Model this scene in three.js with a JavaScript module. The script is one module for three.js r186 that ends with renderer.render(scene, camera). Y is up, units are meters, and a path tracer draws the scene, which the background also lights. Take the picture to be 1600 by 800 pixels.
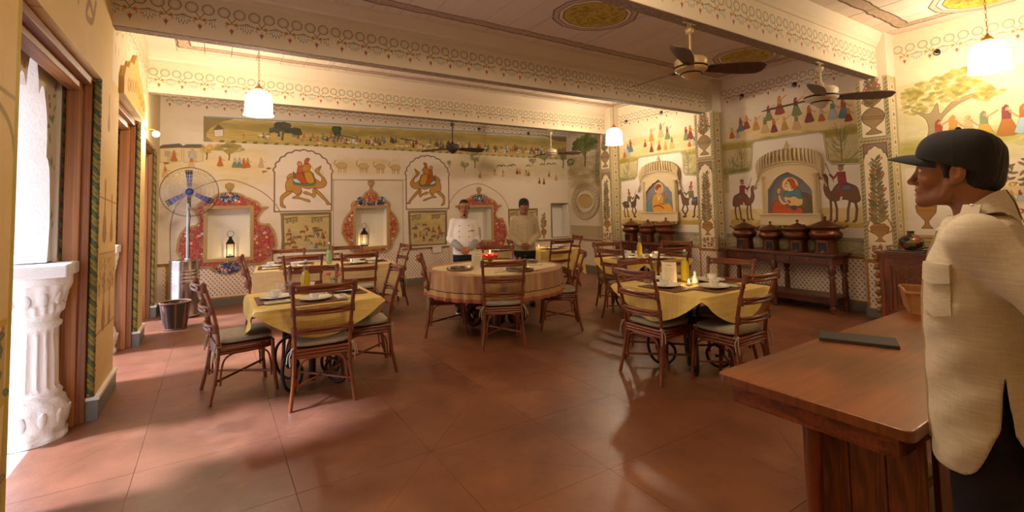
import * as THREE from 'three';
import { RoundedBoxGeometry } from 'three/addons/geometries/RoundedBoxGeometry.js';
import { mergeGeometries, toCreasedNormals } from 'three/addons/utils/BufferGeometryUtils.js';

// ---------------------------------------------------------------- camera, sky, exposure
const scene = new THREE.Scene();
const camera = new THREE.PerspectiveCamera(THREE.MathUtils.radToDeg(2 * Math.atan(400 / 733.5)), 2, 0.05, 200);
camera.position.set(0, 1.5, 0);
camera.rotation.set(0.05198, -0.56632, -0.0206, 'YXZ');
camera.setViewOffset(1600, 800, 0, 111.5, 1600, 800);
camera.updateProjectionMatrix();
const renderer = new THREE.WebGLRenderer({ antialias: true });
renderer.toneMapping = THREE.LinearToneMapping;
renderer.toneMappingExposure = 0.4;
renderer.shadowMap.enabled = true;
const SKY = new THREE.Color(0.74, 0.80, 1.0);          // bright overcast daylight over the courtyard
scene.background = SKY;
scene.backgroundIntensity = 8;
const sun = new THREE.DirectionalLight(new THREE.Color(0.66, 0.72, 1.0), 40);   // hazy low sun in the open courtyard beyond the doorways
sun.position.set(-10, 12.2, -6.6); sun.target.position.set(0, 0, -5.2); sun.castShadow = true; sun.shadow.radius = 16; sun.shadow.mapSize.set(2048, 2048);
Object.assign(sun.shadow.camera, { left: -9, right: 9, top: 9, bottom: -9, near: 1, far: 40 }); sun.name = 'sun'; scene.add(sun, sun.target);
const LAMP_POWER = 20;                                 // candela of each pendant lamp
const LAMP_COLOR = new THREE.Color(1.0, 0.795, 0.55);

// ---------------------------------------------------------------- room measures (metres)
const XL = -0.735, XR = 7.53, ZB = -9.23, ZF = 1.9, CEIL = 3.68, BEAM_Y = 3.12;
const BEAMS = [-2.53, -5.06, -7.6];                    // front faces of the three cross beams
const BEAM_T = 0.13, XP = 7.27;                        // beam thickness, front plane of the wall pilasters

// ---------------------------------------------------------------- helpers
const rngOf = (seed) => () => { seed = (seed + 0x6d2b79f5) | 0; let t = Math.imul(seed ^ (seed >>> 15), 1 | seed); t = (t + Math.imul(t ^ (t >>> 7), 61 | t)) ^ t; return ((t ^ (t >>> 14)) >>> 0) / 4294967296; };
const V = (x, y, z) => new THREE.Vector3(x, y, z);
const V2 = (x, y) => new THREE.Vector2(x, y);
const lerp = THREE.MathUtils.lerp, clamp = THREE.MathUtils.clamp;
const smooth = (a, b, x) => { const t = clamp((x - a) / (b - a), 0, 1); return t * t * (3 - 2 * t); };
const used = new Map();
function numbered(name) { const n = used.get(name) ?? 0; used.set(name, n + 1); return n ? name + '_' + String(n).padStart(3, '0') : name; }
function shade(o) { o.traverse((c) => { if (c.isMesh) { c.castShadow = true; c.receiveShadow = true; } }); return o; }
function geo(g) { return Array.isArray(g) ? merge(g) : g; }
function merge(list) {
  const gs = list.map((g) => { const h = g.index ? g.toNonIndexed() : g.clone(); for (const k of Object.keys(h.attributes)) if (!['position', 'normal', 'uv'].includes(k)) h.deleteAttribute(k); if (!h.attributes.uv) h.setAttribute('uv', new THREE.BufferAttribute(new Float32Array(h.attributes.position.count * 2), 2)); return h; });
  return mergeGeometries(gs);
}
// a thing that is one mesh, or a Group whose children are its parts
function thing(name, label, category, at = [0, 0, 0], turn = 0, group) {
  const o = new THREE.Group(); o.name = numbered(name); scene.add(o);
  o.position.set(...at); o.rotation.y = turn; tag(o, label, category, group);
  return o;
}
function tag(o, label, category, group) { o.userData.label = label; o.userData.category = category; if (group) o.userData.group = group; return o; }
function part(parent, name, g, m, label) {
  const o = new THREE.Mesh(geo(g), m); o.name = name; parent.add(o); shade(o);
  if (label) o.userData.label = label;
  return o;
}
function solo(name, label, category, g, m, group, at) {
  const o = new THREE.Mesh(geo(g), m); o.name = numbered(name); scene.add(o); shade(o); tag(o, label, category, group);
  if (at) o.position.set(...at);
  return o;
}
function struct(name, g, m, parent) {
  const o = new THREE.Mesh(geo(g), m); o.name = parent ? name : numbered(name); (parent ?? scene).add(o); shade(o);
  if (!parent) o.userData.kind = 'structure';
  return o;
}
function structGroup(name) { const o = new THREE.Group(); o.name = numbered(name); scene.add(o); o.userData.kind = 'structure'; return o; }
function copyOf(o, at, turn, label, group) {
  const c = o.clone(); c.name = numbered(o.name.replace(/_\d{3}$/, '')); scene.add(c); c.position.set(...at); c.rotation.set(0, turn, 0);
  c.userData = { ...o.userData, label }; if (group) c.userData.group = group;
  return c;
}
// geometry builders
const at = (g, x, y, z) => g.translate(x, y, z);
const box = (w, h, d, x = 0, y = 0, z = 0) => new THREE.BoxGeometry(w, h, d).translate(x, y, z);
const rbox = (w, h, d, r, x = 0, y = 0, z = 0, s = 2) => new RoundedBoxGeometry(w, h, d, s, r).translate(x, y, z);
const cyl = (r0, r1, h, x = 0, y = 0, z = 0, n = 20) => new THREE.CylinderGeometry(r1, r0, h, n).translate(x, y + h / 2, z);
const ball = (r, x = 0, y = 0, z = 0, n = 16) => new THREE.SphereGeometry(r, n, Math.ceil(n * 0.7)).translate(x, y, z);
const lathe = (pts, n = 28) => new THREE.LatheGeometry(pts.map((p) => V2(p[0], p[1])), n);
function tube(pts, r, n = 24, rad = 8, closed = false) {
  const c = new THREE.CatmullRomCurve3(pts.map((p) => (p.isVector3 ? p : V(...p))), closed, 'centripetal');
  return new THREE.TubeGeometry(c, n, r, rad, closed);
}
function rod(a, b, r0, r1 = r0, n = 10) {               // straight round bar from a to b
  const A = V(...a), B = V(...b), d = B.clone().sub(A), g = new THREE.CylinderGeometry(r1, r0, d.length(), n);
  g.applyQuaternion(new THREE.Quaternion().setFromUnitVectors(V(0, 1, 0), d.normalize()));
  return g.translate((A.x + B.x) / 2, (A.y + B.y) / 2, (A.z + B.z) / 2);
}
function capped(pts, r, n = 24, rad = 8) {              // a bent pole with round ends
  const g = [tube(pts, r, n, rad)];
  for (const p of [pts[0], pts[pts.length - 1]]) g.push(ball(r * 0.995, ...(p.isVector3 ? p.toArray() : p), rad));
  return merge(g);
}
function shapeOf(pts, curved = false) { const s = new THREE.Shape(); if (curved) { s.setFromPoints(new THREE.SplineCurve(pts.map((p) => V2(...p))).getPoints(pts.length * 5)); } else s.setFromPoints(pts.map((p) => V2(...p))); return s; }
const extrude = (shape, depth, bevel = 0, steps = 1, curve = 8) => new THREE.ExtrudeGeometry(shape, { depth, bevelEnabled: bevel > 0, bevelThickness: bevel, bevelSize: bevel, bevelOffset: -bevel, bevelSegments: 2, steps, curveSegments: curve });
// box whose uv is in metres on each face, in world placement
function metricBox(x0, x1, y0, y1, z0, z1) {
  const g = new THREE.BoxGeometry(x1 - x0, y1 - y0, z1 - z0).translate((x0 + x1) / 2, (y0 + y1) / 2, (z0 + z1) / 2);
  return metricUV(g);
}
function metricUV(g) {
  const p = g.attributes.position, n = g.attributes.normal, uv = new Float32Array(p.count * 2);
  for (let i = 0; i < p.count; i++) {
    const ax = Math.abs(n.getX(i)), ay = Math.abs(n.getY(i)), az = Math.abs(n.getZ(i));
    const [u, v] = ax > ay && ax > az ? [p.getZ(i), p.getY(i)] : ay > az ? [p.getX(i), p.getZ(i)] : [p.getX(i), p.getY(i)];
    uv[i * 2] = u; uv[i * 2 + 1] = v;
  }
  g.setAttribute('uv', new THREE.BufferAttribute(uv, 2));
  return g;
}
function bendXZ(g, f) { const p = g.attributes.position; for (let i = 0; i < p.count; i++) { const v = f(p.getX(i), p.getY(i), p.getZ(i)); p.setXYZ(i, v[0], v[1], v[2]); } g.computeVertexNormals(); return g; }

// textures
function canvasOf(w, h) { const c = document.createElement('canvas'); c.width = w; c.height = h; return c; }
function texOf(c, srgb = true, rep) { const t = new THREE.CanvasTexture(c); if (srgb) t.colorSpace = THREE.SRGBColorSpace; t.wrapS = t.wrapT = THREE.RepeatWrapping; if (rep) t.repeat.set(...rep); return t; }
function valueNoise(seed) {
  const r = rngOf(seed), N = 256, T = Float32Array.from({ length: N * N }, r);
  return (x, y, per = N) => { const xi = Math.floor(x), yi = Math.floor(y), fx = x - xi, fy = y - yi, sx = fx * fx * (3 - 2 * fx), sy = fy * fy * (3 - 2 * fy), m = (a) => (((a % per) + per) % per) & 255; const g = (a, b) => T[m(b) * N + m(a)]; return lerp(lerp(g(xi, yi), g(xi + 1, yi), sx), lerp(g(xi, yi + 1), g(xi + 1, yi + 1), sx), sy); };
}
const NZ = valueNoise(7), NZ2 = valueNoise(91);
function fbm(x, y, per, o = 4, f = NZ) { let s = 0, a = 0.5, p = per; for (let i = 0; i < o; i++) { s += a * f(x, y, p); x *= 2; y *= 2; p *= 2; a *= 0.5; } return s; }
// grey or tinted texture made pixel by pixel; fn(u, v) with u, v in 0..1 returns [r, g, b] 0..255
function pixelTex(w, h, fn, srgb = true) {
  const c = canvasOf(w, h), x = c.getContext('2d'), d = x.createImageData(w, h);
  for (let j = 0; j < h; j++) for (let i = 0; i < w; i++) { const v = fn(i / w, j / h, i, j), k = (j * w + i) * 4; d.data[k] = v[0]; d.data[k + 1] = v[1]; d.data[k + 2] = v[2]; d.data[k + 3] = 255; }
  x.putImageData(d, 0, 0);
  return texOf(c, srgb);
}
const mat = (color, roughness = 0.6, more = {}) => new THREE.MeshPhysicalMaterial({ color, roughness, metalness: 0, ...more });
const rgb = (r, g, b) => new THREE.Color().setRGB(r / 255, g / 255, b / 255, THREE.SRGBColorSpace);

// ---------------------------------------------------------------- materials
const bumpNoise = pixelTex(256, 256, (u, v) => { const n = 255 * (0.55 * fbm(u * 8, v * 8, 8, 5) + 0.45 * fbm(u * 32, v * 32, 32, 2, NZ2)); return [n, n, n]; }, false);
function bumped(rx, ry) { const t = bumpNoise.clone(); t.repeat.set(rx, ry); return t; }
// red oxide cement floor: blotches, scuffs and small dark spots, 4 m tile
const floorMap = pixelTex(1024, 1024, (u, v) => {
  const a = fbm(u * 6, v * 6, 6, 5), b = fbm(u * 24 + 3, v * 24, 24, 4, NZ2), c = fbm(u * 90, v * 90, 90, 2), k = 0.80 + 0.34 * (a - 0.45) + 0.16 * (b - 0.5) + 0.08 * (c - 0.4), w = smooth(0.56, 0.75, fbm(u * 10 + 5, v * 10, 10, 4, NZ2)) * 16;
  return [152 * k + w, 96 * k + w * 0.9, 66 * k + w * 0.8];
});
const floorRough = pixelTex(512, 512, (u, v) => { const n = 255 * (0.36 + 0.16 * (fbm(u * 8, v * 8, 8, 5) - 0.5) + 0.10 * (fbm(u * 60, v * 60, 60, 3, NZ2) - 0.4)); return [n, n, n]; }, false);
floorMap.repeat.set(0.25, 0.25); floorRough.repeat.set(0.25, 0.25);
function woodTex(r, g, b, contrast, seed, rings = 22) {
  const o = seed * 13.7;
  return pixelTex(256, 512, (u, v) => {
    const warp = fbm(u * 4 + o, v * 2, 64, 4) * 1.6, line = 0.5 + 0.5 * Math.sin((u * rings + warp * 5 + o) * 2.1), fine = fbm(u * 90 + o, v * 6, 256, 3, NZ2), k = 1 + contrast * (0.55 * (line - 0.5) + 0.9 * (fine - 0.45) + 0.6 * (fbm(u * 3, v * 2 + o, 64, 3) - 0.45));
    return [clamp(r * k, 0, 255), clamp(g * k, 0, 255), clamp(b * k, 0, 255)];
  });
}
const M = {};
const bump = (rx, ry, s) => ({ bumpMap: bumped(rx, ry), bumpScale: s });
M.floor = mat(0xffffff, 0.9, { map: floorMap, roughness: 1, roughnessMap: floorRough, bumpMap: bumped(6, 6), bumpScale: 0.0012 });
M.grout = mat(rgb(120, 84, 66), 0.8);
M.plaster = mat(rgb(226, 212, 188), 0.85, bump(0.6, 0.6, 0.004));
M.white = mat(rgb(232, 226, 214), 0.8, bump(2, 2, 0.002));
M.dark = mat(rgb(70, 66, 58), 0.7);
M.base = mat(rgb(112, 112, 104), 0.45, bump(1.5, 1.5, 0.002));
M.rail = mat(0xffffff, 0.55, { map: woodTex(152, 104, 48, 0.25, 3) });
M.cane = mat(0xffffff, 0.32, { map: woodTex(124, 62, 28, 0.22, 1, 3), clearcoat: 0.35, clearcoatRoughness: 0.25 });
M.caneWrap = mat(rgb(112, 56, 32), 0.45, { bumpMap: bumped(1, 8), bumpScale: 0.002 });
M.door = mat(0xffffff, 0.5, { map: woodTex(138, 84, 42, 0.35, 5, 8) });
M.doorLight = mat(0xffffff, 0.5, { map: woodTex(158, 104, 58, 0.3, 8, 8) });
M.desk = mat(0xffffff, 0.3, { map: woodTex(118, 68, 36, 0.5, 2, 7), clearcoat: 0.3, clearcoatRoughness: 0.3 });
M.deskDark = mat(0xffffff, 0.34, { map: woodTex(128, 66, 32, 0.5, 4, 7), clearcoat: 0.25, clearcoatRoughness: 0.3 });
M.teak = mat(0xffffff, 0.38, { map: woodTex(96, 48, 30, 0.5, 6, 8), clearcoat: 0.2, clearcoatRoughness: 0.35 });
M.iron = mat(rgb(52, 47, 44), 0.45, { metalness: 0.6 });
M.steel = mat(rgb(205, 203, 206), 0.2, { metalness: 1 });
M.wire = mat(rgb(190, 182, 172), 0.3, { metalness: 0.9 });
M.copper = mat(0xffffff, 0.4, { metalness: 0.8, map: pixelTex(256, 256, (u, v) => { const k = 0.62 + 0.7 * fbm(u * 6, v * 6, 6, 4), g = smooth(0.5, 0.7, fbm(u * 9, v * 9, 9, 3, NZ2)) * 14; return [122 * k, 78 * k + g * 0.3, 56 * k + g * 0.3]; }) });
M.brass = mat(rgb(170, 124, 60), 0.35, { metalness: 0.9 });
M.bowlmetal = mat(rgb(150, 140, 128), 0.3, { metalness: 0.9 });
M.black = mat(rgb(24, 22, 24), 0.6);
M.blackgloss = mat(rgb(18, 17, 18), 0.28);
M.leather = mat(rgb(40, 36, 34), 0.55, bump(10, 10, 0.001));
M.china = mat(rgb(240, 236, 226), 0.18, { clearcoat: 0.4 });
M.glass = new THREE.MeshPhysicalMaterial({ color: 0xffffff, roughness: 0.03, transmission: 1, thickness: 0, ior: 1.5 });
M.bottle = new THREE.MeshPhysicalMaterial({ color: rgb(246, 252, 244), roughness: 0.04, transmission: 1, thickness: 0, ior: 1.5 });
M.oil = new THREE.MeshPhysicalMaterial({ color: rgb(236, 204, 40), roughness: 0.15, transmission: 0.35, thickness: 0 });
M.water = new THREE.MeshPhysicalMaterial({ color: rgb(196, 216, 184), roughness: 0.1, transmission: 0.6, thickness: 0 });
M.paper = mat(rgb(236, 228, 208), 0.8);
M.mat = mat(0xffffff, 0.75, { map: pixelTex(128, 128, (u, v, i, j) => { const k = 0.82 + 0.22 * ((i >> 1) + (j >> 1) & 1) + 0.1 * NZ(u * 30, v * 30); return [118 * k, 76 * k, 42 * k]; }) });
const weave = pixelTex(256, 256, (u, v, i, j) => { const n = 128 + 60 * Math.sin(i * 1.57) * Math.cos(j * 1.57) + 60 * (fbm(u * 40, v * 40, 40, 2) - 0.4); return [n, n, n]; }, false);
const weaveAt = (n) => { const t = weave.clone(); t.repeat.set(n, n); return t; };
const slub = pixelTex(256, 256, (u, v) => { const k = 0.93 + 0.14 * (fbm(u * 6, v * 70, 70, 3) - 0.4) + 0.06 * (fbm(u * 70, v * 8, 70, 2, NZ2) - 0.4); return [255 * Math.min(1, k), 253 * Math.min(1, k), 248 * Math.min(1, k)]; });
const slubAt = (a, b) => { const t = slub.clone(); t.repeat.set(a, b); return t; };
const cloth = (color, more = {}) => mat(color, 0.85, { bumpMap: weaveAt(6), bumpScale: 0.0006, map: slubAt(1, 1), sheen: 0.25, sheenRoughness: 0.6, sheenColor: new THREE.Color(0.6, 0.55, 0.45), ...more });
M.gold = cloth(rgb(242, 212, 122));
M.sand = cloth(rgb(230, 204, 150));
M.cream = cloth(rgb(232, 214, 168));
M.cushion = cloth(rgb(176, 168, 152));
M.tie = cloth(rgb(176, 166, 148));
M.napkin = cloth(rgb(240, 232, 212));
M.shirt = mat(rgb(226, 216, 194), 0.82, { map: slubAt(5, 5), bumpMap: weaveAt(14), bumpScale: 0.0008, sheen: 0.2, sheenColor: new THREE.Color(0.6, 0.55, 0.45) });
M.shirtFar = mat(rgb(208, 194, 162), 0.85, { map: slubAt(5, 5) });
M.chef = mat(rgb(236, 234, 236), 0.8);
M.cuff = mat(rgb(150, 152, 160), 0.8);
M.trousers = mat(rgb(20, 18, 26), 0.85);
M.cap = mat(rgb(26, 24, 26), 0.8, { bumpMap: weaveAt(10), bumpScale: 0.0006 });
M.hair = mat(rgb(18, 14, 13), 0.6, { bumpMap: bumped(12, 3), bumpScale: 0.004 });
M.skin = new THREE.MeshPhysicalMaterial({ color: 0xffffff, vertexColors: true, roughness: 0.5, sheen: 0.15, sheenColor: new THREE.Color(0.5, 0.3, 0.2) });
M.flame = new THREE.MeshStandardMaterial({ color: 0x000000, emissive: new THREE.Color(1, 0.72, 0.32), emissiveIntensity: 8 });
M.bulb = new THREE.MeshStandardMaterial({ color: 0xffffff, emissive: new THREE.Color(1, 0.86, 0.62), emissiveIntensity: 14 });
M.shadeglow = new THREE.MeshPhysicalMaterial({ color: 0xffffff, roughness: 0.25, transmission: 0.5, thickness: 0, emissive: new THREE.Color(1, 0.88, 0.66), emissiveIntensity: 3.2 });

// ---------------------------------------------------------------- painted walls (flat paint on plaster, drawn in metres)
class Mural {
  constructor(u0, u1, v0, v1, width, seed = 1, ground = 'rgb(229,216,193)') {
    this.u0 = u0; this.v1 = v1; this.s = width / (u1 - u0); this.w = width; this.h = Math.round((v1 - v0) * this.s); this.v0 = v0; this.u1 = u1;
    this.c = canvasOf(this.w, this.h); this.x = this.c.getContext('2d'); this.r = rngOf(seed);
    this.x.lineJoin = this.x.lineCap = 'round';
    this.x.fillStyle = ground; this.x.fillRect(0, 0, this.w, this.h);
  }
  U(u) { return (u - this.u0) * this.s; }
  W(v) { return (this.v1 - v) * this.s; }
  trace(pts, closed = true, curved = false) {
    const x = this.x; x.beginPath();
    if (curved) pts = new THREE.CatmullRomCurve3(pts.map((p) => V(p[0], p[1], 0)), closed, 'centripetal').getPoints(pts.length * 6).map((p) => [p.x, p.y]);
    pts.forEach((p, i) => (i ? x.lineTo(this.U(p[0]), this.W(p[1])) : x.moveTo(this.U(p[0]), this.W(p[1]))));
    if (closed) x.closePath();
    return this;
  }
  fill(pts, color, line, lw = 0.006, curved = false) { this.trace(pts, true, curved); this.x.fillStyle = color; this.x.fill(); if (line) { this.x.strokeStyle = line; this.x.lineWidth = lw * this.s; this.x.stroke(); } return this; }
  line(pts, color, lw = 0.006, curved = false, closed = false) { this.trace(pts, closed, curved); this.x.strokeStyle = color; this.x.lineWidth = lw * this.s; this.x.stroke(); return this; }
  rect(u0, v0, u1, v1, color) { this.x.fillStyle = color; this.x.fillRect(this.U(u0), this.W(v1), (u1 - u0) * this.s, (v1 - v0) * this.s); return this; }
  oval(u, v, a, b, color, line, lw = 0.005, turn = 0) { const x = this.x; x.beginPath(); x.ellipse(this.U(u), this.W(v), a * this.s, b * this.s, turn, 0, 7); if (color) { x.fillStyle = color; x.fill(); } if (line) { x.strokeStyle = line; x.lineWidth = lw * this.s; x.stroke(); } return this; }
  clip(pts, fn, curved = false) { this.x.save(); this.trace(pts, true, curved); this.x.clip(); fn(); this.x.restore(); return this; }
  // soft wash of colour: many faint dabs
  wash(u0, v0, u1, v1, colors, n = 60, size = 0.15, alpha = 0.1) {
    const r = this.r;
    for (let i = 0; i < n; i++) { this.x.globalAlpha = alpha * (0.4 + r()); this.oval(lerp(u0, u1, r()), lerp(v0, v1, r()), size * (0.4 + r()), size * 0.35 * (0.4 + r()), colors[Math.floor(r() * colors.length)]); }
    this.x.globalAlpha = 1;
    return this;
  }
  // worn plaster over everything
  age(n = 600) { const r = this.r; for (let i = 0; i < n; i++) { this.x.globalAlpha = 0.03 + 0.03 * r(); this.oval(lerp(this.u0, this.u1, r()), lerp(this.v0, this.v1, r()), 0.05 + 0.2 * r(), 0.03 + 0.1 * r(), r() < 0.5 ? 'rgb(250,240,220)' : 'rgb(180,160,130)'); } this.x.globalAlpha = 1; return this; }
  texture() { const t = texOf(this.c); const du = this.u1 - this.u0, dv = this.h / this.s; t.repeat.set(1 / du, 1 / dv); t.offset.set(-this.u0 / du, -(this.v1 - dv) / dv); return t; }
  material(more = {}) { return mat(0xffffff, 0.75, { map: this.texture(), bumpMap: bumped(0.6, 0.6), bumpScale: 0.004, ...more }); }
}
// hanging border of rings, crossed leaves and lotus drops; y is the foot of the band
function frieze(m, u0, u1, y, pitch = 0.25) {
  const L = 'rgb(140,131,106)', n = Math.round((u1 - u0) / pitch), p = (u1 - u0) / n;
  for (let i = 0; i < n; i++) {
    const u = u0 + (i + 0.5) * p;
    for (const s of [-1, 1]) {
      m.oval(u + s * p * 0.25, y + 0.27, 0.046, 0.046, null, L, 0.009);
      m.oval(u + s * p * 0.25, y + 0.27, 0.032, 0.032, null, 'rgba(170,160,130,0.6)', 0.005);
      m.line([[u + s * p * 0.14, y + 0.23], [u - s * 0.012, y + 0.165]], L, 0.008);
      m.oval(u + s * 0.035, y + 0.172, 0.017, 0.013, 'rgb(196,132,40)');
      m.line([[u + s * 0.02, y + 0.16], [u + s * 0.05, y + 0.15], [u + s * 0.04, y + 0.13]], 'rgba(130,122,100,0.8)', 0.006, true);
    }
    m.oval(u, y + 0.105, 0.012, 0.02, 'rgb(186,70,60)').line([[u, y + 0.14], [u, y + 0.06]], 'rgba(150,130,110,0.7)', 0.004);
    m.line([[u - 0.02, y + 0.12], [u, y + 0.075], [u + 0.02, y + 0.12]], 'rgba(150,120,100,0.8)', 0.005);
    for (let k = -3; k <= 3; k++) {                                  // lotus between the pairs
      const a = k * 0.42, uu = u + p / 2, b = [uu + Math.sin(a) * 0.02, y + 0.20 - Math.abs(k) * 0.004], e = [uu + Math.sin(a) * 0.072, y + 0.20 - Math.cos(a) * 0.10];
      m.fill([b, [(b[0] + e[0]) / 2 - 0.013, (b[1] + e[1]) / 2], e, [(b[0] + e[0]) / 2 + 0.013, (b[1] + e[1]) / 2]], 'rgba(240,232,212,0.95)', 'rgba(130,122,100,0.85)', 0.005);
    }
  }
}
function woman(m, u, v, h, skirt, top, lean = 0, dance = false) {
  const w = h * 0.24;
  m.fill([[u - w * 0.45 + lean * h * 0.05, v + h * 0.55], [u + w * 0.4 + lean * h * 0.05, v + h * 0.55], [u + w * 1.1, v + h * 0.06], [u + w * 0.5, v], [u - w * 0.6, v], [u - w * 1.1, v + h * 0.06]], skirt, 'rgba(90,60,40,0.5)', 0.004);
  m.fill([[u - w * 0.4 + lean * h * 0.05, v + h * 0.54], [u + w * 0.4 + lean * h * 0.05, v + h * 0.54], [u + w * 0.45 + lean * h * 0.1, v + h * 0.8], [u - w * 0.45 + lean * h * 0.1, v + h * 0.8]], top, 'rgba(90,60,40,0.4)', 0.004);
  const a = dance ? 0.95 : 0.6;
  m.line([[u + w * 0.3 + lean * h * 0.1, v + h * 0.76], [u + w * 1.2, v + h * (a - 0.05)], [u + w * 1.5, v + h * a]], 'rgb(190,140,96)', h * 0.05, true);
  m.oval(u + lean * h * 0.1, v + h * 0.89, h * 0.075, h * 0.09, 'rgb(190,140,96)');
  m.fill([[u - w * 0.5 + lean * h * 0.08, v + h * 0.5], [u - w * 0.4 + lean * h * 0.1, v + h * 0.9], [u + lean * h * 0.1, v + h * 1.0], [u + w * 0.3 + lean * h * 0.1, v + h * 0.93], [u + lean * h * 0.1, v + h * 0.9]], top);
}
function man(m, u, v, h, coat, turban) {
  m.line([[u - h * 0.07, v], [u - h * 0.03, v + h * 0.3]], 'rgb(150,120,90)', h * 0.06).line([[u + h * 0.07, v], [u + h * 0.03, v + h * 0.3]], 'rgb(150,120,90)', h * 0.06);
  m.fill([[u - h * 0.14, v + h * 0.25], [u + h * 0.14, v + h * 0.25], [u + h * 0.09, v + h * 0.8], [u - h * 0.09, v + h * 0.8]], coat, 'rgba(90,60,40,0.5)', 0.004);
  m.oval(u, v + h * 0.88, h * 0.065, h * 0.08, 'rgb(180,130,90)').oval(u, v + h * 0.96, h * 0.08, h * 0.05, turban);
}
const ROBE = ['rgb(186,104,44)', 'rgb(150,66,52)', 'rgb(120,132,92)', 'rgb(170,184,190)', 'rgb(196,144,60)', 'rgb(128,60,62)', 'rgb(96,128,140)', 'rgb(206,170,120)'];
function tree(m, u, v, h, w, leaves, trunk = 'rgb(120,100,76)', n = 40, alpha = 0.5) {
  const r = m.r;
  m.line([[u - h * 0.01, v], [u + h * 0.02, v + h * 0.3], [u, v + h * 0.6]], trunk, h * 0.07, true).line([[u, v + h * 0.3], [u - w * 0.25, v + h * 0.65]], trunk, h * 0.04).line([[u, v + h * 0.35], [u + w * 0.28, v + h * 0.7]], trunk, h * 0.04);
  for (let i = 0; i < n; i++) { const a = r() * 6.28, d = Math.sqrt(r()); m.x.globalAlpha = alpha * (0.5 + r()); m.oval(u + Math.cos(a) * d * w * 0.5, v + h * 0.72 + Math.sin(a) * d * h * 0.28, w * 0.1 * (0.6 + r()), h * 0.07 * (0.6 + r()), leaves[Math.floor(r() * leaves.length)]); }
  m.x.globalAlpha = 1;
}
function bareTree(m, u, v, h, w, color) {
  const r = m.r;
  m.line([[u, v], [u + 0.01, v + h * 0.5], [u, v + h]], color, h * 0.035, true);
  for (let i = 0; i < 26; i++) { const t = 0.15 + 0.8 * r(), s = i % 2 ? 1 : -1, b = [u, v + h * t], e = [u + s * w * 0.5 * (1.1 - t) * (0.5 + r()), v + h * (t + 0.12 + 0.14 * r())]; m.line([b, [(b[0] + e[0]) / 2, b[1] + h * 0.04], e], color, h * 0.014, true); m.line([e, [e[0] + s * 0.02, e[1] + 0.05]], color, h * 0.01); }
}
function flower(m, u, v, r, color) { for (let k = 0; k < 6; k++) m.oval(u + Math.cos(k * 1.047) * r * 0.6, v + Math.sin(k * 1.047) * r * 0.6, r * 0.5, r * 0.42, color, 'rgba(60,50,40,0.35)', r * 0.1); m.oval(u, v, r * 0.35, r * 0.35, 'rgb(226,200,140)'); }
function leaf(m, u, v, len, a, color, line = 'rgba(60,54,34,0.7)') { const c = Math.cos(a), s = Math.sin(a), P = (x, y) => [u + c * x - s * y, v + s * x + c * y]; m.fill([P(0, 0), P(len * 0.4, len * 0.2), P(len, 0), P(len * 0.35, -len * 0.15)], color, line, 0.004, true); }
const LEAF = ['rgb(126,112,66)', 'rgb(144,114,66)', 'rgb(106,102,64)'], BLOOM = ['rgb(176,92,84)', 'rgb(134,146,184)', 'rgb(190,124,76)', 'rgb(170,88,100)'];
// a spray of leaves and flowers growing up from (u, v)
function spray(m, u, v, h, w, n = 26) {
  const r = m.r;
  m.line([[u, v], [u + 0.006, v + h * 0.5], [u, v + h]], 'rgb(96,90,54)', 0.008, true);
  for (let i = 0; i < n; i++) { const t = i / n, s = i % 2 ? 1 : -1, a = Math.PI / 2 - s * (0.85 - 0.25 * t), len = w * (0.7 - 0.34 * t) * (0.8 + 0.3 * r()); leaf(m, u, v + h * t, len, a, LEAF[i % 3]); }
  for (let i = 0; i < 11; i++) { const t = 0.22 + 0.78 * (i / 10), s = [-1, 1, 0][i % 3]; flower(m, u + s * w * (0.42 - 0.18 * t), v + h * t, w * 0.085, BLOOM[i % 4]); }
}
function urn(m, u, v, w, h, handles = true, color = 'rgb(164,120,62)') {
  const line = 'rgb(92,66,36)';
  if (handles) for (const s of [-1, 1]) m.line([[u + s * w * 0.28, v + h * 0.45], [u + s * w * 0.52, v + h * 0.65], [u + s * w * 0.48, v + h * 0.95], [u + s * w * 0.36, v + h * 1.25]], color, w * 0.07, true);
  m.fill([[u - w * 0.22, v], [u + w * 0.22, v], [u + w * 0.08, v + h * 0.14], [u + w * 0.07, v + h * 0.26], [u + w * 0.36, v + h * 0.55], [u + w * 0.4, v + h * 0.78], [u + w * 0.2, v + h * 0.97], [u - w * 0.2, v + h * 0.97], [u - w * 0.4, v + h * 0.78], [u - w * 0.36, v + h * 0.55], [u - w * 0.07, v + h * 0.26], [u - w * 0.08, v + h * 0.14]], color, line, 0.006);
  m.line([[u - w * 0.4, v + h * 0.76], [u + w * 0.4, v + h * 0.76]], line, 0.005).line([[u - w * 0.37, v + h * 0.62], [u + w * 0.37, v + h * 0.62]], line, 0.004);
}
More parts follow.
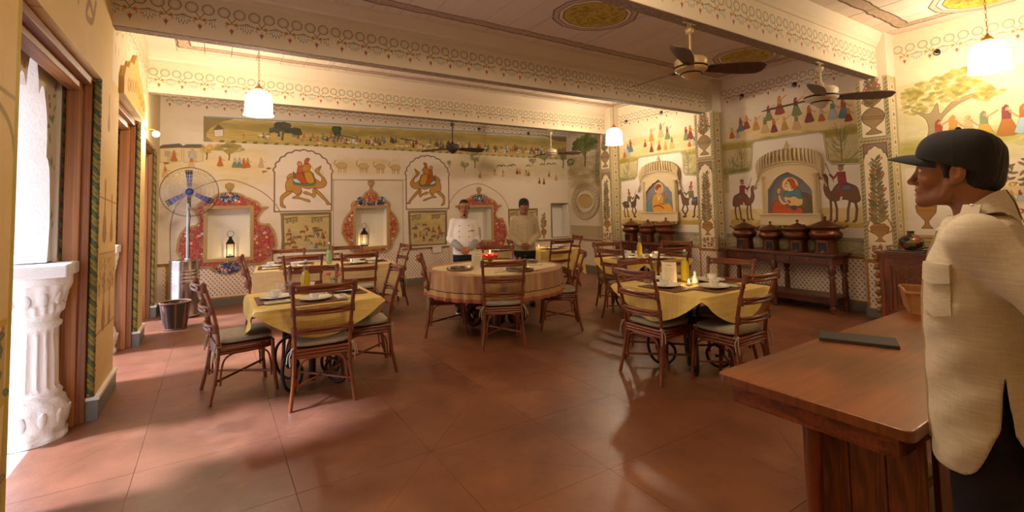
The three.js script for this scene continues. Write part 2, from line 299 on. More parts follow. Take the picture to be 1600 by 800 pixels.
// lattice of small buta sprigs over the dado
function diaper(m, u0, v0, u1, v1, color = 'rgb(174,112,80)', pitch = 0.062) {
  m.rect(u0, v0, u1, v1, 'rgb(232,222,204)');
  m.clip([[u0, v0], [u1, v0], [u1, v1], [u0, v1]], () => {
    let row = 0;
    for (let v = v0 + pitch * 0.4; v < v1 + pitch; v += pitch * 0.62, row++) for (let u = u0 - pitch + (row % 2) * pitch * 0.5; u < u1 + pitch; u += pitch) {
      m.fill([[u - 0.011, v - 0.008], [u + 0.008, v - 0.012], [u + 0.013, v + 0.003], [u + 0.003, v + 0.013], [u - 0.010, v + 0.007]], color);
      m.line([[u - 0.002, v + 0.012], [u - 0.018, v + 0.022]], 'rgb(178,156,116)', 0.005);
    }
  });
}
function lobedArch(u0, u1, v0, spring, top, lobes = 11) {           // outline of a many-lobed arch
  const c = (u0 + u1) / 2, a = (u1 - u0) / 2, pts = [[u0, v0], [u0, spring]];
  for (let i = 0; i < lobes; i++) for (let k = 1; k <= 6; k++) {
    const t = Math.PI * (1 - (i + k / 6) / lobes), bulge = 1 + 0.055 * Math.sin((k / 6) * Math.PI);
    pts.push([c + Math.cos(t) * a * bulge * (k === 6 ? 1 : 1), spring + Math.pow(Math.sin(t), 1.15) * (top - spring) * bulge]);
  }
  pts.push([u1, spring], [u1, v0]);
  return pts;
}
// running camel carrying a couple, in the unit box of its arch (x right, y up)
function camelCouple(m, u0, u1, v0, v1, flip) {
  const P = (pts) => pts.map(([x, y]) => { let a = (x - 43) / 419; if (flip) a = 1 - a; return [lerp(u0, u1, a), lerp(v0, v1, (478 - y) / 450)]; });
  const C = 'rgb(186,136,66)', D = 'rgb(84,54,28)', f = (p, c, cur = true) => m.fill(P(p), c, D, 0.008, cur);
  f([[128, 235], [150, 205], [175, 200], [172, 225], [140, 245]], C);
  f([[150, 320], [118, 340], [86, 372], [84, 405], [88, 440], [122, 452], [112, 432], [104, 425], [106, 388], [150, 352], [170, 335]], C);
  f([[190, 330], [205, 355], [168, 380], [225, 388], [270, 405], [300, 410], [296, 398], [252, 384], [215, 370], [235, 345], [235, 320]], C);
  f([[330, 310], [345, 330], [330, 378], [300, 360], [262, 352], [248, 340], [265, 332], [300, 345], [318, 352], [318, 320]], C);
  f([[330, 300], [372, 335], [412, 378], [440, 412], [456, 430], [424, 430], [418, 412], [385, 380], [345, 340]], C);
  f([[120, 300], [128, 255], [165, 222], [230, 215], [300, 215], [345, 240], [380, 258], [384, 225], [348, 195], [336, 168], [352, 155], [382, 138], [378, 155], [366, 178], [385, 205], [410, 232], [424, 268], [408, 296], [372, 308], [330, 305], [280, 312], [232, 300], [236, 330], [205, 355], [165, 330], [130, 330]], C);
  f([[175, 185], [190, 200], [300, 180], [322, 195], [342, 262], [330, 285], [270, 290], [178, 278]], 'rgb(96,128,118)', false);
  f([[205, 190], [235, 188], [262, 235], [285, 268], [240, 275], [188, 225]], 'rgb(178,84,40)');
  f([[166, 240], [200, 236], [240, 272], [190, 266]], 'rgb(196,214,208)', false);
  f([[258, 180], [296, 180], [330, 262], [286, 272], [256, 215]], 'rgb(202,146,44)');
  f([[206, 165], [214, 140], [238, 138], [246, 165], [244, 190], [204, 192]], 'rgb(178,96,52)');
  f([[250, 130], [270, 118], [296, 128], [302, 150], [290, 180], [252, 182]], 'rgb(196,132,44)');
  f([[205, 118], [220, 108], [236, 118], [236, 138], [218, 145], [206, 135]], 'rgb(196,140,96)');
  f([[256, 108], [274, 82], [294, 86], [284, 112], [284, 124], [262, 126]], 'rgb(190,92,44)');
  m.line(P([[240, 160], [262, 150], [248, 176]]), 'rgb(196,140,96)', 0.02, true).line(P([[296, 150], [306, 138], [340, 190]]), D, 0.005);
  m.line(P([[372, 168], [392, 182], [398, 200]]), D, 0.004, true).oval(...P([[362, 158]])[0], 0.006, 0.006, D);
}
// standing camel or horse with a rider, drawn in its own box; s = +1 looks towards +u
function mount(m, u, v, w, h, s, horse) {
  const P = (pts) => pts.map(([x, y]) => [u + s * x * w, v + y * h]), B = horse ? 'rgb(96,66,52)' : 'rgb(116,82,56)', D = 'rgb(66,44,32)';
  const leg = (x, k, e) => m.line(P([[x, 0.36], [x + k, 0.2], [x + e, 0.02], [x + e + 0.05, 0]]), B, w * 0.06);
  leg(-0.3, -0.04, 0.0); leg(-0.2, 0.06, 0.08); leg(0.16, -0.04, horse ? 0.1 : -0.02); leg(0.26, horse ? 0.08 : 0, horse ? -0.06 : 0.02);
  if (horse) {
    m.fill(P([[-0.38, 0.5], [-0.3, 0.56], [0, 0.53], [0.2, 0.56], [0.3, 0.7], [0.36, 0.8], [0.42, 0.78], [0.55, 0.66], [0.52, 0.62], [0.4, 0.66], [0.36, 0.52], [0.3, 0.36], [0, 0.34], [-0.3, 0.34], [-0.4, 0.4]]), B, D, 0.006, true);
    m.line(P([[-0.38, 0.52], [-0.5, 0.44], [-0.52, 0.25]]), B, w * 0.05, true);
  } else m.fill(P([[-0.42, 0.42], [-0.36, 0.56], [-0.2, 0.62], [-0.05, 0.66], [0.12, 0.6], [0.24, 0.5], [0.3, 0.6], [0.3, 0.74], [0.36, 0.8], [0.5, 0.76], [0.52, 0.73], [0.4, 0.7], [0.42, 0.55], [0.36, 0.42], [0.22, 0.34], [-0.1, 0.36], [-0.3, 0.3], [-0.42, 0.34]]), B, D, 0.006, true);
  const c = horse ? 'rgb(112,104,62)' : 'rgb(142,62,66)', oy = horse ? -0.08 : 0;
  m.fill(P([[-0.22, 0.6 + oy], [0.08, 0.6 + oy], [0.1, 0.5 + oy], [-0.24, 0.52 + oy]]), 'rgb(92,110,128)', D, 0.004);
  m.line(P([[-0.04, 0.64 + oy], [0.02, 0.5 + oy], [0.0, 0.38 + oy]]), horse ? 'rgb(222,214,196)' : c, w * 0.09).line(P([[0.0, 0.4 + oy], [0.03, 0.33 + oy]]), 'rgb(226,218,200)', w * 0.05);
  m.fill(P([[-0.14, 0.62 + oy], [0.06, 0.62 + oy], [0.07, 0.82 + oy], [-0.12, 0.82 + oy]]), c, D, 0.004);
  m.line(P([[0.05, 0.8 + oy], [0.16, 0.72 + oy], [0.24, 0.78 + oy]]), c, w * 0.06).line(P([[0.16, 0.66 + oy], [0.34, 0.98 + oy]]), D, 0.008);
  m.oval(...P([[-0.02, 0.88 + oy]])[0], w * 0.07, h * 0.05, 'rgb(176,124,88)').oval(...P([[-0.03, 0.935 + oy]])[0], w * 0.08, h * 0.035, horse ? 'rgb(190,84,56)' : 'rgb(96,120,112)');
  if (horse) m.line(P([[-0.03, 0.95 + oy], [-0.06, 1.06 + oy]]), 'rgb(180,74,50)', w * 0.07);
}

// back wall painting
const mb = new Mural(-0.8, 7.6, 0, 3.7, 2048, 11, 'rgb(228,214,194)');
{
  const m = mb, r = m.r;
  m.wash(-0.8, 0.8, 7.6, 3.2, ['rgb(240,228,210)', 'rgb(214,198,172)'], 260, 0.4, 0.08);
  frieze(m, -0.74, 7.53, 3.19);
  // long panorama of a procession with hills and trees
  const pan = [[-0.160, 3.147], [1.434, 3.183], [3.394, 3.226], [5.209, 3.263], [7.533, 3.314], [7.513, 2.710], [5.198, 2.722], [3.389, 2.735], [1.435, 2.733], [-0.155, 2.720]];
  m.fill(pan, 'rgb(190,166,96)');
  m.clip(pan, () => {
    for (let i = 0; i < 60; i++) { m.x.globalAlpha = 0.8; m.oval(-0.2 + i * 0.14, 3.17 + i * 0.0024, 0.12, 0.05 + 0.03 * r(), 'rgb(206,206,190)'); }
    for (let i = 0; i < 240; i++) { m.x.globalAlpha = 0.3; const u = -0.1 + 7.7 * r(); m.oval(u, 2.98 + 0.10 * r() + (u - 2) * 0.012, 0.12 + 0.14 * r(), 0.03 + 0.03 * r(), ['rgb(168,146,76)', 'rgb(150,132,70)', 'rgb(188,164,98)', 'rgb(142,138,84)'][Math.floor(r() * 4)]); }
    for (let i = 0; i < 300; i++) { m.x.globalAlpha = 0.35; m.oval(-0.1 + 7.7 * r(), 2.72 + 0.2 * r(), 0.12, 0.012, ['rgb(198,170,82)', 'rgb(158,140,62)', 'rgb(140,132,66)', 'rgb(212,186,108)'][Math.floor(r() * 4)]); }
    m.x.globalAlpha = 1;
    for (let i = 0; i < 46; i++) { const u = 0.1 + i * 0.165; m.oval(u, 2.735, 0.035, 0.022, 'rgb(92,92,48)').oval(u + 0.02, 2.745, 0.02, 0.02, 'rgb(112,108,56)'); }
    for (let i = 0; i < 240; i++) { const t = r(), u = 0.3 + 7.2 * Math.pow(t, 0.65), h = 0.05 + 0.05 * r(), v = 2.80 + 0.11 * r(); m.fill([[u - h * 0.35, v], [u + h * 0.35, v], [u + h * 0.12, v + h], [u - h * 0.12, v + h]], [...ROBE, 'rgb(220,210,190)', 'rgb(84,60,44)', 'rgb(58,88,100)'][Math.floor(r() * 11)]); m.oval(u, v + h * 1.1, 0.012, 0.014, 'rgb(140,96,66)'); }
    for (let i = 0; i < 26; i++) { const u = 0.6 + 6.7 * r(), v = 2.78 + 0.12 * r(); m.oval(u, v, 0.05, 0.018, 'rgb(224,212,188)').line([[u - 0.03, v], [u - 0.035, v - 0.05]], 'rgb(120,90,60)', 0.008).line([[u + 0.03, v], [u + 0.035, v - 0.05]], 'rgb(120,90,60)', 0.008); }
    m.fill([[-0.023, 2.922], [0.048, 3.025], [0.132, 2.955]], 'rgb(128,92,62)').fill([[-0.014, 2.923], [0.122, 2.944], [0.124, 2.824], [-0.004, 2.805]], 'rgb(222,214,196)', 'rgb(130,110,80)', 0.008);
    m.line([[1.72, 2.86], [2.0, 2.97], [2.3, 2.93]], 'rgb(96,84,64)', 0.02).line([[3.2, 2.98], [3.5, 2.95]], 'rgb(80,66,50)', 0.02);
    for (const [u, v, a, b, c] of [[1.02, 3.05, 0.16, 0.1, 'rgb(78,80,62)'], [1.18, 2.99, 0.17, 0.07, 'rgb(70,72,58)'], [0.9, 2.98, 0.1, 0.05, 'rgb(88,88,66)'], [1.97, 3.04, 0.11, 0.1, 'rgb(62,78,52)'], [1.93, 3.08, 0.07, 0.06, 'rgb(74,90,58)']]) for (let i = 0; i < 16; i++) m.oval(u + (r() - 0.5) * a * 1.2, v + (r() - 0.5) * b * 1.2, a * 0.42, b * 0.42, c);
    m.line([[1.02, 2.82], [1.04, 3.0]], 'rgb(96,80,64)', 0.035).line([[1.97, 2.86], [1.97, 2.98]], 'rgb(110,92,70)', 0.03);
    m.fill([[-0.160, 3.147], [0.316, 3.157], [0.241, 3.117], [0.130, 3.086], [0.039, 3.035], [-0.051, 2.963], [-0.112, 2.873], [-0.120, 2.808], [-0.003, 2.719], [-0.155, 2.710]], 'rgb(140,122,84)');
    m.fill([[6.598, 3.299], [7.554, 3.315], [7.549, 3.168], [7.182, 3.178], [6.926, 3.258]], 'rgb(128,110,78)');
    m.line([[-0.160, 3.136], [1.434, 3.171], [3.394, 3.213], [5.209, 3.248], [7.533, 3.297]], 'rgb(138,160,168)', 0.02);
  });
  // village scene over the first niche
  m.wash(-0.7, 2.0, 0.85, 2.62, ['rgb(222,196,138)', 'rgb(214,186,120)', 'rgb(230,206,156)'], 130, 0.22, 0.16);
  for (const q of [[[-0.730, 2.574], [-0.448, 2.609], [-0.445, 2.380], [-0.727, 2.350]], [[-0.422, 2.600], [-0.162, 2.614], [-0.160, 2.391], [-0.419, 2.361]]]) {
    m.fill(q, 'rgb(216,196,150)', 'rgb(150,130,96)', 0.006);
    const [a, b] = q; m.fill([[a[0] - 0.04, a[1]], [a[0] + 0.03, a[1] + 0.06], [b[0] - 0.03, b[1] + 0.06], [b[0] + 0.05, b[1]]], 'rgb(104,96,86)');
    m.rect((a[0] + b[0]) / 2 - 0.05, q[3][1], (a[0] + b[0]) / 2 + 0.05, q[3][1] + 0.17, 'rgb(196,178,140)').rect(a[0] + 0.06, q[3][1] + 0.1, a[0] + 0.13, q[3][1] + 0.19, 'rgb(180,166,136)');
  }
  tree(m, ...[[-0.107, 2.425]][0], 0.26, 0.24, ['rgb(190,150,60)', 'rgb(206,168,84)'], undefined, 40); tree(m, ...[[0.210, 2.427]][0], 0.28, 0.42, ['rgb(150,136,70)', 'rgb(176,146,70)', 'rgb(112,110,70)'], undefined, 60);
  for (const [q, c, t] of [[[[-0.546, 2.377]], 0, 0], [[[0.083, 2.314]], 0, 0], [[[0.361, 2.301]], 6, 3], [[[0.428, 2.292]], 0, 0], [[[0.485, 2.304]], 0, 4], [[[-0.658, 2.117]], 7, 0], [[[0.690, 2.311]], 7, 7], [[[-0.315, 2.280]], 7, 0], [[[-0.309, 2.438]], 3, 7], [[[0.295, 2.299]], 2, 3]]) woman(m, ...q[0], 0.18, ROBE[c], ROBE[t]);
  for (const q of [[[0.740, 2.245]], [[0.809, 2.303]], [[-0.645, 2.342]]]) m.oval(...q[0], 0.04, 0.016, 'rgb(150,104,60)').line([[q[0][0] - 0.03, q[0][1] - 0.04], q[0][0] ? q[0] : q[0]], 'rgb(150,104,60)', 0.008);
  // pale camels
  m.wash(1.95, 2.24, 3.2, 2.52, ['rgb(222,200,150)', 'rgb(206,186,134)'], 80, 0.2, 0.14).line([[1.871, 2.117], [3.302, 2.140]], 'rgb(150,124,90)', 0.012);
  for (const p of [[2.045, 2.388], [2.452, 2.388], [2.778, 2.386], [3.090, 2.382]]) { m.oval(p[0], p[1], 0.1, 0.06, 'rgba(196,158,104,0.75)', 'rgb(160,122,76)', 0.006); for (const k of [-0.06, -0.02, 0.04, 0.07]) m.line([[p[0] + k, p[1] - 0.03], [p[0] + k, p[1] - 0.12]], 'rgb(176,136,86)', 0.014); m.line([[p[0] - 0.08, p[1]], [p[0] - 0.13, p[1] + 0.02], [p[0] - 0.12, p[1] + 0.1]], 'rgb(176,136,86)', 0.016, true); }
  m.wash(4.4, 2.2, 7.5, 2.75, ['rgb(206,190,150)', 'rgb(196,180,134)', 'rgb(216,202,164)'], 190, 0.26, 0.14);
  for (const [q, h, w] of [[[[4.898, 2.436]], 0.34, 0.26], [[[4.643, 2.344]], 0.22, 0.2], [[[6.463, 2.514]], 0.2, 0.22], [[[6.828, 2.589]], 0.22, 0.26], [[[7.403, 2.511]], 0.5, 0.28], [[[4.276, 2.418]], 0.16, 0.1]]) tree(m, ...q[0], h, w, ['rgb(120,120,84)', 'rgb(140,134,90)', 'rgb(104,110,78)'], undefined, 40, 0.45);
  for (const [q, c] of [[[[5.023, 2.210]], 0], [[[6.017, 2.319]], 1], [[[6.089, 2.320]], 4], [[[6.271, 2.279]], 7], [[[6.344, 2.280]], 0], [[[6.659, 2.100]], 1], [[[6.793, 2.086]], 5], [[[7.170, 2.186]], 4], [[[5.406, 2.276]], 7], [[[5.628, 2.251]], 7], [[[6.955, 2.277]], 0]]) woman(m, ...q[0], 0.16, ROBE[c], ROBE[(c + 3) % 8]);
  for (const q of [[5.547, 2.485], [5.651, 2.489], [5.826, 2.494], [5.915, 2.512], [6.351, 2.511], [6.768, 2.555], [6.964, 2.577], [7.123, 2.583]]) m.line([[q[0] - 0.07, q[1]], [q[0] - 0.02, q[1] + 0.03], [q[0] + 0.06, q[1] + 0.01]], 'rgb(96,76,60)', 0.022, true);
  // lobed arches with the running camels, framed scenes under them
  for (const [u0, u1, flip] of [[0.90, 1.86, false], [3.31, 4.255, true]]) {
    const o = lobedArch(u0, u1, 1.54, 2.24, 2.64);
    m.fill(o, 'rgb(233,220,204)', 'rgb(110,86,76)', 0.024).line(o, 'rgb(160,128,112)', 0.008, false, true);
    camelCouple(m, u0, u1, 1.54, 2.64, flip);
  }
  const scene1 = (q, dark) => {
    m.fill(q, 'rgb(198,176,118)');
    m.clip(q, () => {
      const xs = q.map((p) => p[0]), ys = q.map((p) => p[1]), a = Math.min(...xs), b = Math.max(...xs), lo = Math.min(...ys), hi = Math.max(...ys);
      m.wash(a, lo, b, hi, ['rgb(212,190,134)', 'rgb(176,156,100)', 'rgb(188,170,116)'], 120, 0.15, 0.3);
      for (const k of [0.2, 0.72]) for (let i = 0; i < 4; i++) m.rect(lerp(a, b, k) + i * 0.05 - 0.1, hi - 0.17 + (i % 2) * 0.02, lerp(a, b, k) + i * 0.05 - 0.06, hi - 0.09 + (i % 2) * 0.02, 'rgb(142,126,86)');
      m.line([[a, hi - 0.09], [lerp(a, b, 0.3), hi - 0.06]], 'rgb(120,104,70)', 0.02).line([[lerp(a, b, 0.6), hi - 0.08], [b, hi - 0.06]], 'rgb(120,104,70)', 0.02);
      for (let i = 0; i < 30; i++) { const u = lerp(a + 0.08, b - 0.08, r()), v = lerp(lo + 0.05, hi - 0.3, r()); r() < 0.6 ? woman(m, u, v, 0.11, ROBE[i % 8], ROBE[(i + 3) % 8], 0, r() < 0.4) : m.oval(u, v + 0.04, 0.05, 0.022, 'rgb(136,92,58)').line([[u - 0.04, v], [u - 0.03, v + 0.04]], 'rgb(120,80,50)', 0.01).line([[u + 0.04, v], [u + 0.03, v + 0.04]], 'rgb(120,80,50)', 0.01); }
    });
    m.line(q, 'rgb(104,88,66)', 0.045, false, true).line(q, 'rgb(146,124,88)', 0.012, false, true);
  };
  scene1([[1.026, 1.489], [1.836, 1.494], [1.836, 0.805], [1.050, 0.833]]); scene1([[3.364, 1.486], [4.187, 1.483], [4.177, 0.777], [3.384, 0.796]]); scene1([[5.766, 1.481], [6.565, 1.482], [6.546, 0.793], [5.785, 0.817]]);
  // pale grounds and thin arches round the niches
  m.line([[-0.565, 0.5], [-0.565, 1.46], [-0.47, 1.72], [-0.2, 1.97], [0.2, 2.09], [0.55, 1.98], [0.82, 1.79], [1.0, 1.5], [1.0, 0.5]], 'rgb(150,122,96)', 0.014, true);
  m.fill([[1.89, 0.62], [3.24, 0.62], [3.24, 2.12], [1.89, 2.12]], 'rgba(214,202,180,0.5)', 'rgb(150,124,92)', 0.01);
  m.line([[4.2, 0.5], [4.2, 1.45], [4.35, 1.78], [4.6, 1.98], [4.98, 2.08], [5.3, 1.98], [5.58, 1.8], [5.76, 1.5], [5.76, 0.5]], 'rgb(150,122,96)', 0.014, true);
  // urn of flowers by the small niche
  { const [p] = [[6.754, 0.767]]; urn(m, p[0], p[1], 0.2, 0.24, false); spray(m, p[0], p[1] + 0.24, 0.36, 0.2, 12); m.line([[6.547, 1.513], [6.525, 0.733]], 'rgb(176,150,110)', 0.012).line([[6.991, 1.553], [6.965, 0.710]], 'rgb(176,150,110)', 0.012); }
  m.line([[7.0, 0.77], [7.0, 1.61], [7.53, 1.61]], 'rgb(96,80,60)', 0.03).line([[7.0, 0.775], [7.53, 0.775]], 'rgb(96,80,60)', 0.03);
  // dado
  for (const [a, b] of [[-0.56, 1.0], [1.05, 1.86], [1.9, 3.2], [3.24, 4.23], [4.27, 5.72], [5.76, 7.5]]) diaper(m, a, 0.16, b, 0.71, a < 0.8 ? 'rgb(192,104,88)' : undefined);
  diaper(m, -0.66, 0.16, -0.5, 0.7, 'rgb(176,74,50)');
  m.line([[-0.6, 0.14], [-0.6, 0.72]], 'rgb(156,118,58)', 0.06);
  for (const u of [1.02, 1.88, 3.22, 4.25, 5.74]) m.line([[u, 0.12], [u, 0.72]], 'rgb(206,190,160)', 0.05);
  m.age(500);
}

// side wall paintings: u runs along z
const ma = new Mural(-9.3, -7.4, 0, 3.7, 640, 12, 'rgb(220,206,186)');
{
  const m = ma;
  m.wash(-9.3, 0.8, -7.4, 3.4, ['rgb(234,222,204)', 'rgb(204,188,164)'], 80, 0.3, 0.08);
  frieze(m, -9.23, -7.73, 3.19);
  m.wash(-9.1, 2.0, -7.9, 2.75, ['rgb(168,146,100)', 'rgb(150,130,86)', 'rgb(184,164,120)', 'rgb(132,120,76)'], 160, 0.2, 0.18);
  tree(m, -8.55, 2.5, 0.72, 0.85, ['rgb(98,110,58)', 'rgb(120,124,66)', 'rgb(80,92,50)'], 'rgb(104,92,66)', 80, 0.6);
  tree(m, -9.1, 2.42, 0.3, 0.4, ['rgb(110,112,66)', 'rgb(92,96,60)'], undefined, 30); bareTree(m, -8.2, 2.1, 0.4, 0.3, 'rgb(120,108,72)');
  diaper(m, -9.23, 0.16, -7.7, 0.71);
  m.age(120);
}
// one window bay: dancers above, stepped white panel with two riders, low carved band
function windowBay(m, a, b, o, riders, dancers, trees) {
  m.wash(a, 1.9, b, 3.4, ['rgb(240,228,206)', 'rgb(214,196,160)'], 90, 0.3, 0.08);
  frieze(m, a, b, 3.18);
  m.wash(a, 2.32, b, 2.9, ['rgb(222,190,96)', 'rgb(214,184,110)', 'rgb(230,208,150)'], 130, 0.24, 0.16);
  m.wash(a, 2.45, b, 2.52, ['rgb(150,140,60)', 'rgb(170,150,60)'], 50, 0.2, 0.3);
  for (const [u, v, h, k, d] of dancers) woman(m, u, v, h * 0.66, ROBE[k % 8], ROBE[(k + 3) % 8], k % 2 ? 0.15 : -0.1, d);
  m.rect(a, 1.7, b, 2.44, 'rgb(206,190,144)').wash(a, 2.0, b, 2.42, ['rgb(196,180,130)', 'rgb(176,164,112)', 'rgb(214,200,160)'], 120, 0.2, 0.25);
  m.wash(a, 1.95, b, 2.08, ['rgb(122,132,54)', 'rgb(100,120,50)', 'rgb(142,144,64)'], 90, 0.16, 0.4);
  for (const [u, v, h, w] of trees) bareTree(m, u, v, h, w, 'rgb(128,124,86)');
  const bot = 1.0, panel = [...o, [o[o.length - 1][0], bot], [o[0][0], bot]];
  m.line(o, 'rgb(146,130,96)', 0.05).line(o, 'rgb(220,206,176)', 0.03);
  m.fill(panel, 'rgb(235,226,214)');
  m.clip(panel, () => {
    m.rect(a, 1.1, b, 1.42, 'rgb(222,200,146)').wash(a, 1.14, b, 1.4, ['rgb(230,214,170)', 'rgb(206,180,110)'], 60, 0.2, 0.25).wash(a, 1.14, b, 1.2, ['rgb(180,150,60)', 'rgb(190,160,80)'], 40, 0.15, 0.4).rect(a, 1.0, b, 1.14, 'rgb(228,218,206)');
    for (const q of riders) mount(m, ...q);
  });
  m.line(o, 'rgb(120,108,80)', 0.008);
  m.rect(a, 0.97, b, 1.0, 'rgb(150,146,120)').rect(a, 0.75, b, 0.97, 'rgb(176,164,128)');
  const r = m.r;
  for (let i = 0; i < 160; i++) { const u = lerp(a, b, r()), v = lerp(0.78, 0.95, r()), t = r() * 6; m.line([[u, v], [u + 0.03 * Math.cos(t), v + 0.02 * Math.sin(t)], [u + 0.05 * Math.cos(t + 1), v + 0.03 * Math.sin(t + 1)]], i % 2 ? 'rgba(210,200,166,0.8)' : 'rgba(120,110,80,0.6)', 0.01, true); }
  m.rect(a, 0.95, b, 0.962, 'rgb(120,112,86)').rect(a, 0.765, b, 0.775, 'rgb(120,112,86)');
  diaper(m, a, 0.16, b, 0.71);
}
const mk = new Mural(-7.5, -5.1, 0, 3.7, 1024, 13, 'rgb(232,218,190)');
windowBay(mk, -7.44, -5.26, [[-7.385, 2.044], [-6.979, 2.075], [-6.913, 2.146], [-6.876, 2.486], [-6.834, 2.524], [-5.824, 2.521], [-5.773, 2.461], [-5.766, 2.129], [-5.726, 2.072], [-5.404, 2.037]],
  [[...[[-7.148, 1.279]][0], 0.5, 0.6, 1, true], [...[[-5.630, 1.284]][0], 0.56, 0.66, -1, true]],
  [[-7.252, 2.592], [-7.157, 2.608], [-7.073, 2.685], [-6.672, 2.747], [-6.500, 2.835], [-6.263, 2.889], [-6.099, 2.826], [-6.509, 2.620], [-6.315, 2.638], [-6.157, 2.619], [-6.003, 2.632], [-5.667, 2.751], [-5.578, 2.753], [-5.602, 2.621], [-5.497, 2.630]].map((p, i) => [p[0], p[1] - 0.02, [0.3, 0.4, 0.42, 0.26, 0.42, 0.44, 0.4, 0.32, 0.32, 0.3, 0.36, 0.4, 0.42, 0.24, 0.26][i], i * 3 + (i > 7 ? 1 : 0), i > 3 && i < 11]),
  [[-7.2, 2.04, 0.36, 0.3], [-5.66, 2.06, 0.42, 0.34]]);
const mc = new Mural(-5.0, -2.6, 0, 3.7, 1024, 14, 'rgb(230,214,196)');
windowBay(mc, -4.92, -2.78, [[-4.838, 2.013], [-4.469, 2.039], [-4.420, 2.085], [-4.381, 2.493], [-4.340, 2.528], [-3.378, 2.536], [-3.316, 2.503], [-3.281, 2.119], [-3.222, 2.044], [-2.852, 2.025]],
  [[...[[-4.590, 1.244]][0], 0.46, 0.7, 1, false], [...[[-3.125, 1.228]][0], 0.54, 0.86, -1, false]],
  [[-4.742, 2.655], [-4.639, 2.651], [-4.574, 2.756], [-4.473, 2.778], [-4.312, 2.734], [-4.166, 2.666], [-4.093, 2.855], [-4.022, 2.653], [-3.921, 2.923], [-3.856, 2.663], [-3.681, 2.645], [-3.671, 2.859], [-3.493, 2.725], [-3.324, 2.713], [-3.176, 2.720], [-3.033, 2.711], [-2.981, 2.654]].map((p, i) => [p[0], p[1] - 0.02, [0.3, 0.24, 0.36, 0.36, 0.36, 0.4, 0.38, 0.34, 0.46, 0.34, 0.38, 0.44, 0.4, 0.3, 0.42, 0.44, 0.3][i], i * 3 + (i > 7 ? 1 : 0), i > 3 && i < 12]),
  [[-4.6, 2.02, 0.42, 0.3], [-3.1, 2.0, 0.5, 0.36], [-4.75, 2.02, 0.3, 0.2]]);
// people seated in the two windows
{
  const m = mk, Q = (p, c, l = 'rgb(70,56,46)', w = 0.006) => m.fill(p, c, l, w, true);
  m.fill([[-6.690, 1.383], [-6.676, 1.805], [-6.578, 1.893], [-6.459, 1.977], [-6.343, 2.027], [-6.221, 1.952], [-6.103, 1.869], [-6.001, 1.776], [-6.007, 1.379]], 'rgb(122,124,138)');
  Q([[-6.675, 1.383], [-6.658, 1.562], [-6.590, 1.634], [-6.503, 1.627], [-6.515, 1.382]], 'rgb(92,132,140)'); Q([[-6.169, 1.618], [-6.076, 1.594], [-6.053, 1.506], [-6.067, 1.380], [-6.180, 1.380]], 'rgb(92,132,140)');
  m.oval(...[[-6.357, 1.848]][0], 0.105, 0.125, 'rgb(232,200,124)', 'rgb(196,150,70)', 0.012);
  Q([[-6.515, 1.382], [-6.517, 1.696], [-6.440, 1.750], [-6.300, 1.744], [-6.248, 1.665], [-6.254, 1.554], [-6.118, 1.551], [-6.055, 1.462], [-6.051, 1.380]], 'rgb(204,150,56)');
  Q([[-6.254, 1.554], [-6.179, 1.685], [-6.203, 1.752], [-6.183, 1.784], [-6.157, 1.746], [-6.167, 1.662], [-6.227, 1.531], [-6.365, 1.556]], 'rgb(196,132,60)');
  Q([[-6.418, 1.738], [-6.384, 1.872], [-6.316, 1.886], [-6.285, 1.822], [-6.310, 1.767], [-6.329, 1.723]], 'rgb(206,160,110)'); Q([[-6.450, 1.848], [-6.418, 1.918], [-6.347, 1.937], [-6.293, 1.889], [-6.364, 1.866], [-6.409, 1.816]], 'rgb(150,70,52)');
  m.line([[-6.399, 1.726], [-6.375, 1.624], [-6.329, 1.716]], 'rgb(240,236,220)', 0.012, true).line([[-6.510, 1.491], [-6.367, 1.511], [-6.258, 1.454]], 'rgb(150,70,52)', 0.03, true);
  m.oval(...[[-6.341, 1.833]][0], 0.006, 0.006, 'rgb(40,30,26)');
}
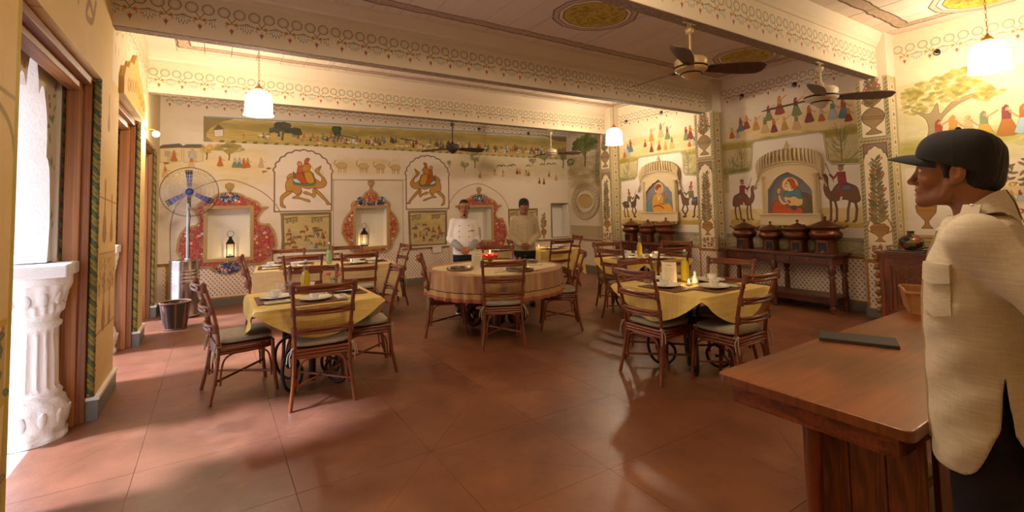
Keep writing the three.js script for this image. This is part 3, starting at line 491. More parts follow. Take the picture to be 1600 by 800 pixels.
{
  const m = mc, Q = (p, c, l = 'rgb(70,50,40)', w = 0.006) => m.fill(p, c, l, w, true);
  m.fill([[-4.184, 1.345], [-4.165, 1.723], [-4.131, 1.754], [-4.096, 1.807], [-4.061, 1.859], [-4.005, 1.910], [-3.939, 1.948], [-3.834, 1.983], [-3.735, 1.933], [-3.678, 1.898], [-3.621, 1.853], [-3.576, 1.799], [-3.530, 1.745], [-3.496, 1.682], [-3.498, 1.343]], 'rgb(116,116,124)');
  Q([[-3.670, 1.649], [-3.593, 1.650], [-3.528, 1.602], [-3.504, 1.521], [-3.505, 1.343], [-3.686, 1.343]], 'rgb(104,92,66)');
  m.oval(...[[-3.823, 1.792]][0], 0.115, 0.105, 'rgb(236,206,130)', 'rgb(214,176,84)', 0.014);
  Q([[-3.861, 1.858], [-3.819, 1.882], [-3.769, 1.862], [-3.733, 1.776], [-3.702, 1.733], [-3.727, 1.703], [-3.776, 1.716], [-3.803, 1.780], [-3.832, 1.824]], 'rgb(190,84,40)');
  Q([[-4.118, 1.345], [-4.100, 1.492], [-4.055, 1.545], [-3.981, 1.543], [-3.861, 1.445], [-3.662, 1.421], [-3.662, 1.343]], 'rgb(186,80,36)');
  Q([[-3.922, 1.659], [-3.869, 1.695], [-3.787, 1.695], [-3.706, 1.723], [-3.660, 1.669], [-3.651, 1.576], [-3.733, 1.578], [-3.771, 1.621], [-3.833, 1.592], [-3.915, 1.605]], 'rgb(78,122,132)');
  Q([[-3.915, 1.605], [-3.833, 1.592], [-3.772, 1.611], [-3.694, 1.567], [-3.651, 1.570], [-3.655, 1.483], [-3.729, 1.453], [-3.839, 1.466], [-3.917, 1.552]], 'rgb(226,190,130)');
  Q([[-4.006, 1.662], [-3.975, 1.661], [-3.968, 1.586], [-3.919, 1.520], [-3.856, 1.540], [-3.862, 1.504], [-3.942, 1.478], [-4.001, 1.554]], 'rgb(226,190,130)'); Q([[-4.026, 1.684], [-4.018, 1.731], [-3.996, 1.748], [-3.976, 1.714], [-3.983, 1.665], [-4.009, 1.658]], 'rgb(226,190,130)');
  Q([[-3.869, 1.699], [-3.858, 1.741], [-3.891, 1.759], [-3.902, 1.785], [-3.883, 1.827], [-3.851, 1.846], [-3.822, 1.813], [-3.809, 1.759], [-3.797, 1.706], [-3.829, 1.680]], 'rgb(226,190,130)');
  m.line([[-3.880, 1.810], [-3.864, 1.805]], 'rgb(40,30,26)', 0.012).line([[-3.867, 1.741], [-3.807, 1.700], [-3.777, 1.712]], 'rgb(240,236,226)', 0.012, true).line([[-4.001, 1.640], [-3.967, 1.639]], 'rgb(166,60,60)', 0.02).line([[-3.856, 1.540], [-3.837, 1.518]], 'rgb(150,60,80)', 0.03);
  flower(m, ...[[-3.993, 1.715]][0], 0.03, 'rgb(226,150,80)'); flower(m, ...[[-3.961, 1.767]][0], 0.02, 'rgb(190,80,60)');
  Q([[-3.820, 1.455], [-3.739, 1.454], [-3.752, 1.402], [-3.798, 1.398]], 'rgb(70,80,96)');
}
// bay nearest the camera: great tree and a row of women walking through meadows
const md = new Mural(-2.6, 0.1, 0, 3.7, 1024, 15, 'rgb(226,210,178)');
{
  const m = md, r = m.r;
  frieze(m, -2.44, 0.1, 3.2);
  m.wash(-2.4, 2.75, 0.1, 3.15, ['rgb(232,218,190)', 'rgb(222,206,170)'], 50, 0.3, 0.2);
  m.rect(-2.36, 1.94, 0.1, 2.72, 'rgb(214,202,164)').wash(-2.3, 1.98, 0.1, 2.95, ['rgb(204,194,150)', 'rgb(216,206,168)', 'rgb(194,186,134)', 'rgb(222,212,180)'], 260, 0.3, 0.22);
  m.wash(-2.3, 2.1, 0.1, 2.25, ['rgb(160,158,70)', 'rgb(176,166,84)'], 60, 0.22, 0.25);
  m.fill([[-2.2, 2.12], [-2.12, 2.35], [-2.14, 2.52], [-2.28, 2.66], [-2.1, 2.58], [-2.02, 2.7], [-2.0, 2.56], [-1.86, 2.7], [-1.55, 2.76], [-1.84, 2.64], [-2.0, 2.46], [-1.98, 2.3], [-1.92, 2.12]], 'rgb(160,140,104)', 'rgb(120,100,70)', 0.006, true);
  for (const [u, v, a, b] of [[-2.22, 2.72, 0.16, 0.12], [-2.06, 2.88, 0.2, 0.14], [-1.85, 2.92, 0.2, 0.12], [-1.68, 2.82, 0.2, 0.12], [-1.9, 2.78, 0.2, 0.08], [-2.26, 2.86, 0.1, 0.08], [-1.56, 2.72, 0.12, 0.08], [-1.78, 3.0, 0.14, 0.08]]) for (let i = 0; i < 46; i++) { const t = r() * 6.28, d = Math.sqrt(r()); m.x.globalAlpha = 0.6; m.oval(u + Math.cos(t) * a * d, v + Math.sin(t) * b * d, 0.03, 0.02, ['rgb(158,146,70)', 'rgb(178,162,84)', 'rgb(136,130,66)', 'rgb(192,178,104)'][Math.floor(r() * 4)]); }
  m.x.globalAlpha = 1;
  for (let i = 0; i < 15; i++) { const u = -2.02 + i * 0.135 + (i > 3 ? 0.05 : 0); woman(m, u, 2.16 + 0.012 * i, 0.34 + 0.02 * Math.sin(i * 2), ['rgb(150,170,186)', 'rgb(168,146,66)', 'rgb(206,170,110)', 'rgb(186,150,62)', 'rgb(164,106,44)', 'rgb(160,184,196)', 'rgb(128,64,58)', 'rgb(200,164,130)', 'rgb(112,140,116)', 'rgb(196,206,196)'][i % 10], ROBE[(i * 3 + 1) % 8], 0, i % 3 === 0); }
  // flower borders and a small river scene behind the standing man
  m.rect(-1.62, 1.3, 0.1, 1.93, 'rgb(222,208,180)');
  for (const [v0, v1] of [[1.66, 1.92], [1.2, 1.42]]) for (let i = 0; i < 190; i++) { const u = lerp(-1.62, 0.1, r()), v = lerp(v0, v1, r()); i % 4 ? leaf(m, u, v, 0.07, r() * 6.28, LEAF[i % 3]) : flower(m, u, v, 0.03, [...BLOOM, 'rgb(206,170,70)'][i % 5]); }
  m.rect(-1.62, 1.44, 0.1, 1.64, 'rgb(214,194,150)'); for (let i = 0; i < 24; i++) woman(m, -1.58 + i * 0.07, 1.47, 0.13, ROBE[i % 8], ROBE[(i + 2) % 8]);
  m.rect(-2.38, 1.0, -1.66, 1.92, 'rgb(232,222,206)');
  { const [p] = [[-2.194, 1.151]]; urn(m, p[0], p[1], 0.26, 0.36, false); spray(m, p[0], p[1] + 0.34, 0.4, 0.22, 14); }
  m.rect(-2.4, 0.9, 0.1, 1.07, 'rgb(190,160,110)'); for (const v of [0.93, 0.98, 1.03]) m.line([[-2.4, v], [0.1, v]], 'rgb(120,90,56)', 0.012);
  diaper(m, -2.4, 0.16, 0.1, 0.71);
  m.age(160);
}
mk.age(140); mc.age(140);
// wall pilaster: two vases of flowers under a lobed arch, floral borders; u is 0..0.36
const mp = new Mural(0, 0.36, 0, 3.14, 232, 16, 'rgb(232,218,186)');
{
  const m = mp, r = m.r;
  for (const u of [0.022, 0.338]) { m.rect(u - 0.022, 0.75, u + 0.022, 3.14, 'rgb(176,164,118)'); for (let v = 0.76; v < 3.1; v += 0.05) { leaf(m, u - 0.012, v, 0.045, 0.9, 'rgb(122,120,84)'); m.oval(u + 0.008, v + 0.01, 0.006, 0.006, ['rgb(176,100,80)', 'rgb(200,180,120)'][Math.round(r())]); } }
  m.line([[0.048, 0.76], [0.048, 3.12]], 'rgb(110,96,66)', 0.006).line([[0.312, 0.76], [0.312, 3.12]], 'rgb(110,96,66)', 0.006);
  m.rect(0, 2.26, 0.36, 2.34, 'rgb(182,166,122)'); for (let u = 0.02; u < 0.36; u += 0.04) leaf(m, u, 2.285, 0.04, 0.6, 'rgb(122,112,76)');
  m.line([[0.05, 2.34], [0.31, 2.34]], 'rgb(90,74,54)', 0.008);
  m.fill([[0.09, 2.39], [0.27, 2.39], [0.22, 2.43], [0.2, 2.46], [0.29, 2.55], [0.30, 2.64], [0.24, 2.71], [0.19, 2.73], [0.17, 2.73], [0.12, 2.71], [0.06, 2.64], [0.07, 2.55], [0.16, 2.46], [0.14, 2.43]], 'rgb(150,122,84)', 'rgb(84,64,44)', 0.008, true);
  m.line([[0.06, 2.62], [0.3, 2.60]], 'rgb(84,64,44)', 0.006).line([[0.06, 2.59], [0.3, 2.57]], 'rgb(84,64,44)', 0.005);
  for (const s of [-1, 1]) m.line([[0.18, 2.74], [0.18 + s * 0.05, 2.78], [0.18 + s * 0.08, 2.84], [0.18 + s * 0.04, 2.86], [0.18 + s * 0.03, 2.82]], 'rgb(140,104,56)', 0.014, true);
  spray(m, 0.18, 2.74, 0.34, 0.26, 18); for (const [u, v] of [[0.09, 2.92], [0.27, 2.92], [0.12, 3.0], [0.25, 3.0]]) flower(m, u, v, 0.026, BLOOM[Math.floor(r() * 4)]);
  const arch = [[0.05, 2.26], [0.31, 2.26], [0.31, 2.06], [0.295, 2.12], [0.27, 2.13], [0.255, 2.18], [0.225, 2.19], [0.18, 2.23], [0.135, 2.19], [0.105, 2.18], [0.09, 2.13], [0.065, 2.12], [0.05, 2.06]];
  m.fill(arch, 'rgb(132,106,80)', 'rgb(84,66,48)', 0.008);
  spray(m, 0.18, 1.2, 0.86, 0.24, 30);
  urn(m, 0.18, 0.98, 0.26, 0.24, true);
  m.rect(0.05, 0.76, 0.31, 0.95, 'rgb(222,204,170)'); for (let i = 0; i < 34; i++) leaf(m, 0.06 + 0.24 * r(), 0.77 + 0.16 * r(), 0.045, r() * 6.28, ['rgb(150,84,66)', 'rgb(110,100,66)', 'rgb(176,120,80)'][i % 3]); for (const u of [0.11, 0.25]) flower(m, u, 0.86, 0.024, BLOOM[0]);
  m.rect(0, 0.7, 0.36, 0.75, 'rgb(160,112,52)'); diaper(m, 0.03, 0.14, 0.33, 0.7); m.line([[0.015, 0.12], [0.015, 0.72]], 'rgb(166,120,58)', 0.03).line([[0.345, 0.12], [0.345, 0.72]], 'rgb(166,120,58)', 0.03);
  m.age(40);
}
// pilaster side: chain of little flower medallions
const ms = new Mural(0, 0.28, 0, 3.14, 128, 17, 'rgb(206,190,150)');
{
  const m = ms;
  m.rect(0.0, 0, 0.05, 3.14, 'rgb(168,158,116)').rect(0.2, 0, 0.28, 3.14, 'rgb(188,176,136)');
  m.line([[0.055, 0], [0.055, 3.14]], 'rgb(120,108,74)', 0.008).line([[0.195, 0], [0.195, 3.14]], 'rgb(120,108,74)', 0.008);
  for (let v = 0.82, i = 0; v < 3.1; v += 0.09, i++) i % 2 ? m.oval(0.125, v, 0.034, 0.03, null, 'rgb(150,132,92)', 0.01) : m.oval(0.125, v, 0.024, 0.024, ['rgb(184,104,44)', 'rgb(92,104,140)', 'rgb(166,72,60)'][(i / 2) % 3]);
  m.rect(0, 0.7, 0.28, 0.75, 'rgb(160,112,52)'); diaper(m, 0.02, 0.14, 0.26, 0.7);
}
// ochre entrance wall; u runs along z
const ml = new Mural(-9.3, 0.3, 0, 3.7, 2048, 18, 'rgb(222,190,126)');
{
  const m = ml, r = m.r;
  m.wash(-9.3, 0.3, 0.3, 3.7, ['rgb(232,204,146)', 'rgb(206,168,98)', 'rgb(196,158,96)', 'rgb(226,198,140)'], 420, 0.3, 0.12);
  m.rect(-7.6, 2.66, -5.1, 3.7, 'rgb(226,208,176)'); m.rect(-9.3, 0, -7.6, 3.7, 'rgb(216,196,150)');
  for (let i = 0; i < 60; i++) leaf(m, -7.5 + 2.3 * r(), 2.75 + 0.5 * r(), 0.09, r() * 6.28, 'rgba(150,140,92,0.45)', 'rgba(120,110,80,0.3)');
  frieze(m, -7.6, -5.19, 3.19); frieze(m, -5.06, -2.66, 3.19);
  // pier between the two doors
  m.line([[-5.44, 1.62], [-4.72, 1.66]], 'rgb(166,130,76)', 0.012).line([[-5.44, 1.2], [-4.72, 1.22]], 'rgb(190,150,90)', 0.02).line([[-5.44, 0.62], [-4.72, 0.62]], 'rgb(186,146,92)', 0.02);
  m.rect(-5.44, 0.9, -4.72, 1.2, 'rgb(206,172,112)');
  for (const [u, v, s] of [[-4.92, 1.46, 1], [-5.22, 1.42, 0.8], [-4.95, 0.75, 0.9], [-5.2, 0.72, 0.7], [-5.0, 2.3, 0.6]]) m.fill([[u, v - 0.16 * s], [u + 0.07 * s, v - 0.12 * s], [u + 0.06 * s, v], [u + 0.02 * s, v + 0.1 * s], [u + 0.015 * s, v + 0.34 * s], [u - 0.015 * s, v + 0.34 * s], [u - 0.02 * s, v + 0.1 * s], [u - 0.06 * s, v], [u - 0.07 * s, v - 0.12 * s]], 'rgba(146,96,66,0.75)', 'rgba(110,70,50,0.6)', 0.008, true);
  for (let i = 0; i < 60; i++) leaf(m, -5.42 + 0.7 * r(), 0.92 + 0.26 * r(), 0.06, r() * 6.28, 'rgba(130,110,66,0.5)', 'rgba(110,90,60,0.4)');
  m.line([[-4.4, 3.05], [-4.3, 2.88], [-4.12, 2.86], [-4.2, 2.98], [-4.34, 2.92]], 'rgba(150,104,74,0.8)', 0.05, true).line([[-3.9, 2.86], [-3.86, 3.06], [-3.7, 3.1]], 'rgba(150,104,74,0.7)', 0.03, true);
  // pier beside the camera: floral band, tall urn
  m.line([[-2.92, 2.02], [-2.2, 2.06], [0.3, 2.1]], 'rgb(176,148,86)', 0.02).line([[-2.85, 0.3], [-2.85, 1.85], [-2.6, 2.0]], 'rgb(168,140,80)', 0.03, true);
  m.line([[-2.885, 0.2], [-2.885, 3.0]], 'rgb(186,160,40)', 0.045);
  m.fill([[-2.45, 1.15], [-2.55, 1.3], [-2.52, 1.55], [-2.3, 1.75], [-2.1, 1.55], [-2.1, 1.3], [-2.2, 1.15]], 'rgb(142,98,58)', 'rgb(96,66,40)', 0.02, true);
  m.rect(-2.84, 0.75, 0.3, 1.06, 'rgb(186,160,92)'); for (let i = 0; i < 160; i++) { const u = -2.84 + 1.6 * r(), v = 0.76 + 0.29 * r(); i % 4 ? leaf(m, u, v, 0.08, r() * 6.28, 'rgb(110,120,72)') : flower(m, u, v, 0.03, BLOOM[i % 3]); }
  for (const v of [0.74, 1.07, 0.5]) m.line([[-2.84, v], [0.3, v]], 'rgb(196,160,50)', 0.03);
  for (let i = 0; i < 40; i++) leaf(m, -2.84 + 1.2 * r(), 0.2 + 0.28 * r(), 0.08, r() * 6.28, 'rgba(150,90,60,0.6)');
  m.age(300);
}
// cross beam face, one metre repeating
const mf = new Mural(0, 1, BEAM_Y, BEAM_Y + 0.5, 1024, 19, 'rgb(228,214,186)');
mf.wash(0.1, BEAM_Y + 0.05, 0.9, BEAM_Y + 0.45, ['rgb(236,224,200)', 'rgb(216,200,170)'], 40, 0.1, 0.1); frieze(mf, 0, 1, BEAM_Y, 0.25);
// ceiling: u = x, v = z
const mg = new Mural(-0.8, 7.6, -9.3, 1.9, 1536, 20, 'rgb(214,196,176)');
{
  const m = mg, r = m.r;
  for (let i = 0; i < 500; i++) { m.x.globalAlpha = 0.10 + 0.12 * r(); const u = -0.8 + 8.4 * r(), v = -9.3 + 11 * r(), l = 0.3 + 1.2 * r(); m.line([[u, v], [u + 0.03 * (r() - 0.5), v + l]], r() < 0.6 ? 'rgb(236,224,210)' : 'rgb(170,146,124)', 0.015 + 0.05 * r()); }
  m.x.globalAlpha = 1;
  const bays = [[-5.06, -2.66], [-7.6, -5.19], [-2.53, 0.5], [-9.23, -7.73]];
  for (const [a, b] of bays) {
    const x0 = XL + 0.32, x1 = XR - 0.24, z0 = a + 0.26, z1 = b - 0.26, w = 0.13;
    const rim = (d) => { const p = [], n = 60; for (const [p0, p1] of [[[x0 + d, z0 + d], [x1 - d, z0 + d]], [[x1 - d, z0 + d], [x1 - d, z1 - d]], [[x1 - d, z1 - d], [x0 + d, z1 - d]], [[x0 + d, z1 - d], [x0 + d, z0 + d]]]) { const L = Math.hypot(p1[0] - p0[0], p1[1] - p0[1]), k = Math.ceil(L / 0.1); for (let i = 0; i < k; i++) p.push([lerp(p0[0], p1[0], i / k) + 0.02 * (r() - 0.5), lerp(p0[1], p1[1], i / k) + 0.02 * (r() - 0.5)]); } return p; };
    const o = rim(0), q = rim(w);
    m.x.fillStyle = 'rgb(176,150,124)'; m.trace(o); const path = o; m.x.beginPath();
    for (const [pts, rev] of [[path, false], [q, true]]) { const s = rev ? [...pts].reverse() : pts; s.forEach((p, i) => (i ? m.x.lineTo(m.U(p[0]), m.W(p[1])) : m.x.moveTo(m.U(p[0]), m.W(p[1])))); m.x.closePath(); }
    m.x.fill('evenodd');
    for (let i = 0; i < 900; i++) { const t = r(), side = Math.floor(r() * 4), k = w * r(), p = side === 0 ? [lerp(x0, x1, t), z0 + k] : side === 1 ? [lerp(x0, x1, t), z1 - k] : side === 2 ? [x0 + k, lerp(z0, z1, t)] : [x1 - k, lerp(z0, z1, t)]; m.line([p, [p[0] + 0.04 * (r() - 0.5), p[1] + 0.04 * (r() - 0.5)]], r() < 0.5 ? 'rgba(222,204,182,0.7)' : 'rgba(130,106,84,0.7)', 0.012); }
    m.line(o, 'rgb(84,66,50)', 0.018, false, true).line(q, 'rgb(84,66,50)', 0.014, false, true);
  }
  for (const [u, v] of [[3.65, -3.9], [6.65, -3.9], [0.65, -3.9], [6.95, -1.42], [3.65, -1.42]]) {
    const ring = (a, b, n) => { const p = []; for (let i = 0; i < n; i++) { const t = (i / n) * 6.2832, k = 1 + 0.03 * (i % 2); p.push([u + Math.cos(t) * a * k, v + Math.sin(t) * b * k]); } return p; };
    m.fill(ring(0.5, 0.43, 24), 'rgb(190,164,140)', 'rgb(92,72,56)', 0.014).fill(ring(0.43, 0.37, 24), 'rgb(222,206,188)', 'rgb(92,72,56)', 0.01).fill(ring(0.38, 0.32, 24), 'rgb(190,162,60)', 'rgb(92,72,56)', 0.012);
    for (let i = 0; i < 170; i++) { const t = r() * 6.28, d = Math.sqrt(r()) * 0.9, p = [u + Math.cos(t) * 0.36 * d, v + Math.sin(t) * 0.3 * d]; leaf(m, p[0], p[1], 0.06, t + 1, ['rgb(170,144,44)', 'rgb(146,128,44)', 'rgb(206,180,84)'][i % 3], 'rgba(90,76,30,0.6)'); }
  }
}

// ---------------------------------------------------------------- the room
const W = { back: mb.material(), aisle: ma.material(), king: mk.material(), lady: mc.material(), near: md.material(), entrance: ml.material(), pilaster: mp.material(), side: ms.material() };
M.beam = mf.material(); M.ceil = mg.material({ roughness: 0.85 });
M.soffit = mat(0xffffff, 0.8, { map: pixelTex(256, 64, (u, v) => { const n = fbm(u * 40, v * 10, 256, 3, NZ2), k = 0.78 + 0.5 * (n - 0.4); return [172 * k, 144 * k, 118 * k]; }) });
M.soffit.map.repeat.set(1, 7);

// floor: red cement laid in panels, square field with joints and alternating diagonals, each panel a piece
{
  const g = structGroup('floor');
  struct('floor_bed', metricBox(-1.0, 7.75, -0.14, -0.013, -9.5, 2.1), M.grout, g);
  const S = 0.77, gap = 0.0012, x0 = -0.38, z0 = -2.06;
  const panel = (pts) => {                                          // pts in (x, z), clipped to the room
    const c = pts.reduce((a, p) => [a[0] + p[0] / pts.length, a[1] + p[1] / pts.length], [0, 0]);
    const q = pts.map(([x, z]) => { const d = Math.hypot(x - c[0], z - c[1]); return [x - ((x - c[0]) / d) * gap * 1.6, z - ((z - c[1]) / d) * gap * 1.6]; });
    const sh = shapeOf(q.map(([x, z]) => [x, -z]));
    const e = new THREE.ExtrudeGeometry(sh, { depth: 0.014, bevelEnabled: false });
    e.rotateX(-Math.PI / 2); e.translate(0, -0.014, 0);
    return metricUV(e);
  };
  const cl = (v, a, b) => Math.min(b, Math.max(a, v));
  for (let i = -1; i < 11; i++) for (let j = -4; j < 10; j++) {
    const xa = cl(x0 + i * S, -1.0, XR), xb = cl(x0 + (i + 1) * S, -1.0, XR), za = cl(z0 - j * S, ZB, ZF), zb = cl(z0 - (j + 1) * S, ZB, ZF);
    if (xb - xa < 0.03 || za - zb < 0.03) continue;
    const k = (i + j) & 1, A = [xa, za], B = [xb, za], C = [xb, zb], D = [xa, zb];
    for (const t of k ? [[A, B, C], [A, C, D]] : [[A, B, D], [B, C, D]]) struct('floor_panel', panel(t), M.floor, g);
  }
}
// ceiling: long stone slabs laid from beam to beam
{
  const g = structGroup('ceiling'), r = rngOf(5);
  struct('roof_bed', metricBox(XL - 0.3, XR + 0.2, CEIL + 0.07, CEIL + 0.2, ZB - 0.3, ZF + 0.2), M.plaster, g);
  for (const [a, b] of [[-2.53, ZF], [-5.06, -2.66], [-7.6, -5.19], [ZB, -7.73]]) for (let i = 0; i < 27; i++) {
    const w = (XR - XL) / 27, x = XL + i * w, y = CEIL + 0.006 * r();
    struct('ceiling_slab', metricBox(x + 0.003, x + w - 0.003, y, CEIL + 0.08, a - 0.02, b + 0.02), M.ceil, g);
  }
}
// cross beams with a painted face, a patterned underside and a stepped cove against the slabs
for (const z of BEAMS) {
  const g = structGroup('beam');
  struct('beam_core', metricBox(XL - 0.02, XR, BEAM_Y, CEIL + 0.02, z - BEAM_T, z), M.beam, g);
  struct('soffit_band', metricBox(XL, XP, BEAM_Y - 0.006, BEAM_Y, z - BEAM_T + 0.004, z - 0.004), M.soffit, g);
  for (const s of [0, 1]) {
    const zz = s ? z - BEAM_T : z, d = s ? -1 : 1;
    const prof = [[0, 0.39], [0.02, 0.39], [0.02, 0.43], [0.045, 0.45], [0.075, 0.53], [0.09, 0.58], [0, 0.58]].map(([a, b]) => [a * d, BEAM_Y + b]);
    const e = new THREE.ExtrudeGeometry(shapeOf(prof), { depth: XR - XL, bevelEnabled: false });
    e.rotateY(Math.PI / 2); e.scale(1, 1, -1); e.translate(XL, 0, zz);
    const idx = e.index; const p = e.attributes.position; // mirrored by the scale: turn the faces back
    for (let i = 0; i < p.count; i += 3) for (const n of ['position', 'normal', 'uv']) { const a = e.attributes[n], k = a.itemSize; for (let c = 0; c < k; c++) { const t = a.array[(i + 1) * k + c]; a.array[(i + 1) * k + c] = a.array[(i + 2) * k + c]; a.array[(i + 2) * k + c] = t; } }
    e.computeVertexNormals();
    struct('cove', e, M.plaster, g);
  }
}
// back wall with its four niches
const NICHES = [[-0.085, 0.53, 0.78, 1.6], [2.3, 2.9, 0.835, 1.57], [4.69, 5.29, 0.83, 1.55], [7.02, 7.50, 0.79, 1.595]];
{
  const s = shapeOf([[XL - 0.3, 0], [XR + 0.2, 0], [XR + 0.2, CEIL + 0.05], [XL - 0.3, CEIL + 0.05]]);
  for (const [a, b, c, d] of NICHES) { const h = new THREE.Path(); h.moveTo(a, c); h.lineTo(a, d); h.lineTo(b, d); h.lineTo(b, c); h.closePath(); s.holes.push(h); }
  const e = new THREE.ExtrudeGeometry(s, { depth: 0.22, bevelEnabled: false }); e.translate(0, 0, ZB - 0.22);
  const w = struct('wall_back', e, [W.back, M.white]);
  struct('niche_back', metricBox(XL - 0.3, XR + 0.2, 0, CEIL + 0.05, ZB - 0.36, ZB - 0.22), M.white, w);
  // dado rail, ledge and base
  const rail = (x0, x1) => { struct('dado_rail', metricBox(x0, x1, 0.712, 0.75, ZB - 0.005, ZB + 0.014), M.rail, w); struct('ledge', metricBox(x0, x1, 0.752, 0.775, ZB - 0.005, ZB + 0.02), M.white, w); struct('foot_rail', metricBox(x0, x1, 0.112, 0.14, ZB - 0.005, ZB + 0.01), M.rail, w); };
  rail(XL, -0.42); rail(0.95, 2.0); rail(3.22, 4.24); rail(5.72, XR);
  struct('foot_rail', metricBox(-0.42, 0.95, 0.112, 0.14, ZB - 0.005, ZB + 0.01), M.rail, w);
}
struct('baseboard_back', metricBox(XL, XR, 0, 0.112, ZB - 0.01, ZB + 0.02), M.base);
// side wall in bays between pilasters
{
  const bay = (a, b, m) => struct('wall_right', metricBox(XR, XR + 0.2, -0.02, CEIL + 0.05, a, b), m);
  bay(ZB - 0.02, -7.6, W.aisle); bay(-7.6, -5.1, W.king); bay(-5.1, -2.6, W.lady); const n = bay(-2.6, 0.1, W.near); bay(0.1, ZF + 0.1, M.plaster);
  for (const [a, b] of [[ZB, -7.76], [-7.4, -5.3], [-4.94, -2.79]]) {
    struct('dado_rail', metricBox(XR - 0.014, XR + 0.005, 0.712, 0.75, a, b), M.rail, n); struct('foot_rail', metricBox(XR - 0.01, XR + 0.005, 0.112, 0.14, a, b), M.rail, n);
    struct('baseboard_right', metricBox(XR - 0.02, XR + 0.01, 0, 0.112, a, b), M.base);
  }
  struct('baseboard_right', metricBox(XR - 0.02, XR + 0.01, 0, 0.112, -2.42, ZF), M.base);
  for (const zc of [-2.6, -5.11, -7.59]) {
    const z0 = zc - 0.18, z1 = zc + 0.18, g = structGroup('pilaster');
    const f = new THREE.BoxGeometry(XR - XP, 3.12, 0.36).translate((XR + XP) / 2, 1.56, zc), p = f.attributes.position, nn = f.attributes.normal, uv = f.attributes.uv;
    for (let i = 0; i < p.count; i++) uv.setXY(i, Math.abs(nn.getX(i)) > 0.5 ? p.getZ(i) - z0 : XR - p.getX(i), p.getY(i));
    struct('pilaster_shaft', f, [W.pilaster, W.pilaster, M.plaster, M.plaster, W.side, W.side], g);
    struct('pilaster_block', rbox(XR - XP - 0.01, CEIL - 3.12, 0.2, 0.006, (XR + XP) / 2 + 0.01, (CEIL + 3.12) / 2 + 0.004, z1 - 0.1), M.plaster, g);
    struct('pilaster_foot', metricBox(XP - 0.015, XR, 0, 0.112, z0 - 0.015, z1 + 0.015), M.base, g);
    struct('pilaster_rail', metricBox(XP - 0.008, XR, 0.712, 0.75, z0 - 0.008, z1 + 0.008), M.rail, g);
  }
}
struct('wall_front', metricBox(XL - 0.3, XR + 0.2, -0.02, CEIL + 0.05, ZF, ZF + 0.2), M.plaster);
// entrance wall with three doorways
const DOORS = [[-4.70, -2.91, 2.56], [-7.02, -5.44, 2.62], [-8.85, -7.45, 2.5]];
{
  const T = 0.2, X0 = XL - T;
  const seg = (a, b, y0 = -0.02, y1 = CEIL + 0.05) => struct('wall_left', metricBox(X0, XL, y0, y1, a, b), W.entrance);
  seg(-2.91, ZF + 0.1); seg(-5.44, -4.7); seg(-7.45, -7.02); seg(ZB - 0.02, -8.85);
  for (const [a, b, h] of DOORS) seg(a, b, h);
  for (const [a, b] of [[-2.91, ZF], [-5.46, -4.68], [-7.47, -7.0], [ZB, -8.83]]) {
    struct('baseboard_left', metricBox(X0 - 0.01, XL + 0.022, 0, 0.15, a, b), M.base);
    struct('trim_left', metricBox(X0 - 0.012, XL + 0.03, 0.15, 0.175, a - 0.006, b + 0.006), M.white);
  }
}

// doorways: timber frame, twisted rope moulding at the corner, outer arcade with lobed arch on carved columns
M.rope1 = mat(rgb(132, 116, 48), 0.65); M.rope2 = mat(rgb(74, 84, 52), 0.65); M.rope3 = mat(rgb(150, 84, 62), 0.6);
M.carved = mat(rgb(238, 232, 226), 0.75, bump(3, 3, 0.006));
{
  const mo = new Mural(-9, -2, 0, 3, 1024, 33, 'rgb(214,204,180)');
  for (let i = 0; i < 1500; i++) { const u = -9 + 7 * mo.r(), v = 3 * mo.r(); i % 5 ? leaf(mo, u, v, 0.07, mo.r() * 6.28, ['rgb(140,150,110)', 'rgb(120,134,100)'][i % 2], 'rgba(90,90,70,0.5)') : flower(mo, u, v, 0.02, ['rgb(190,110,110)', 'rgb(170,90,90)'][i % 2]); }
  M.arcade = mo.material();
}
function twist(x, z, y0, y1, r, colors, parent) {
  colors.forEach((m, k) => {
    const pts = [], n = Math.round((y1 - y0) / 0.02);
    for (let i = 0; i <= n; i++) { const y = lerp(y0, y1, i / n), a = (y / 0.11) * 6.2832 + (k / colors.length) * 6.2832; pts.push(V(x + Math.cos(a) * r * 0.5, y, z + Math.sin(a) * r * 0.5)); }
    struct('rope_strand', new THREE.TubeGeometry(new THREE.CatmullRomCurve3(pts), n, r * 0.62, 5), m, parent);
  });
}
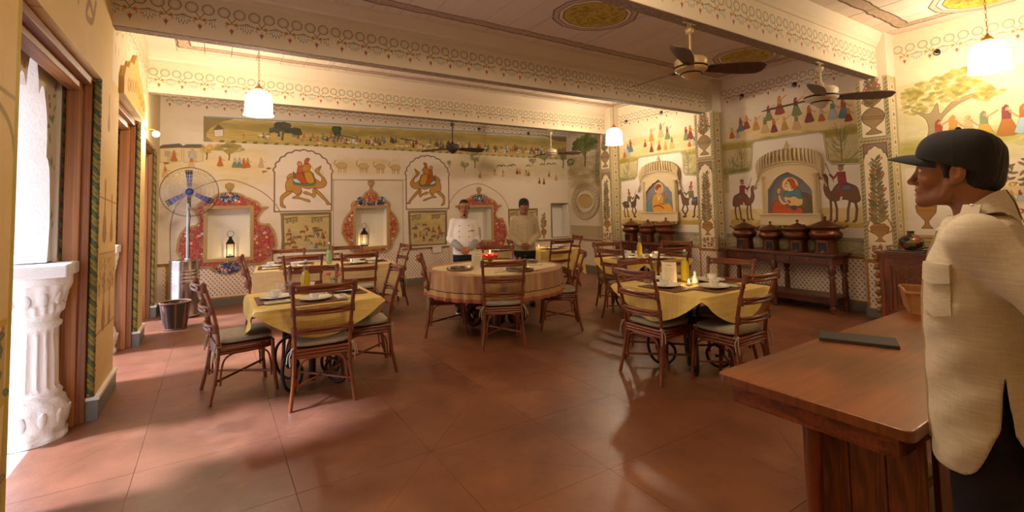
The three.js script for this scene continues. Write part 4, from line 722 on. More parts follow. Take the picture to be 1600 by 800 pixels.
function column(parent, x, z, h, fat = 1) {
  const k = h / 1.1, shaft = [];
  const prof = [[0.155, 0], [0.155, 0.03], [0.14, 0.05], [0.15, 0.1], [0.155, 0.2], [0.135, 0.27], [0.125, 0.29], [0.13, 0.31], [0.118, 0.33], [0.112, 0.36], [0.108, 0.7], [0.104, 0.74], [0.118, 0.76], [0.12, 0.78], [0.104, 0.80], [0.112, 0.84], [0.124, 0.86], [0.128, 0.9], [0.118, 0.92], [0.13, 0.97], [0.15, 1.04], [0.16, 1.05], [0.16, 1.1]];
  const g = new THREE.LatheGeometry(prof.map((p) => V2(p[0] * fat, p[1] * k)), 64), p = g.attributes.position;
  for (let i = 0; i < p.count; i++) { const X = p.getX(i), Z = p.getZ(i), y = p.getY(i) / k, a = Math.atan2(Z, X), fl = y > 0.36 && y < 0.72 ? 1 - 0.10 * Math.pow(Math.abs(Math.sin(a * 8)), 0.6) : y < 0.28 ? 1 + 0.06 * Math.sin(a * 10) * Math.sin(y * 40) : y > 0.9 && y < 1.04 ? 1 + 0.07 * Math.abs(Math.sin(a * 7)) : y > 0.84 && y <= 0.9 ? 1 + 0.05 * Math.sin(a * 20) : 1; p.setX(i, X * fl); p.setZ(i, Z * fl); }
  g.computeVertexNormals(); g.translate(x, 0, z);
  struct('column_shaft', g, M.carved, parent);
  struct('column_abacus', rbox(0.34 * fat, 0.09, 0.34 * fat, 0.015, x, h + 0.045, z), M.carved, parent);
  for (let i = 0; i < 12; i++) { const a = (i / 12) * 6.2832; for (const [y, s, r0] of [[0.95 * k, 1, 0.128 * fat], [0.16 * k, 1.1, 0.15 * fat]]) struct('acanthus_leaf', bendLeaf(s).rotateY(-a + Math.PI / 2).translate(x + Math.cos(a) * r0, y, z + Math.sin(a) * r0), M.carved, parent); }
}
function bendLeaf(s) { const g = new THREE.SphereGeometry(0.03 * s, 8, 6); g.scale(0.8, 1.6, 0.5); const p = g.attributes.position; for (let i = 0; i < p.count; i++) p.setZ(i, p.getZ(i) + Math.max(0, p.getY(i)) * 0.35); g.computeVertexNormals(); return g; }
DOORS.forEach(([a, b, h], n) => {
  const d = structGroup('door_' + (n + 1));
  const x1 = XL - 0.055, x0 = XL - 0.195;
  for (const z of [a, b]) {
    const s = z === a ? 1 : -1;
    struct('post', rbox(0.09, h - 0.02, 0.07, 0.006, x0 + 0.05, (h - 0.02) / 2, z + s * 0.035), M.doorLight, d);
    struct('post_rebate', rbox(0.06, h - 0.02, 0.045, 0.005, x1 - 0.025, (h - 0.02) / 2, z + s * 0.022), M.door, d);
    if (s > 0) twist(XL - 0.022, z + s * 0.014, 0.18, h - 0.02, 0.024, [M.rope1, M.rope2, M.rope1], d);
    if (s > 0) twist(XL - 0.208, z + s * 0.03, 1.12, h - 0.05, 0.022, [M.rope1, M.rope3, M.rope2], d);
  }
  struct('lintel', rbox(0.09, 0.1, b - a, 0.006, x0 + 0.05, h - 0.06, (a + b) / 2), M.doorLight, d);
  struct('lintel_rebate', rbox(0.06, 0.06, b - a, 0.005, x1 - 0.025, h - 0.03, (a + b) / 2), M.door, d);
  // outer arcade
  const X = -1.17, t = 0.2, sp = 1.2, w = 0.2, b2 = n ? b : -3.45, cz = (a + b2) / 2, half = (b2 - a) / 2 - w, top = h - 0.12;
  const out = shapeOf([[a - 0.4, sp], [b + 0.4, sp], [b + 0.4, h + 0.5], [a - 0.4, h + 0.5]]);
  const hole = new THREE.Path(), N = 5, pts = [];
  for (let i = 0; i < N; i++) for (let k = 0; k <= 8; k++) { const q = (i + k / 8) / N, th = Math.PI * q, bl = 0.94 + 0.16 * Math.pow(Math.sin((k / 8) * Math.PI), 0.8); pts.push([cz - Math.cos(th) * half * Math.min(bl, 1.06), sp - 0.001 + Math.pow(Math.sin(th), 0.9) * (top - sp) * Math.min(bl, 1.08)]); }
  const notch = [[cz - half, sp - 0.01], ...pts, [cz + half, sp - 0.01]];
  const panel = new THREE.Shape([[a - 0.4, sp], [cz - half, sp], ...pts, [cz + half, sp], [b + 0.4, sp], [b + 0.4, h + 0.5], [a - 0.4, h + 0.5]].map((p) => V2(...p)));
  const e = new THREE.ExtrudeGeometry(panel, { depth: t, bevelEnabled: false });
  e.rotateY(-Math.PI / 2); e.translate(X + t, 0, 0);               // (z, y) profile: x of the shape runs along z
  struct('arcade_panel', e, [M.arcade, M.carved], d);
  for (const [z, q] of [[a, 1], [b2, -1]]) { struct('arcade_pilaster', rbox(0.026, h - 1.19, 0.085, 0.004, X + t + 0.011, (h + 1.19) / 2, z + q * 0.055), M.white, d); for (const o of [0.03, 0.055, 0.075]) struct('arcade_groove', box(0.004, h - 1.25, 0.006, X + t + 0.025, (h + 1.19) / 2, z + q * o), M.base, d); }
  for (const z of n ? [a + 0.13, b - 0.13] : [a + 0.13]) { column(d, X + t / 2 + (n ? 0.01 : 0.03), z + (n ? 0 : 0.03), 1.1, n ? 1 : 1.22); }
  struct('arcade_jamb', metricBox(X - 0.02, XL - 0.2, 0, h + 0.3, a - 0.42, a), M.white, d);
  struct('arcade_jamb', metricBox(X - 0.02, XL - 0.2, 0, h + 0.3, b, b + 0.42), M.white, d); if (!n) struct('arcade_wall', metricBox(X, X + t, 0, sp, b2, b), M.white, d);
});
// carved golden crest over the second doorway
M.crest = mat(rgb(206, 168, 88), 0.6, bump(6, 6, 0.006));
{
  const o = [[-6.98, 2.62], [-5.42, 2.62], [-5.42, 2.78], [-5.52, 2.9], [-5.66, 2.92], [-5.8, 3.02], [-6.0, 3.04], [-6.22, 3.2], [-6.44, 3.04], [-6.64, 3.0], [-6.78, 2.88], [-6.9, 2.86], [-6.98, 2.76]];
  const e = extrude(shapeOf(o), 0.03, 0.008); e.rotateY(-Math.PI / 2); e.translate(XL + 0.032, 0, 0);
  const k = thing('door_crest', 'golden scrolled plaster crest over the far timber doorway', 'ornament');
  part(k, 'crest_board', e, M.crest);
  for (let i = 0; i < 7; i++) part(k, 'scroll', new THREE.TorusGeometry(0.06, 0.012, 6, 18).rotateY(Math.PI / 2).translate(XL + 0.034, 2.76 + 0.10 * (1 - Math.abs(i - 3) / 3), -6.75 + i * 0.18), M.crest);
}
struct('courtyard_ground', metricBox(-30, -1.0, -0.2, -0.004, -30, 14), mat(rgb(206, 196, 186), 0.9, bump(0.5, 0.5, 0.01)));
struct('courtyard_wall', metricBox(-5.2, -4.8, -0.1, 2.7, -30, 14), mat(rgb(232, 226, 216), 0.9));

// ---------------------------------------------------------------- lamps
function lampLight(x, y, z, candela, color, radius) {
  const l = new THREE.PointLight(color, candela); l.position.set(x, y, z); l.castShadow = true; l.shadow.radius = radius; l.shadow.mapSize.set(1024, 1024); l.shadow.bias = -0.002;
  return l;
}
function pendant(x, z, y, r, h, label) {                            // y: height of the rim of the glass bell
  const t = thing('pendant_lamp', label, 'lamp', [x, y, z], 0);
  const prof = [[r * 1.10, 0], [r * 1.04, 0.012], [r, 0.04], [r * 0.985, h * 0.3], [r * 0.97, h * 0.55], [r * 0.9, h * 0.76], [r * 0.7, h * 0.9], [r * 0.38, h * 0.975], [0.02, h]];
  const shadeMesh = part(t, 'glass_shade', lathe(prof, 40), M.shadeglow);
  part(t, 'rim', new THREE.TorusGeometry(r * 1.1, 0.006, 8, 40).rotateX(Math.PI / 2), M.glass);
  const cap = part(t, 'brass_cap', lathe([[0, h + 0.075], [0.012, h + 0.07], [0.02, h + 0.045], [0.045, h + 0.02], [0.055, h - 0.004], [0, h - 0.004]], 20), M.brass);
  const top = CEIL - y, n = Math.round((top - h - 0.12) / 0.042), links = [];
  const chain = part(t, 'chain', Array.from({ length: n }, (_, i) => new THREE.TorusGeometry(0.014, 0.0032, 5, 10).scale(0.7, 1.5, 1).rotateY((i % 2) * Math.PI / 2).translate(0, h + 0.09 + i * 0.0335 * ((top - h - 0.12) / 0.0335 / n), 0)), M.brass);
  part(t, 'ceiling_rose', lathe([[0, top - 0.075], [0.018, top - 0.07], [0.03, top - 0.04], [0.06, top - 0.02], [0.065, top], [0, top]], 24), M.brass);
  part(t, 'arm_hub', [rod([0, h, 0], [0, 0.07, 0], 0.005), ball(0.018, 0, 0.06, 0, 12), rod([0, 0.045, 0], [0, 0.02, 0], 0.012, 0.003)], M.brass);
  for (let i = 0; i < 3; i++) {
    const a = i * 2.0944 + 0.5, bx = Math.cos(a) * r * 0.45, bz = Math.sin(a) * r * 0.45;
    const arm = part(t, 'arm', [tube([[0, 0.065, 0], [bx * 0.6, 0.045, bz * 0.6], [bx, 0.06, bz], [bx, 0.09, bz]], 0.004, 12, 6), cyl(0.014, 0.02, 0.012, bx, 0.085, bz, 12)], M.brass);
    part(arm, 'bulb', lathe([[0, 0], [0.012, 0.002], [0.018, 0.025], [0.012, 0.05], [0, 0.07]], 12).translate(bx, 0.098, bz), M.bulb);
  }
  const l = lampLight(x, y + h * 0.42, z, LAMP_POWER, LAMP_COLOR, 4); l.name = 'lamp_light'; scene.add(l);
  return t;
}
pendant(0.45, -6.42, 2.70, 0.155, 0.32, 'glowing glass bell lamp on a chain before the long procession painting');
pendant(6.40, -6.42, 2.68, 0.155, 0.32, 'glowing glass bell lamp on a chain beside the window painting of the seated king');
pendant(6.86, -1.40, 2.84, 0.165, 0.33, 'clear glass bell lamp with visible candle bulbs above the man in the cap');
pendant(1.8, -1.3, 2.9, 0.165, 0.33, 'glass bell lamp hanging above the floor before the desk');
// small bare bulb on a bracket on the entrance wall
{
  const t = thing('wall_lamp', 'small bright bulb on a wall bracket past the second doorway', 'lamp', [XL, 2.58, -7.3]);
  part(t, 'wall_plate', cyl(0.035, 0.035, 0.015, 0, -0.007, 0, 16).rotateZ(-Math.PI / 2), M.brass);
  part(t, 'bracket', tube([[0.01, 0, 0], [0.07, 0.01, 0], [0.1, 0.0, 0], [0.11, -0.02, 0]], 0.006, 12, 6), M.brass);
  part(t, 'bulb', new THREE.SphereGeometry(0.04, 16, 12).translate(0.115, -0.05, 0), M.bulb);
  const l = lampLight(XL + 0.115, 2.53, -7.3, LAMP_POWER * 0.35, LAMP_COLOR, 2); l.name = 'wall_lamp_light'; scene.add(l);
}

// ---------------------------------------------------------------- cane chairs
function makeChair(label) {
  const t = thing('cane_chair', label, 'chair', [0, 0, 0], 0, undefined);
  const P = (s) => [[s * 0.235, 0, -0.262], [s * 0.212, 0.22, -0.218], [s * 0.204, 0.44, -0.2], [s * 0.212, 0.68, -0.232], [s * 0.228, 0.955, -0.312]];
  const atY = (s, y) => { const p = P(s); for (let i = 0; i < 4; i++) if (y <= p[i + 1][1]) { const k = (y - p[i][1]) / (p[i + 1][1] - p[i][1]); return [0, 1, 2].map((c) => lerp(p[i][c], p[i + 1][c], k)); } return p[4]; };
  for (const s of [-1, 1]) part(t, 'back_post', capped(P(s), 0.0155, 28, 9), M.cane);
  for (const s of [-1, 1]) part(t, 'front_leg', capped([[s * 0.205, 0, 0.235], [s * 0.198, 0.2, 0.212], [s * 0.194, 0.425, 0.2]], 0.016, 12, 9), M.cane);
  const rail = (name, y, gap, bow) => {
    const a = atY(-1, y), b = atY(1, y), g = [];
    for (const d of [0, -gap]) { const p = []; for (let i = 0; i <= 10; i++) { const k = i / 10, x = lerp(a[0], b[0], k), c = 1 - Math.pow(Math.abs(2 * k - 1), 2.4); p.push([x, y + d, a[2] - bow * c]); } g.push(tube(p, 0.0125, 26, 8)); }
    g.push(rbox(0.40, gap * 0.6, 0.01, 0.004, 0, y - gap / 2, a[2] - bow * 0.72));
    const r = part(t, name, g, M.cane);
    for (const q of [a, b]) part(r, 'binding', cyl(0.0215, 0.0215, gap + 0.034, q[0], y - gap - 0.017, q[2] - 0.002, 12), M.caneWrap);
  };
  rail('top_rail', 0.94, 0.036, 0.05); rail('middle_rail', 0.755, 0.03, 0.05); rail('lower_rail', 0.60, 0.03, 0.045);
  // seat: three bent poles, one over the other
  const loop = (y, e) => { const p = []; const w = 0.2 + e, f = 0.205 + e, r = 0.09; for (const [x, z] of [[-w + 0.004, -0.2], [-w, -0.05], [-w, f - r], [-w + r * 0.3, f - r * 0.3], [-w + r, f], [0, f + 0.012], [w - r, f], [w - r * 0.3, f - r * 0.3], [w, f - r], [w, -0.05], [w - 0.004, -0.2]]) p.push([x, y, z]); return [tube(p, 0.0125, 60, 8), rod([-w, y, -0.2], [w, y, -0.2], 0.012)]; };
  [0.432, 0.407, 0.382].forEach((y, i) => part(t, 'seat_pole', loop(y, 0.006 * (i ? 1 : 0)), M.cane));
  part(t, 'seat_base', rbox(0.38, 0.02, 0.38, 0.008, 0, 0.43, 0.0), M.cane);
  const arch = (A, B) => { const p = []; for (const [k, y] of [[0.06, 0.13], [0.075, 0.25], [0.13, 0.335], [0.26, 0.368], [0.5, 0.37], [0.74, 0.368], [0.87, 0.335], [0.925, 0.25], [0.94, 0.13]]) p.push([lerp(A[0], B[0], k), y, lerp(A[1], B[1], k)]); return tube(p, 0.008, 30, 6); };
  for (const [a, b] of [[[-0.2, 0.215], [0.2, 0.215]], [[-0.21, -0.21], [0.21, -0.21]], [[-0.205, -0.21], [-0.2, 0.215]], [[0.205, -0.21], [0.2, 0.215]]]) part(t, 'brace', arch(a, b), M.cane);
  for (const s of [-1, 1]) part(t, 'stretcher', rod([s * 0.2, 0.165, 0.214], [-s * 0.216, 0.165 + 0.004 * s, -0.228], 0.0105), M.cane);
  // cushion with ties
  const cg = new THREE.SphereGeometry(1, 48, 20), cp = cg.attributes.position, pw = (v, e) => Math.sign(v) * Math.pow(Math.abs(v), e);
  for (let i = 0; i < cp.count; i++) { const x = cp.getX(i), y = cp.getY(i), z = cp.getZ(i), h = Math.hypot(x, z), R = Math.pow(h, 0.38), a = h > 1e-5 ? x / h : 1, b = h > 1e-5 ? z / h : 0, q = Math.pow(Math.pow(Math.abs(a), 4.5) + Math.pow(Math.abs(b), 4.5), -1 / 4.5); cp.setXYZ(i, a * q * R * 0.214, 0.474 + pw(y, 0.62) * 0.031 * (1 - 0.15 * h * h), b * q * R * 0.208 + 0.004); }
  cg.computeVertexNormals();
  const cu = part(t, 'cushion', cg, M.cushion);
  for (const s of [-1, 1]) part(cu, 'tie', [tube([[s * 0.19, 0.47, -0.19], [s * 0.222, 0.455, -0.222], [s * 0.226, 0.44, -0.19], [s * 0.2, 0.452, -0.18]], 0.0045, 12, 5), tube([[s * 0.22, 0.452, -0.222], [s * 0.24, 0.4, -0.235], [s * 0.236, 0.33, -0.24]], 0.005, 8, 5), tube([[s * 0.22, 0.452, -0.222], [s * 0.25, 0.42, -0.215], [s * 0.262, 0.35, -0.225]], 0.005, 8, 5), ball(0.012, s * 0.222, 0.452, -0.224, 8)], M.tie);
  return t;
}
let chairProto;
function chair(x, z, turn, label, group) {
  if (!chairProto) { chairProto = makeChair(label); chairProto.position.set(x, 0, z); chairProto.rotation.y = turn; chairProto.userData.group = group; return chairProto; }
  return copyOf(chairProto, [x, 0, z], turn, label, group);
}
const PI = Math.PI;
const GA = 'chairs at the square table nearest the doorways', GB = 'chairs at the long table under the niches', GC = 'chairs at the round table', GD = 'chairs at the two tables in the far corner', GE = 'chairs at the square table by the three pots', GF = 'chairs at the square table beside the desk';
chair(0.762, -4.215, PI - 0.094, 'cane chair with its back to the camera at the square table nearest the doorways', GA);
chair(0.214, -4.743, 1.706, 'cane chair side-on with grey cushion, nearest the doorways, at the square yellow table', GA);
chair(1.229, -4.643, -1.67, 'cane chair on the round-table side of the square yellow table nearest the doorways', GA);
chair(0.80, -4.97, -0.28, 'cane chair behind the yellow oil bottle at the square table nearest the doorways', GA);
chair(0.93, -7.70, -0.15, 'cane chair against the back wall by the fan-side niche, at the long table', GB);
chair(1.80, -7.66, -0.15, 'cane chair against the back wall behind the clear bottle on the long table', GB);
chair(1.05, -6.93, PI - 0.22, 'cane chair on the near side of the long table, directly behind the yellow table', GB);
chair(1.72, -6.76, PI - 0.2, 'cane chair on the near side of the long table in front of the middle niche', GB);
chair(2.38, -7.56, -PI / 2, 'cane chair at the end of the long table beside the standing chef', GB);
chair(0.62, -7.1, PI / 2 - 0.1, 'cane chair at the end of the long table beside the steel mist fan', GB);
chair(2.745, -4.593, 2.708, 'cane chair with its back to the camera in front of the round table', GC);
chair(2.454, -5.43, 1.17, 'cane chair side-on at the round table, in front of the chef', GC);
chair(3.72, -4.795, -2.156, 'cane chair at the round table on the side of the painted windows', GC);
chair(3.47, -5.90, -0.57, 'cane chair across the round table, between the two standing men', GC);
chair(5.08, -6.72, PI, 'cane chair with its back to the camera at the far yellow table behind the waiter', GD);
chair(5.78, -7.28, -1.9, 'cane chair in the far corner under the painted medallion', GD);
chair(4.80, -7.02, PI / 2 + 0.15, 'cane chair seen edge-on between the two tables behind the waiter', GD);
chair(4.30, -7.92, 0.1, 'cane chair against the back wall behind the waiter, below the third niche', GD);
chair(4.73, -4.58, PI / 2, 'cane chair side-on at the doorway side of the table by the three copper pots', GE);
chair(5.22, -4.40, PI - 0.3, 'cane chair with its back to the camera at the table by the three copper pots', GE);
chair(5.72, -4.68, -1.25, 'cane chair tucked between the three copper pots and their table', GE);
chair(5.08, -5.12, -0.3, 'cane chair on the far side of the table by the three copper pots', GE);
chair(3.42, -2.95, PI / 2, 'large cane chair with grey cushion and white ties, beside the table nearest the desk', GF);
chair(3.70, -2.44, PI, 'cane chair whose leg is hidden by the desk corner, near side of its table', GF);
chair(4.10, -2.80, -1.4, 'cane chair before the carved console at the table nearest the desk', GF);
chair(3.70, -3.16, 0, 'cane chair on the far side of the table nearest the desk, behind the menu card', GF);

// ---------------------------------------------------------------- tables
function scrollLeg(ang, s, r, m, y0 = 0.02) {                       // a bent iron scroll in the upright plane at that angle
  const P = [], c = Math.cos(ang), q = Math.sin(ang), put = (d, y) => P.push([c * d * s, y, q * d * s]);
  put(0.05, 0.7); put(0.09, 0.62); put(0.07, 0.5); put(0.13, 0.4); put(0.26, 0.38); put(0.36, 0.3); put(0.38, 0.18); put(0.33, 0.06); put(0.24, y0); put(0.16, 0.07); put(0.14, 0.16); put(0.2, 0.22); put(0.26, 0.18); put(0.25, 0.12); put(0.21, 0.12);
  return tube(P, r, 80, 8);
}
function squareBase(t, s = 1) {
  part(t, 'centre_post', [cyl(0.03, 0.03, 0.7, 0, 0.02, 0, 14), cyl(0.06, 0.05, 0.05, 0, 0.3, 0, 14), cyl(0.05, 0.07, 0.05, 0, 0.66, 0, 14), box(0.6, 0.02, 0.05, 0, 0.71, 0), box(0.05, 0.02, 0.6, 0, 0.71, 0)], M.iron);
  for (let k = 0; k < 4; k++) part(t, 'scroll_leg', scrollLeg(k * PI / 2 + PI / 4, s, 0.013, M.iron), M.iron);
}
// cloth over a rectangular top: hang(t, side) gives the drop at t in -1..1 along each side
function clothOver(hx, hz, y, hang, folds, seed, flare = 0.02) {
  const r = rngOf(seed), ph = [r() * 6, r() * 6, r() * 6, r() * 6], pos = [], uv = [], idx = [], n = 24, K = 8, e = 0.012;
  const per = [];                                                    // perimeter samples
  const sides = [[1, 0], [0, 1], [-1, 0], [0, -1]];                  // outward normals in (x, z)
  for (let s = 0; s < 4; s++) for (let i = 0; i < n; i++) {
    const t = (i / n) * 2 - 1, [nx, nz] = sides[s], tx = -nz, tz = nx;
    const h = nx ? hx : hz, w = nx ? hz : hx, cx = nx * h + tx * t * w, cz = nz * h + tz * t * w;
    const edge = smooth(0.8, 1, Math.abs(t)), sg = Math.sign(t) || 1, ox = nx + (i === 0 ? -tx : 0) * 0.9, oz = nz + (i === 0 ? -tz : 0) * 0.9, L = Math.hypot(ox, oz);
    per.push({ x: cx, z: cz, ox: ox / L, oz: oz / L, drop: hang(t, s), f: Math.sin(t * folds + ph[s]) + 0.5 * Math.sin(t * folds * 2.3 + ph[(s + 1) % 4]), corner: i === 0 ? 1 : edge * 0.6 });
  }
  const N = per.length;
  for (const p of per) { pos.push(p.x - p.ox * e, y, p.z - p.oz * e); uv.push(p.x, p.z); }
  for (let k = 0; k <= K; k++) for (const p of per) {
    const q = k / K, out = e * 0.3 + flare * q + (p.f * 0.016 + p.corner * 0.05) * q * Math.min(1, p.drop / 0.2);
    pos.push(p.x + p.ox * out, y - (k ? 0.004 : 0.002) - p.drop * q, p.z + p.oz * out); uv.push(p.x + p.ox * p.drop * q, p.z + p.oz * p.drop * q);
  }
  for (let k = 0; k <= K; k++) for (let i = 0; i < N; i++) { const a = k * N + i, b = k * N + (i + 1) % N, c = a + N, d = b + N; idx.push(a, c, b, b, c, d); }
  const mid = pos.length / 3; pos.push(0, y, 0); uv.push(0, 0);
  for (let i = 0; i < N; i++) idx.push(mid, i, (i + 1) % N);
  const g = new THREE.BufferGeometry(); g.setAttribute('position', new THREE.Float32BufferAttribute(pos, 3)); g.setAttribute('uv', new THREE.Float32BufferAttribute(uv, 2)); g.setIndex(idx); g.computeVertexNormals();
  return toCreasedNormals(g, 0.9);
}
function squareTable(x, z, turn, name, half, m, kind, seed, scrollScale = 1) {
  const t = thing('dining_table', `square dining table with scrolled iron legs, the ${name}`, 'table', [x, 0, z], turn);
  part(t, 'table_top', rbox(half * 2 - 0.02, 0.03, half * 2 - 0.02, 0.008, 0, 0.738, 0), M.teak); squareBase(t, scrollScale);
  const drop = kind === 'short' ? (q) => 0.02 + 0.235 * Math.pow(Math.max(0, 1 - Math.pow(Math.abs(q), 1.7)), 0.9) : (q) => 0.36 + 0.12 * Math.pow(Math.abs(q), 6);
  solo('tablecloth', `${m === M.gold ? 'golden yellow' : 'pale sand'} tablecloth over the ${name}`, 'tablecloth', clothOver(half, half, 0.762, drop, kind === 'short' ? 5 : 9, seed, 0.022), m, undefined, [x, 0, z]).rotation.y = turn;
}
const TA = 'table nearest the doorways', TB = 'long table', TC = 'round table', TD = 'corner table', TE = 'table by three pots', TF = 'table beside the desk';
squareTable(0.755, -4.565, 0, TA, 0.485, M.gold, 'short', 1);
squareTable(3.75, -2.865, 0, TF, 0.485, M.gold, 'short', 2);
squareTable(5.2, -4.74, 0, TE, 0.47, M.gold, 'short', 3);
squareTable(5.25, -7.1, 0, TD, 0.47, M.gold, 'long', 4);
squareTable(4.32, -7.4, 0.05, 'cream table behind the waiter', 0.43, M.sand, 'long', 5);
{
  const x = 1.38, z = -7.2, turn = -0.1;
  const t = thing('dining_table', 'long dining table for six set under the two nearer niches', 'table', [x, 0, z], turn);
  part(t, 'table_top', rbox(1.78, 0.03, 0.88, 0.008, 0, 0.738, 0), M.teak);
  for (const sx of [-1, 1]) { const b = part(t, 'centre_post', [cyl(0.03, 0.03, 0.7, sx * 0.5, 0.02, 0, 12), box(0.05, 0.02, 0.6, sx * 0.5, 0.71, 0)], M.iron); for (let k = 0; k < 4; k++) part(t, 'scroll_leg', scrollLeg(k * PI / 2 + PI / 4, 0.9, 0.012, M.iron).translate(sx * 0.5, 0, 0), M.iron); }
  solo('tablecloth', 'pale sand tablecloth hanging low over the long table', 'tablecloth', clothOver(0.9, 0.45, 0.762, (q) => 0.38 + 0.1 * Math.pow(Math.abs(q), 6), 12, 6, 0.03), M.sand, undefined, [x, 0, z]).rotation.y = turn;
}
// round table with striped cloth and a lighter cloth over it
{
  const x = 3.06, z = -5.27, R = 0.86;
  const t = thing('round_table', 'large round dining table on thick dark scrolled feet', 'table', [x, 0, z]);
  part(t, 'table_top', lathe([[0, 0.715], [R - 0.03, 0.715], [R - 0.012, 0.73], [R - 0.015, 0.752], [0, 0.752]], 64), M.teak);
  part(t, 'pedestal', lathe([[0, 0.06], [0.12, 0.06], [0.13, 0.16], [0.08, 0.26], [0.1, 0.34], [0.07, 0.42], [0.09, 0.6], [0.2, 0.69], [0.24, 0.715], [0, 0.715]], 28), M.teak);
  for (let k = 0; k < 4; k++) { const a = k * PI / 2 + 0.5, c = Math.cos(a), s = Math.sin(a), P = [[0.1, 0.3], [0.22, 0.32], [0.34, 0.24], [0.36, 0.12], [0.27, 0.06], [0.2, 0.12], [0.24, 0.19], [0.29, 0.16]].map(([d, y]) => [c * d, y, s * d]); part(t, 'scroll_foot', tube(P, 0.05, 40, 10), M.teak); }
  const cw = 1024, ch = 256, cv = canvasOf(cw, ch), cx = cv.getContext('2d'), r = rngOf(44);
  cx.fillStyle = 'rgb(186,146,92)'; cx.fillRect(0, 0, cw, ch);
  for (let i = 0; i < 260; i++) { cx.globalAlpha = 0.35; cx.fillStyle = ['rgb(172,122,94)', 'rgb(192,158,100)', 'rgb(146,124,100)', 'rgb(162,110,92)', 'rgb(200,168,110)'][i % 5]; const w = 4 + 30 * r(); cx.fillRect(r() * cw, 0, w, ch); }
  cx.globalAlpha = 1; cx.fillStyle = 'rgb(184,146,88)'; cx.fillRect(0, 168, cw, 60); cx.fillStyle = 'rgb(40,44,58)'; cx.fillRect(0, 164, cw, 8); cx.fillStyle = 'rgb(160,86,74)'; cx.fillRect(0, 222, cw, 34);
  const m = cloth(0xffffff, { map: texOf(cv) }); m.map.wrapT = THREE.ClampToEdgeWrapping;
  const n = 288, K = 12, pos = [], uv = [], idx = [];
  for (let k = 0; k <= K; k++) for (let i = 0; i <= n; i++) {
    const a = (i / n) * 2 * PI, q = k / K, drop = 0.29 * q, f = 0.016 * Math.sin(a * 34 + 1.3 * Math.sin(a * 5)) + 0.008 * Math.sin(a * 61 + 2), rr = R + 0.004 + (0.02 + f) * q * (0.4 + 0.6 * q);
    pos.push(Math.cos(a) * rr, 0.764 - (k ? 0.003 : 0) - drop, Math.sin(a) * rr); uv.push(i / n * 2, 1 - q);
  }
  for (let k = 0; k < K; k++) for (let i = 0; i < n; i++) { const a = k * (n + 1) + i, b = a + 1, c = a + n + 1, d = c + 1; idx.push(a, b, c, b, d, c); }
  const c0 = pos.length / 3; pos.push(0, 0.764, 0); uv.push(0.5, 0.99); for (let i = 0; i < n; i++) idx.push(c0, i + 1, i);
  const g = new THREE.BufferGeometry(); g.setAttribute('position', new THREE.Float32BufferAttribute(pos, 3)); g.setAttribute('uv', new THREE.Float32BufferAttribute(uv, 2)); g.setIndex(idx); g.computeVertexNormals();
  solo('tablecloth', 'brown striped tablecloth with a dark line and red hem on the round table', 'tablecloth', toCreasedNormals(g, 0.8), m, undefined, [x, 0, z]);
  const o = []; for (let i = 0; i < 120; i++) { const a = (i / 120) * 2 * PI, q = Math.max(Math.abs(Math.cos(a)), Math.abs(Math.sin(a))), rr = Math.min(0.80, 0.66 / q) - 0.01 * Math.abs(Math.sin(a * 40)); o.push([Math.cos(a + 0.3) * rr, Math.sin(a + 0.3) * rr]); }
  const og = new THREE.ExtrudeGeometry(shapeOf(o), { depth: 0.003, bevelEnabled: false }); og.rotateX(-PI / 2); og.translate(0, 0.7645, 0);
  solo('table_topper', 'cream square cloth laid over the striped cloth on the round table', 'tablecloth', og, M.cream, undefined, [x, 0, z]);
}

// ---------------------------------------------------------------- things on the tables (table surface at 0.765)
const TY = 0.7655;
const protos = new Map();
function repeat(key, make, label, pos, turn, group) {
  if (!protos.has(key)) { const o = make(label); o.position.set(...pos); o.rotation.y = turn; if (group) o.userData.group = group; protos.set(key, o); return o; }
  return copyOf(protos.get(key), pos, turn, label, group);
}
const placemat = (label, p, turn, g) => repeat('placemat', (l) => solo('placemat', l, 'placemat', rbox(0.42, 0.005, 0.3, 0.002, 0, 0.0025, 0), M.mat), label, p, turn, g);
const plate = (label, p, turn, g) => repeat('plate', (l) => { const t = thing('plate', l, 'plate'); part(t, 'dish', lathe([[0, 0.003], [0.08, 0.003], [0.09, 0.008], [0.13, 0.02], [0.132, 0.024], [0.128, 0.025], [0.09, 0.014], [0.078, 0.009], [0, 0.009]], 40), M.china); part(t, 'foot_ring', new THREE.TorusGeometry(0.07, 0.003, 6, 32).rotateX(PI / 2).translate(0, 0.003, 0), M.china); return t; }, label, p, turn, g);
const cup = (label, p, turn, g) => repeat('cup', (l) => { const t = thing('cup', l, 'cup'); part(t, 'cup_bowl', lathe([[0, 0.002], [0.022, 0.0], [0.026, 0.006], [0.036, 0.025], [0.044, 0.058], [0.0455, 0.06], [0.042, 0.058], [0.033, 0.026], [0.02, 0.01], [0, 0.009]], 28), M.china); part(t, 'handle', tube([[0.041, 0.045, 0], [0.062, 0.047, 0], [0.064, 0.028, 0], [0.036, 0.018, 0]], 0.0042, 16, 7), M.china); return t; }, label, p, turn, g);
const napkin = (label, p, turn, g) => repeat('napkin', (l) => { const t = thing('folded_napkin', l, 'napkin'); part(t, 'lower_fold', rbox(0.1, 0.007, 0.2, 0.003, 0, 0.0035, 0), M.napkin); part(t, 'upper_fold', rbox(0.095, 0.006, 0.19, 0.0025, 0.001, 0.0095, 0.002).rotateY(0.02), M.napkin); return t; }, label, p, turn, g);
const forkShape = () => merge([rod([0, 0.002, 0.02], [0, 0.003, 0.11], 0.003, 0.0026, 6), box(0.018, 0.002, 0.03, 0, 0.003, 0.005), ...[-0.007, 0, 0.007].map((x) => box(0.0025, 0.002, 0.05, x, 0.004, -0.03))]);
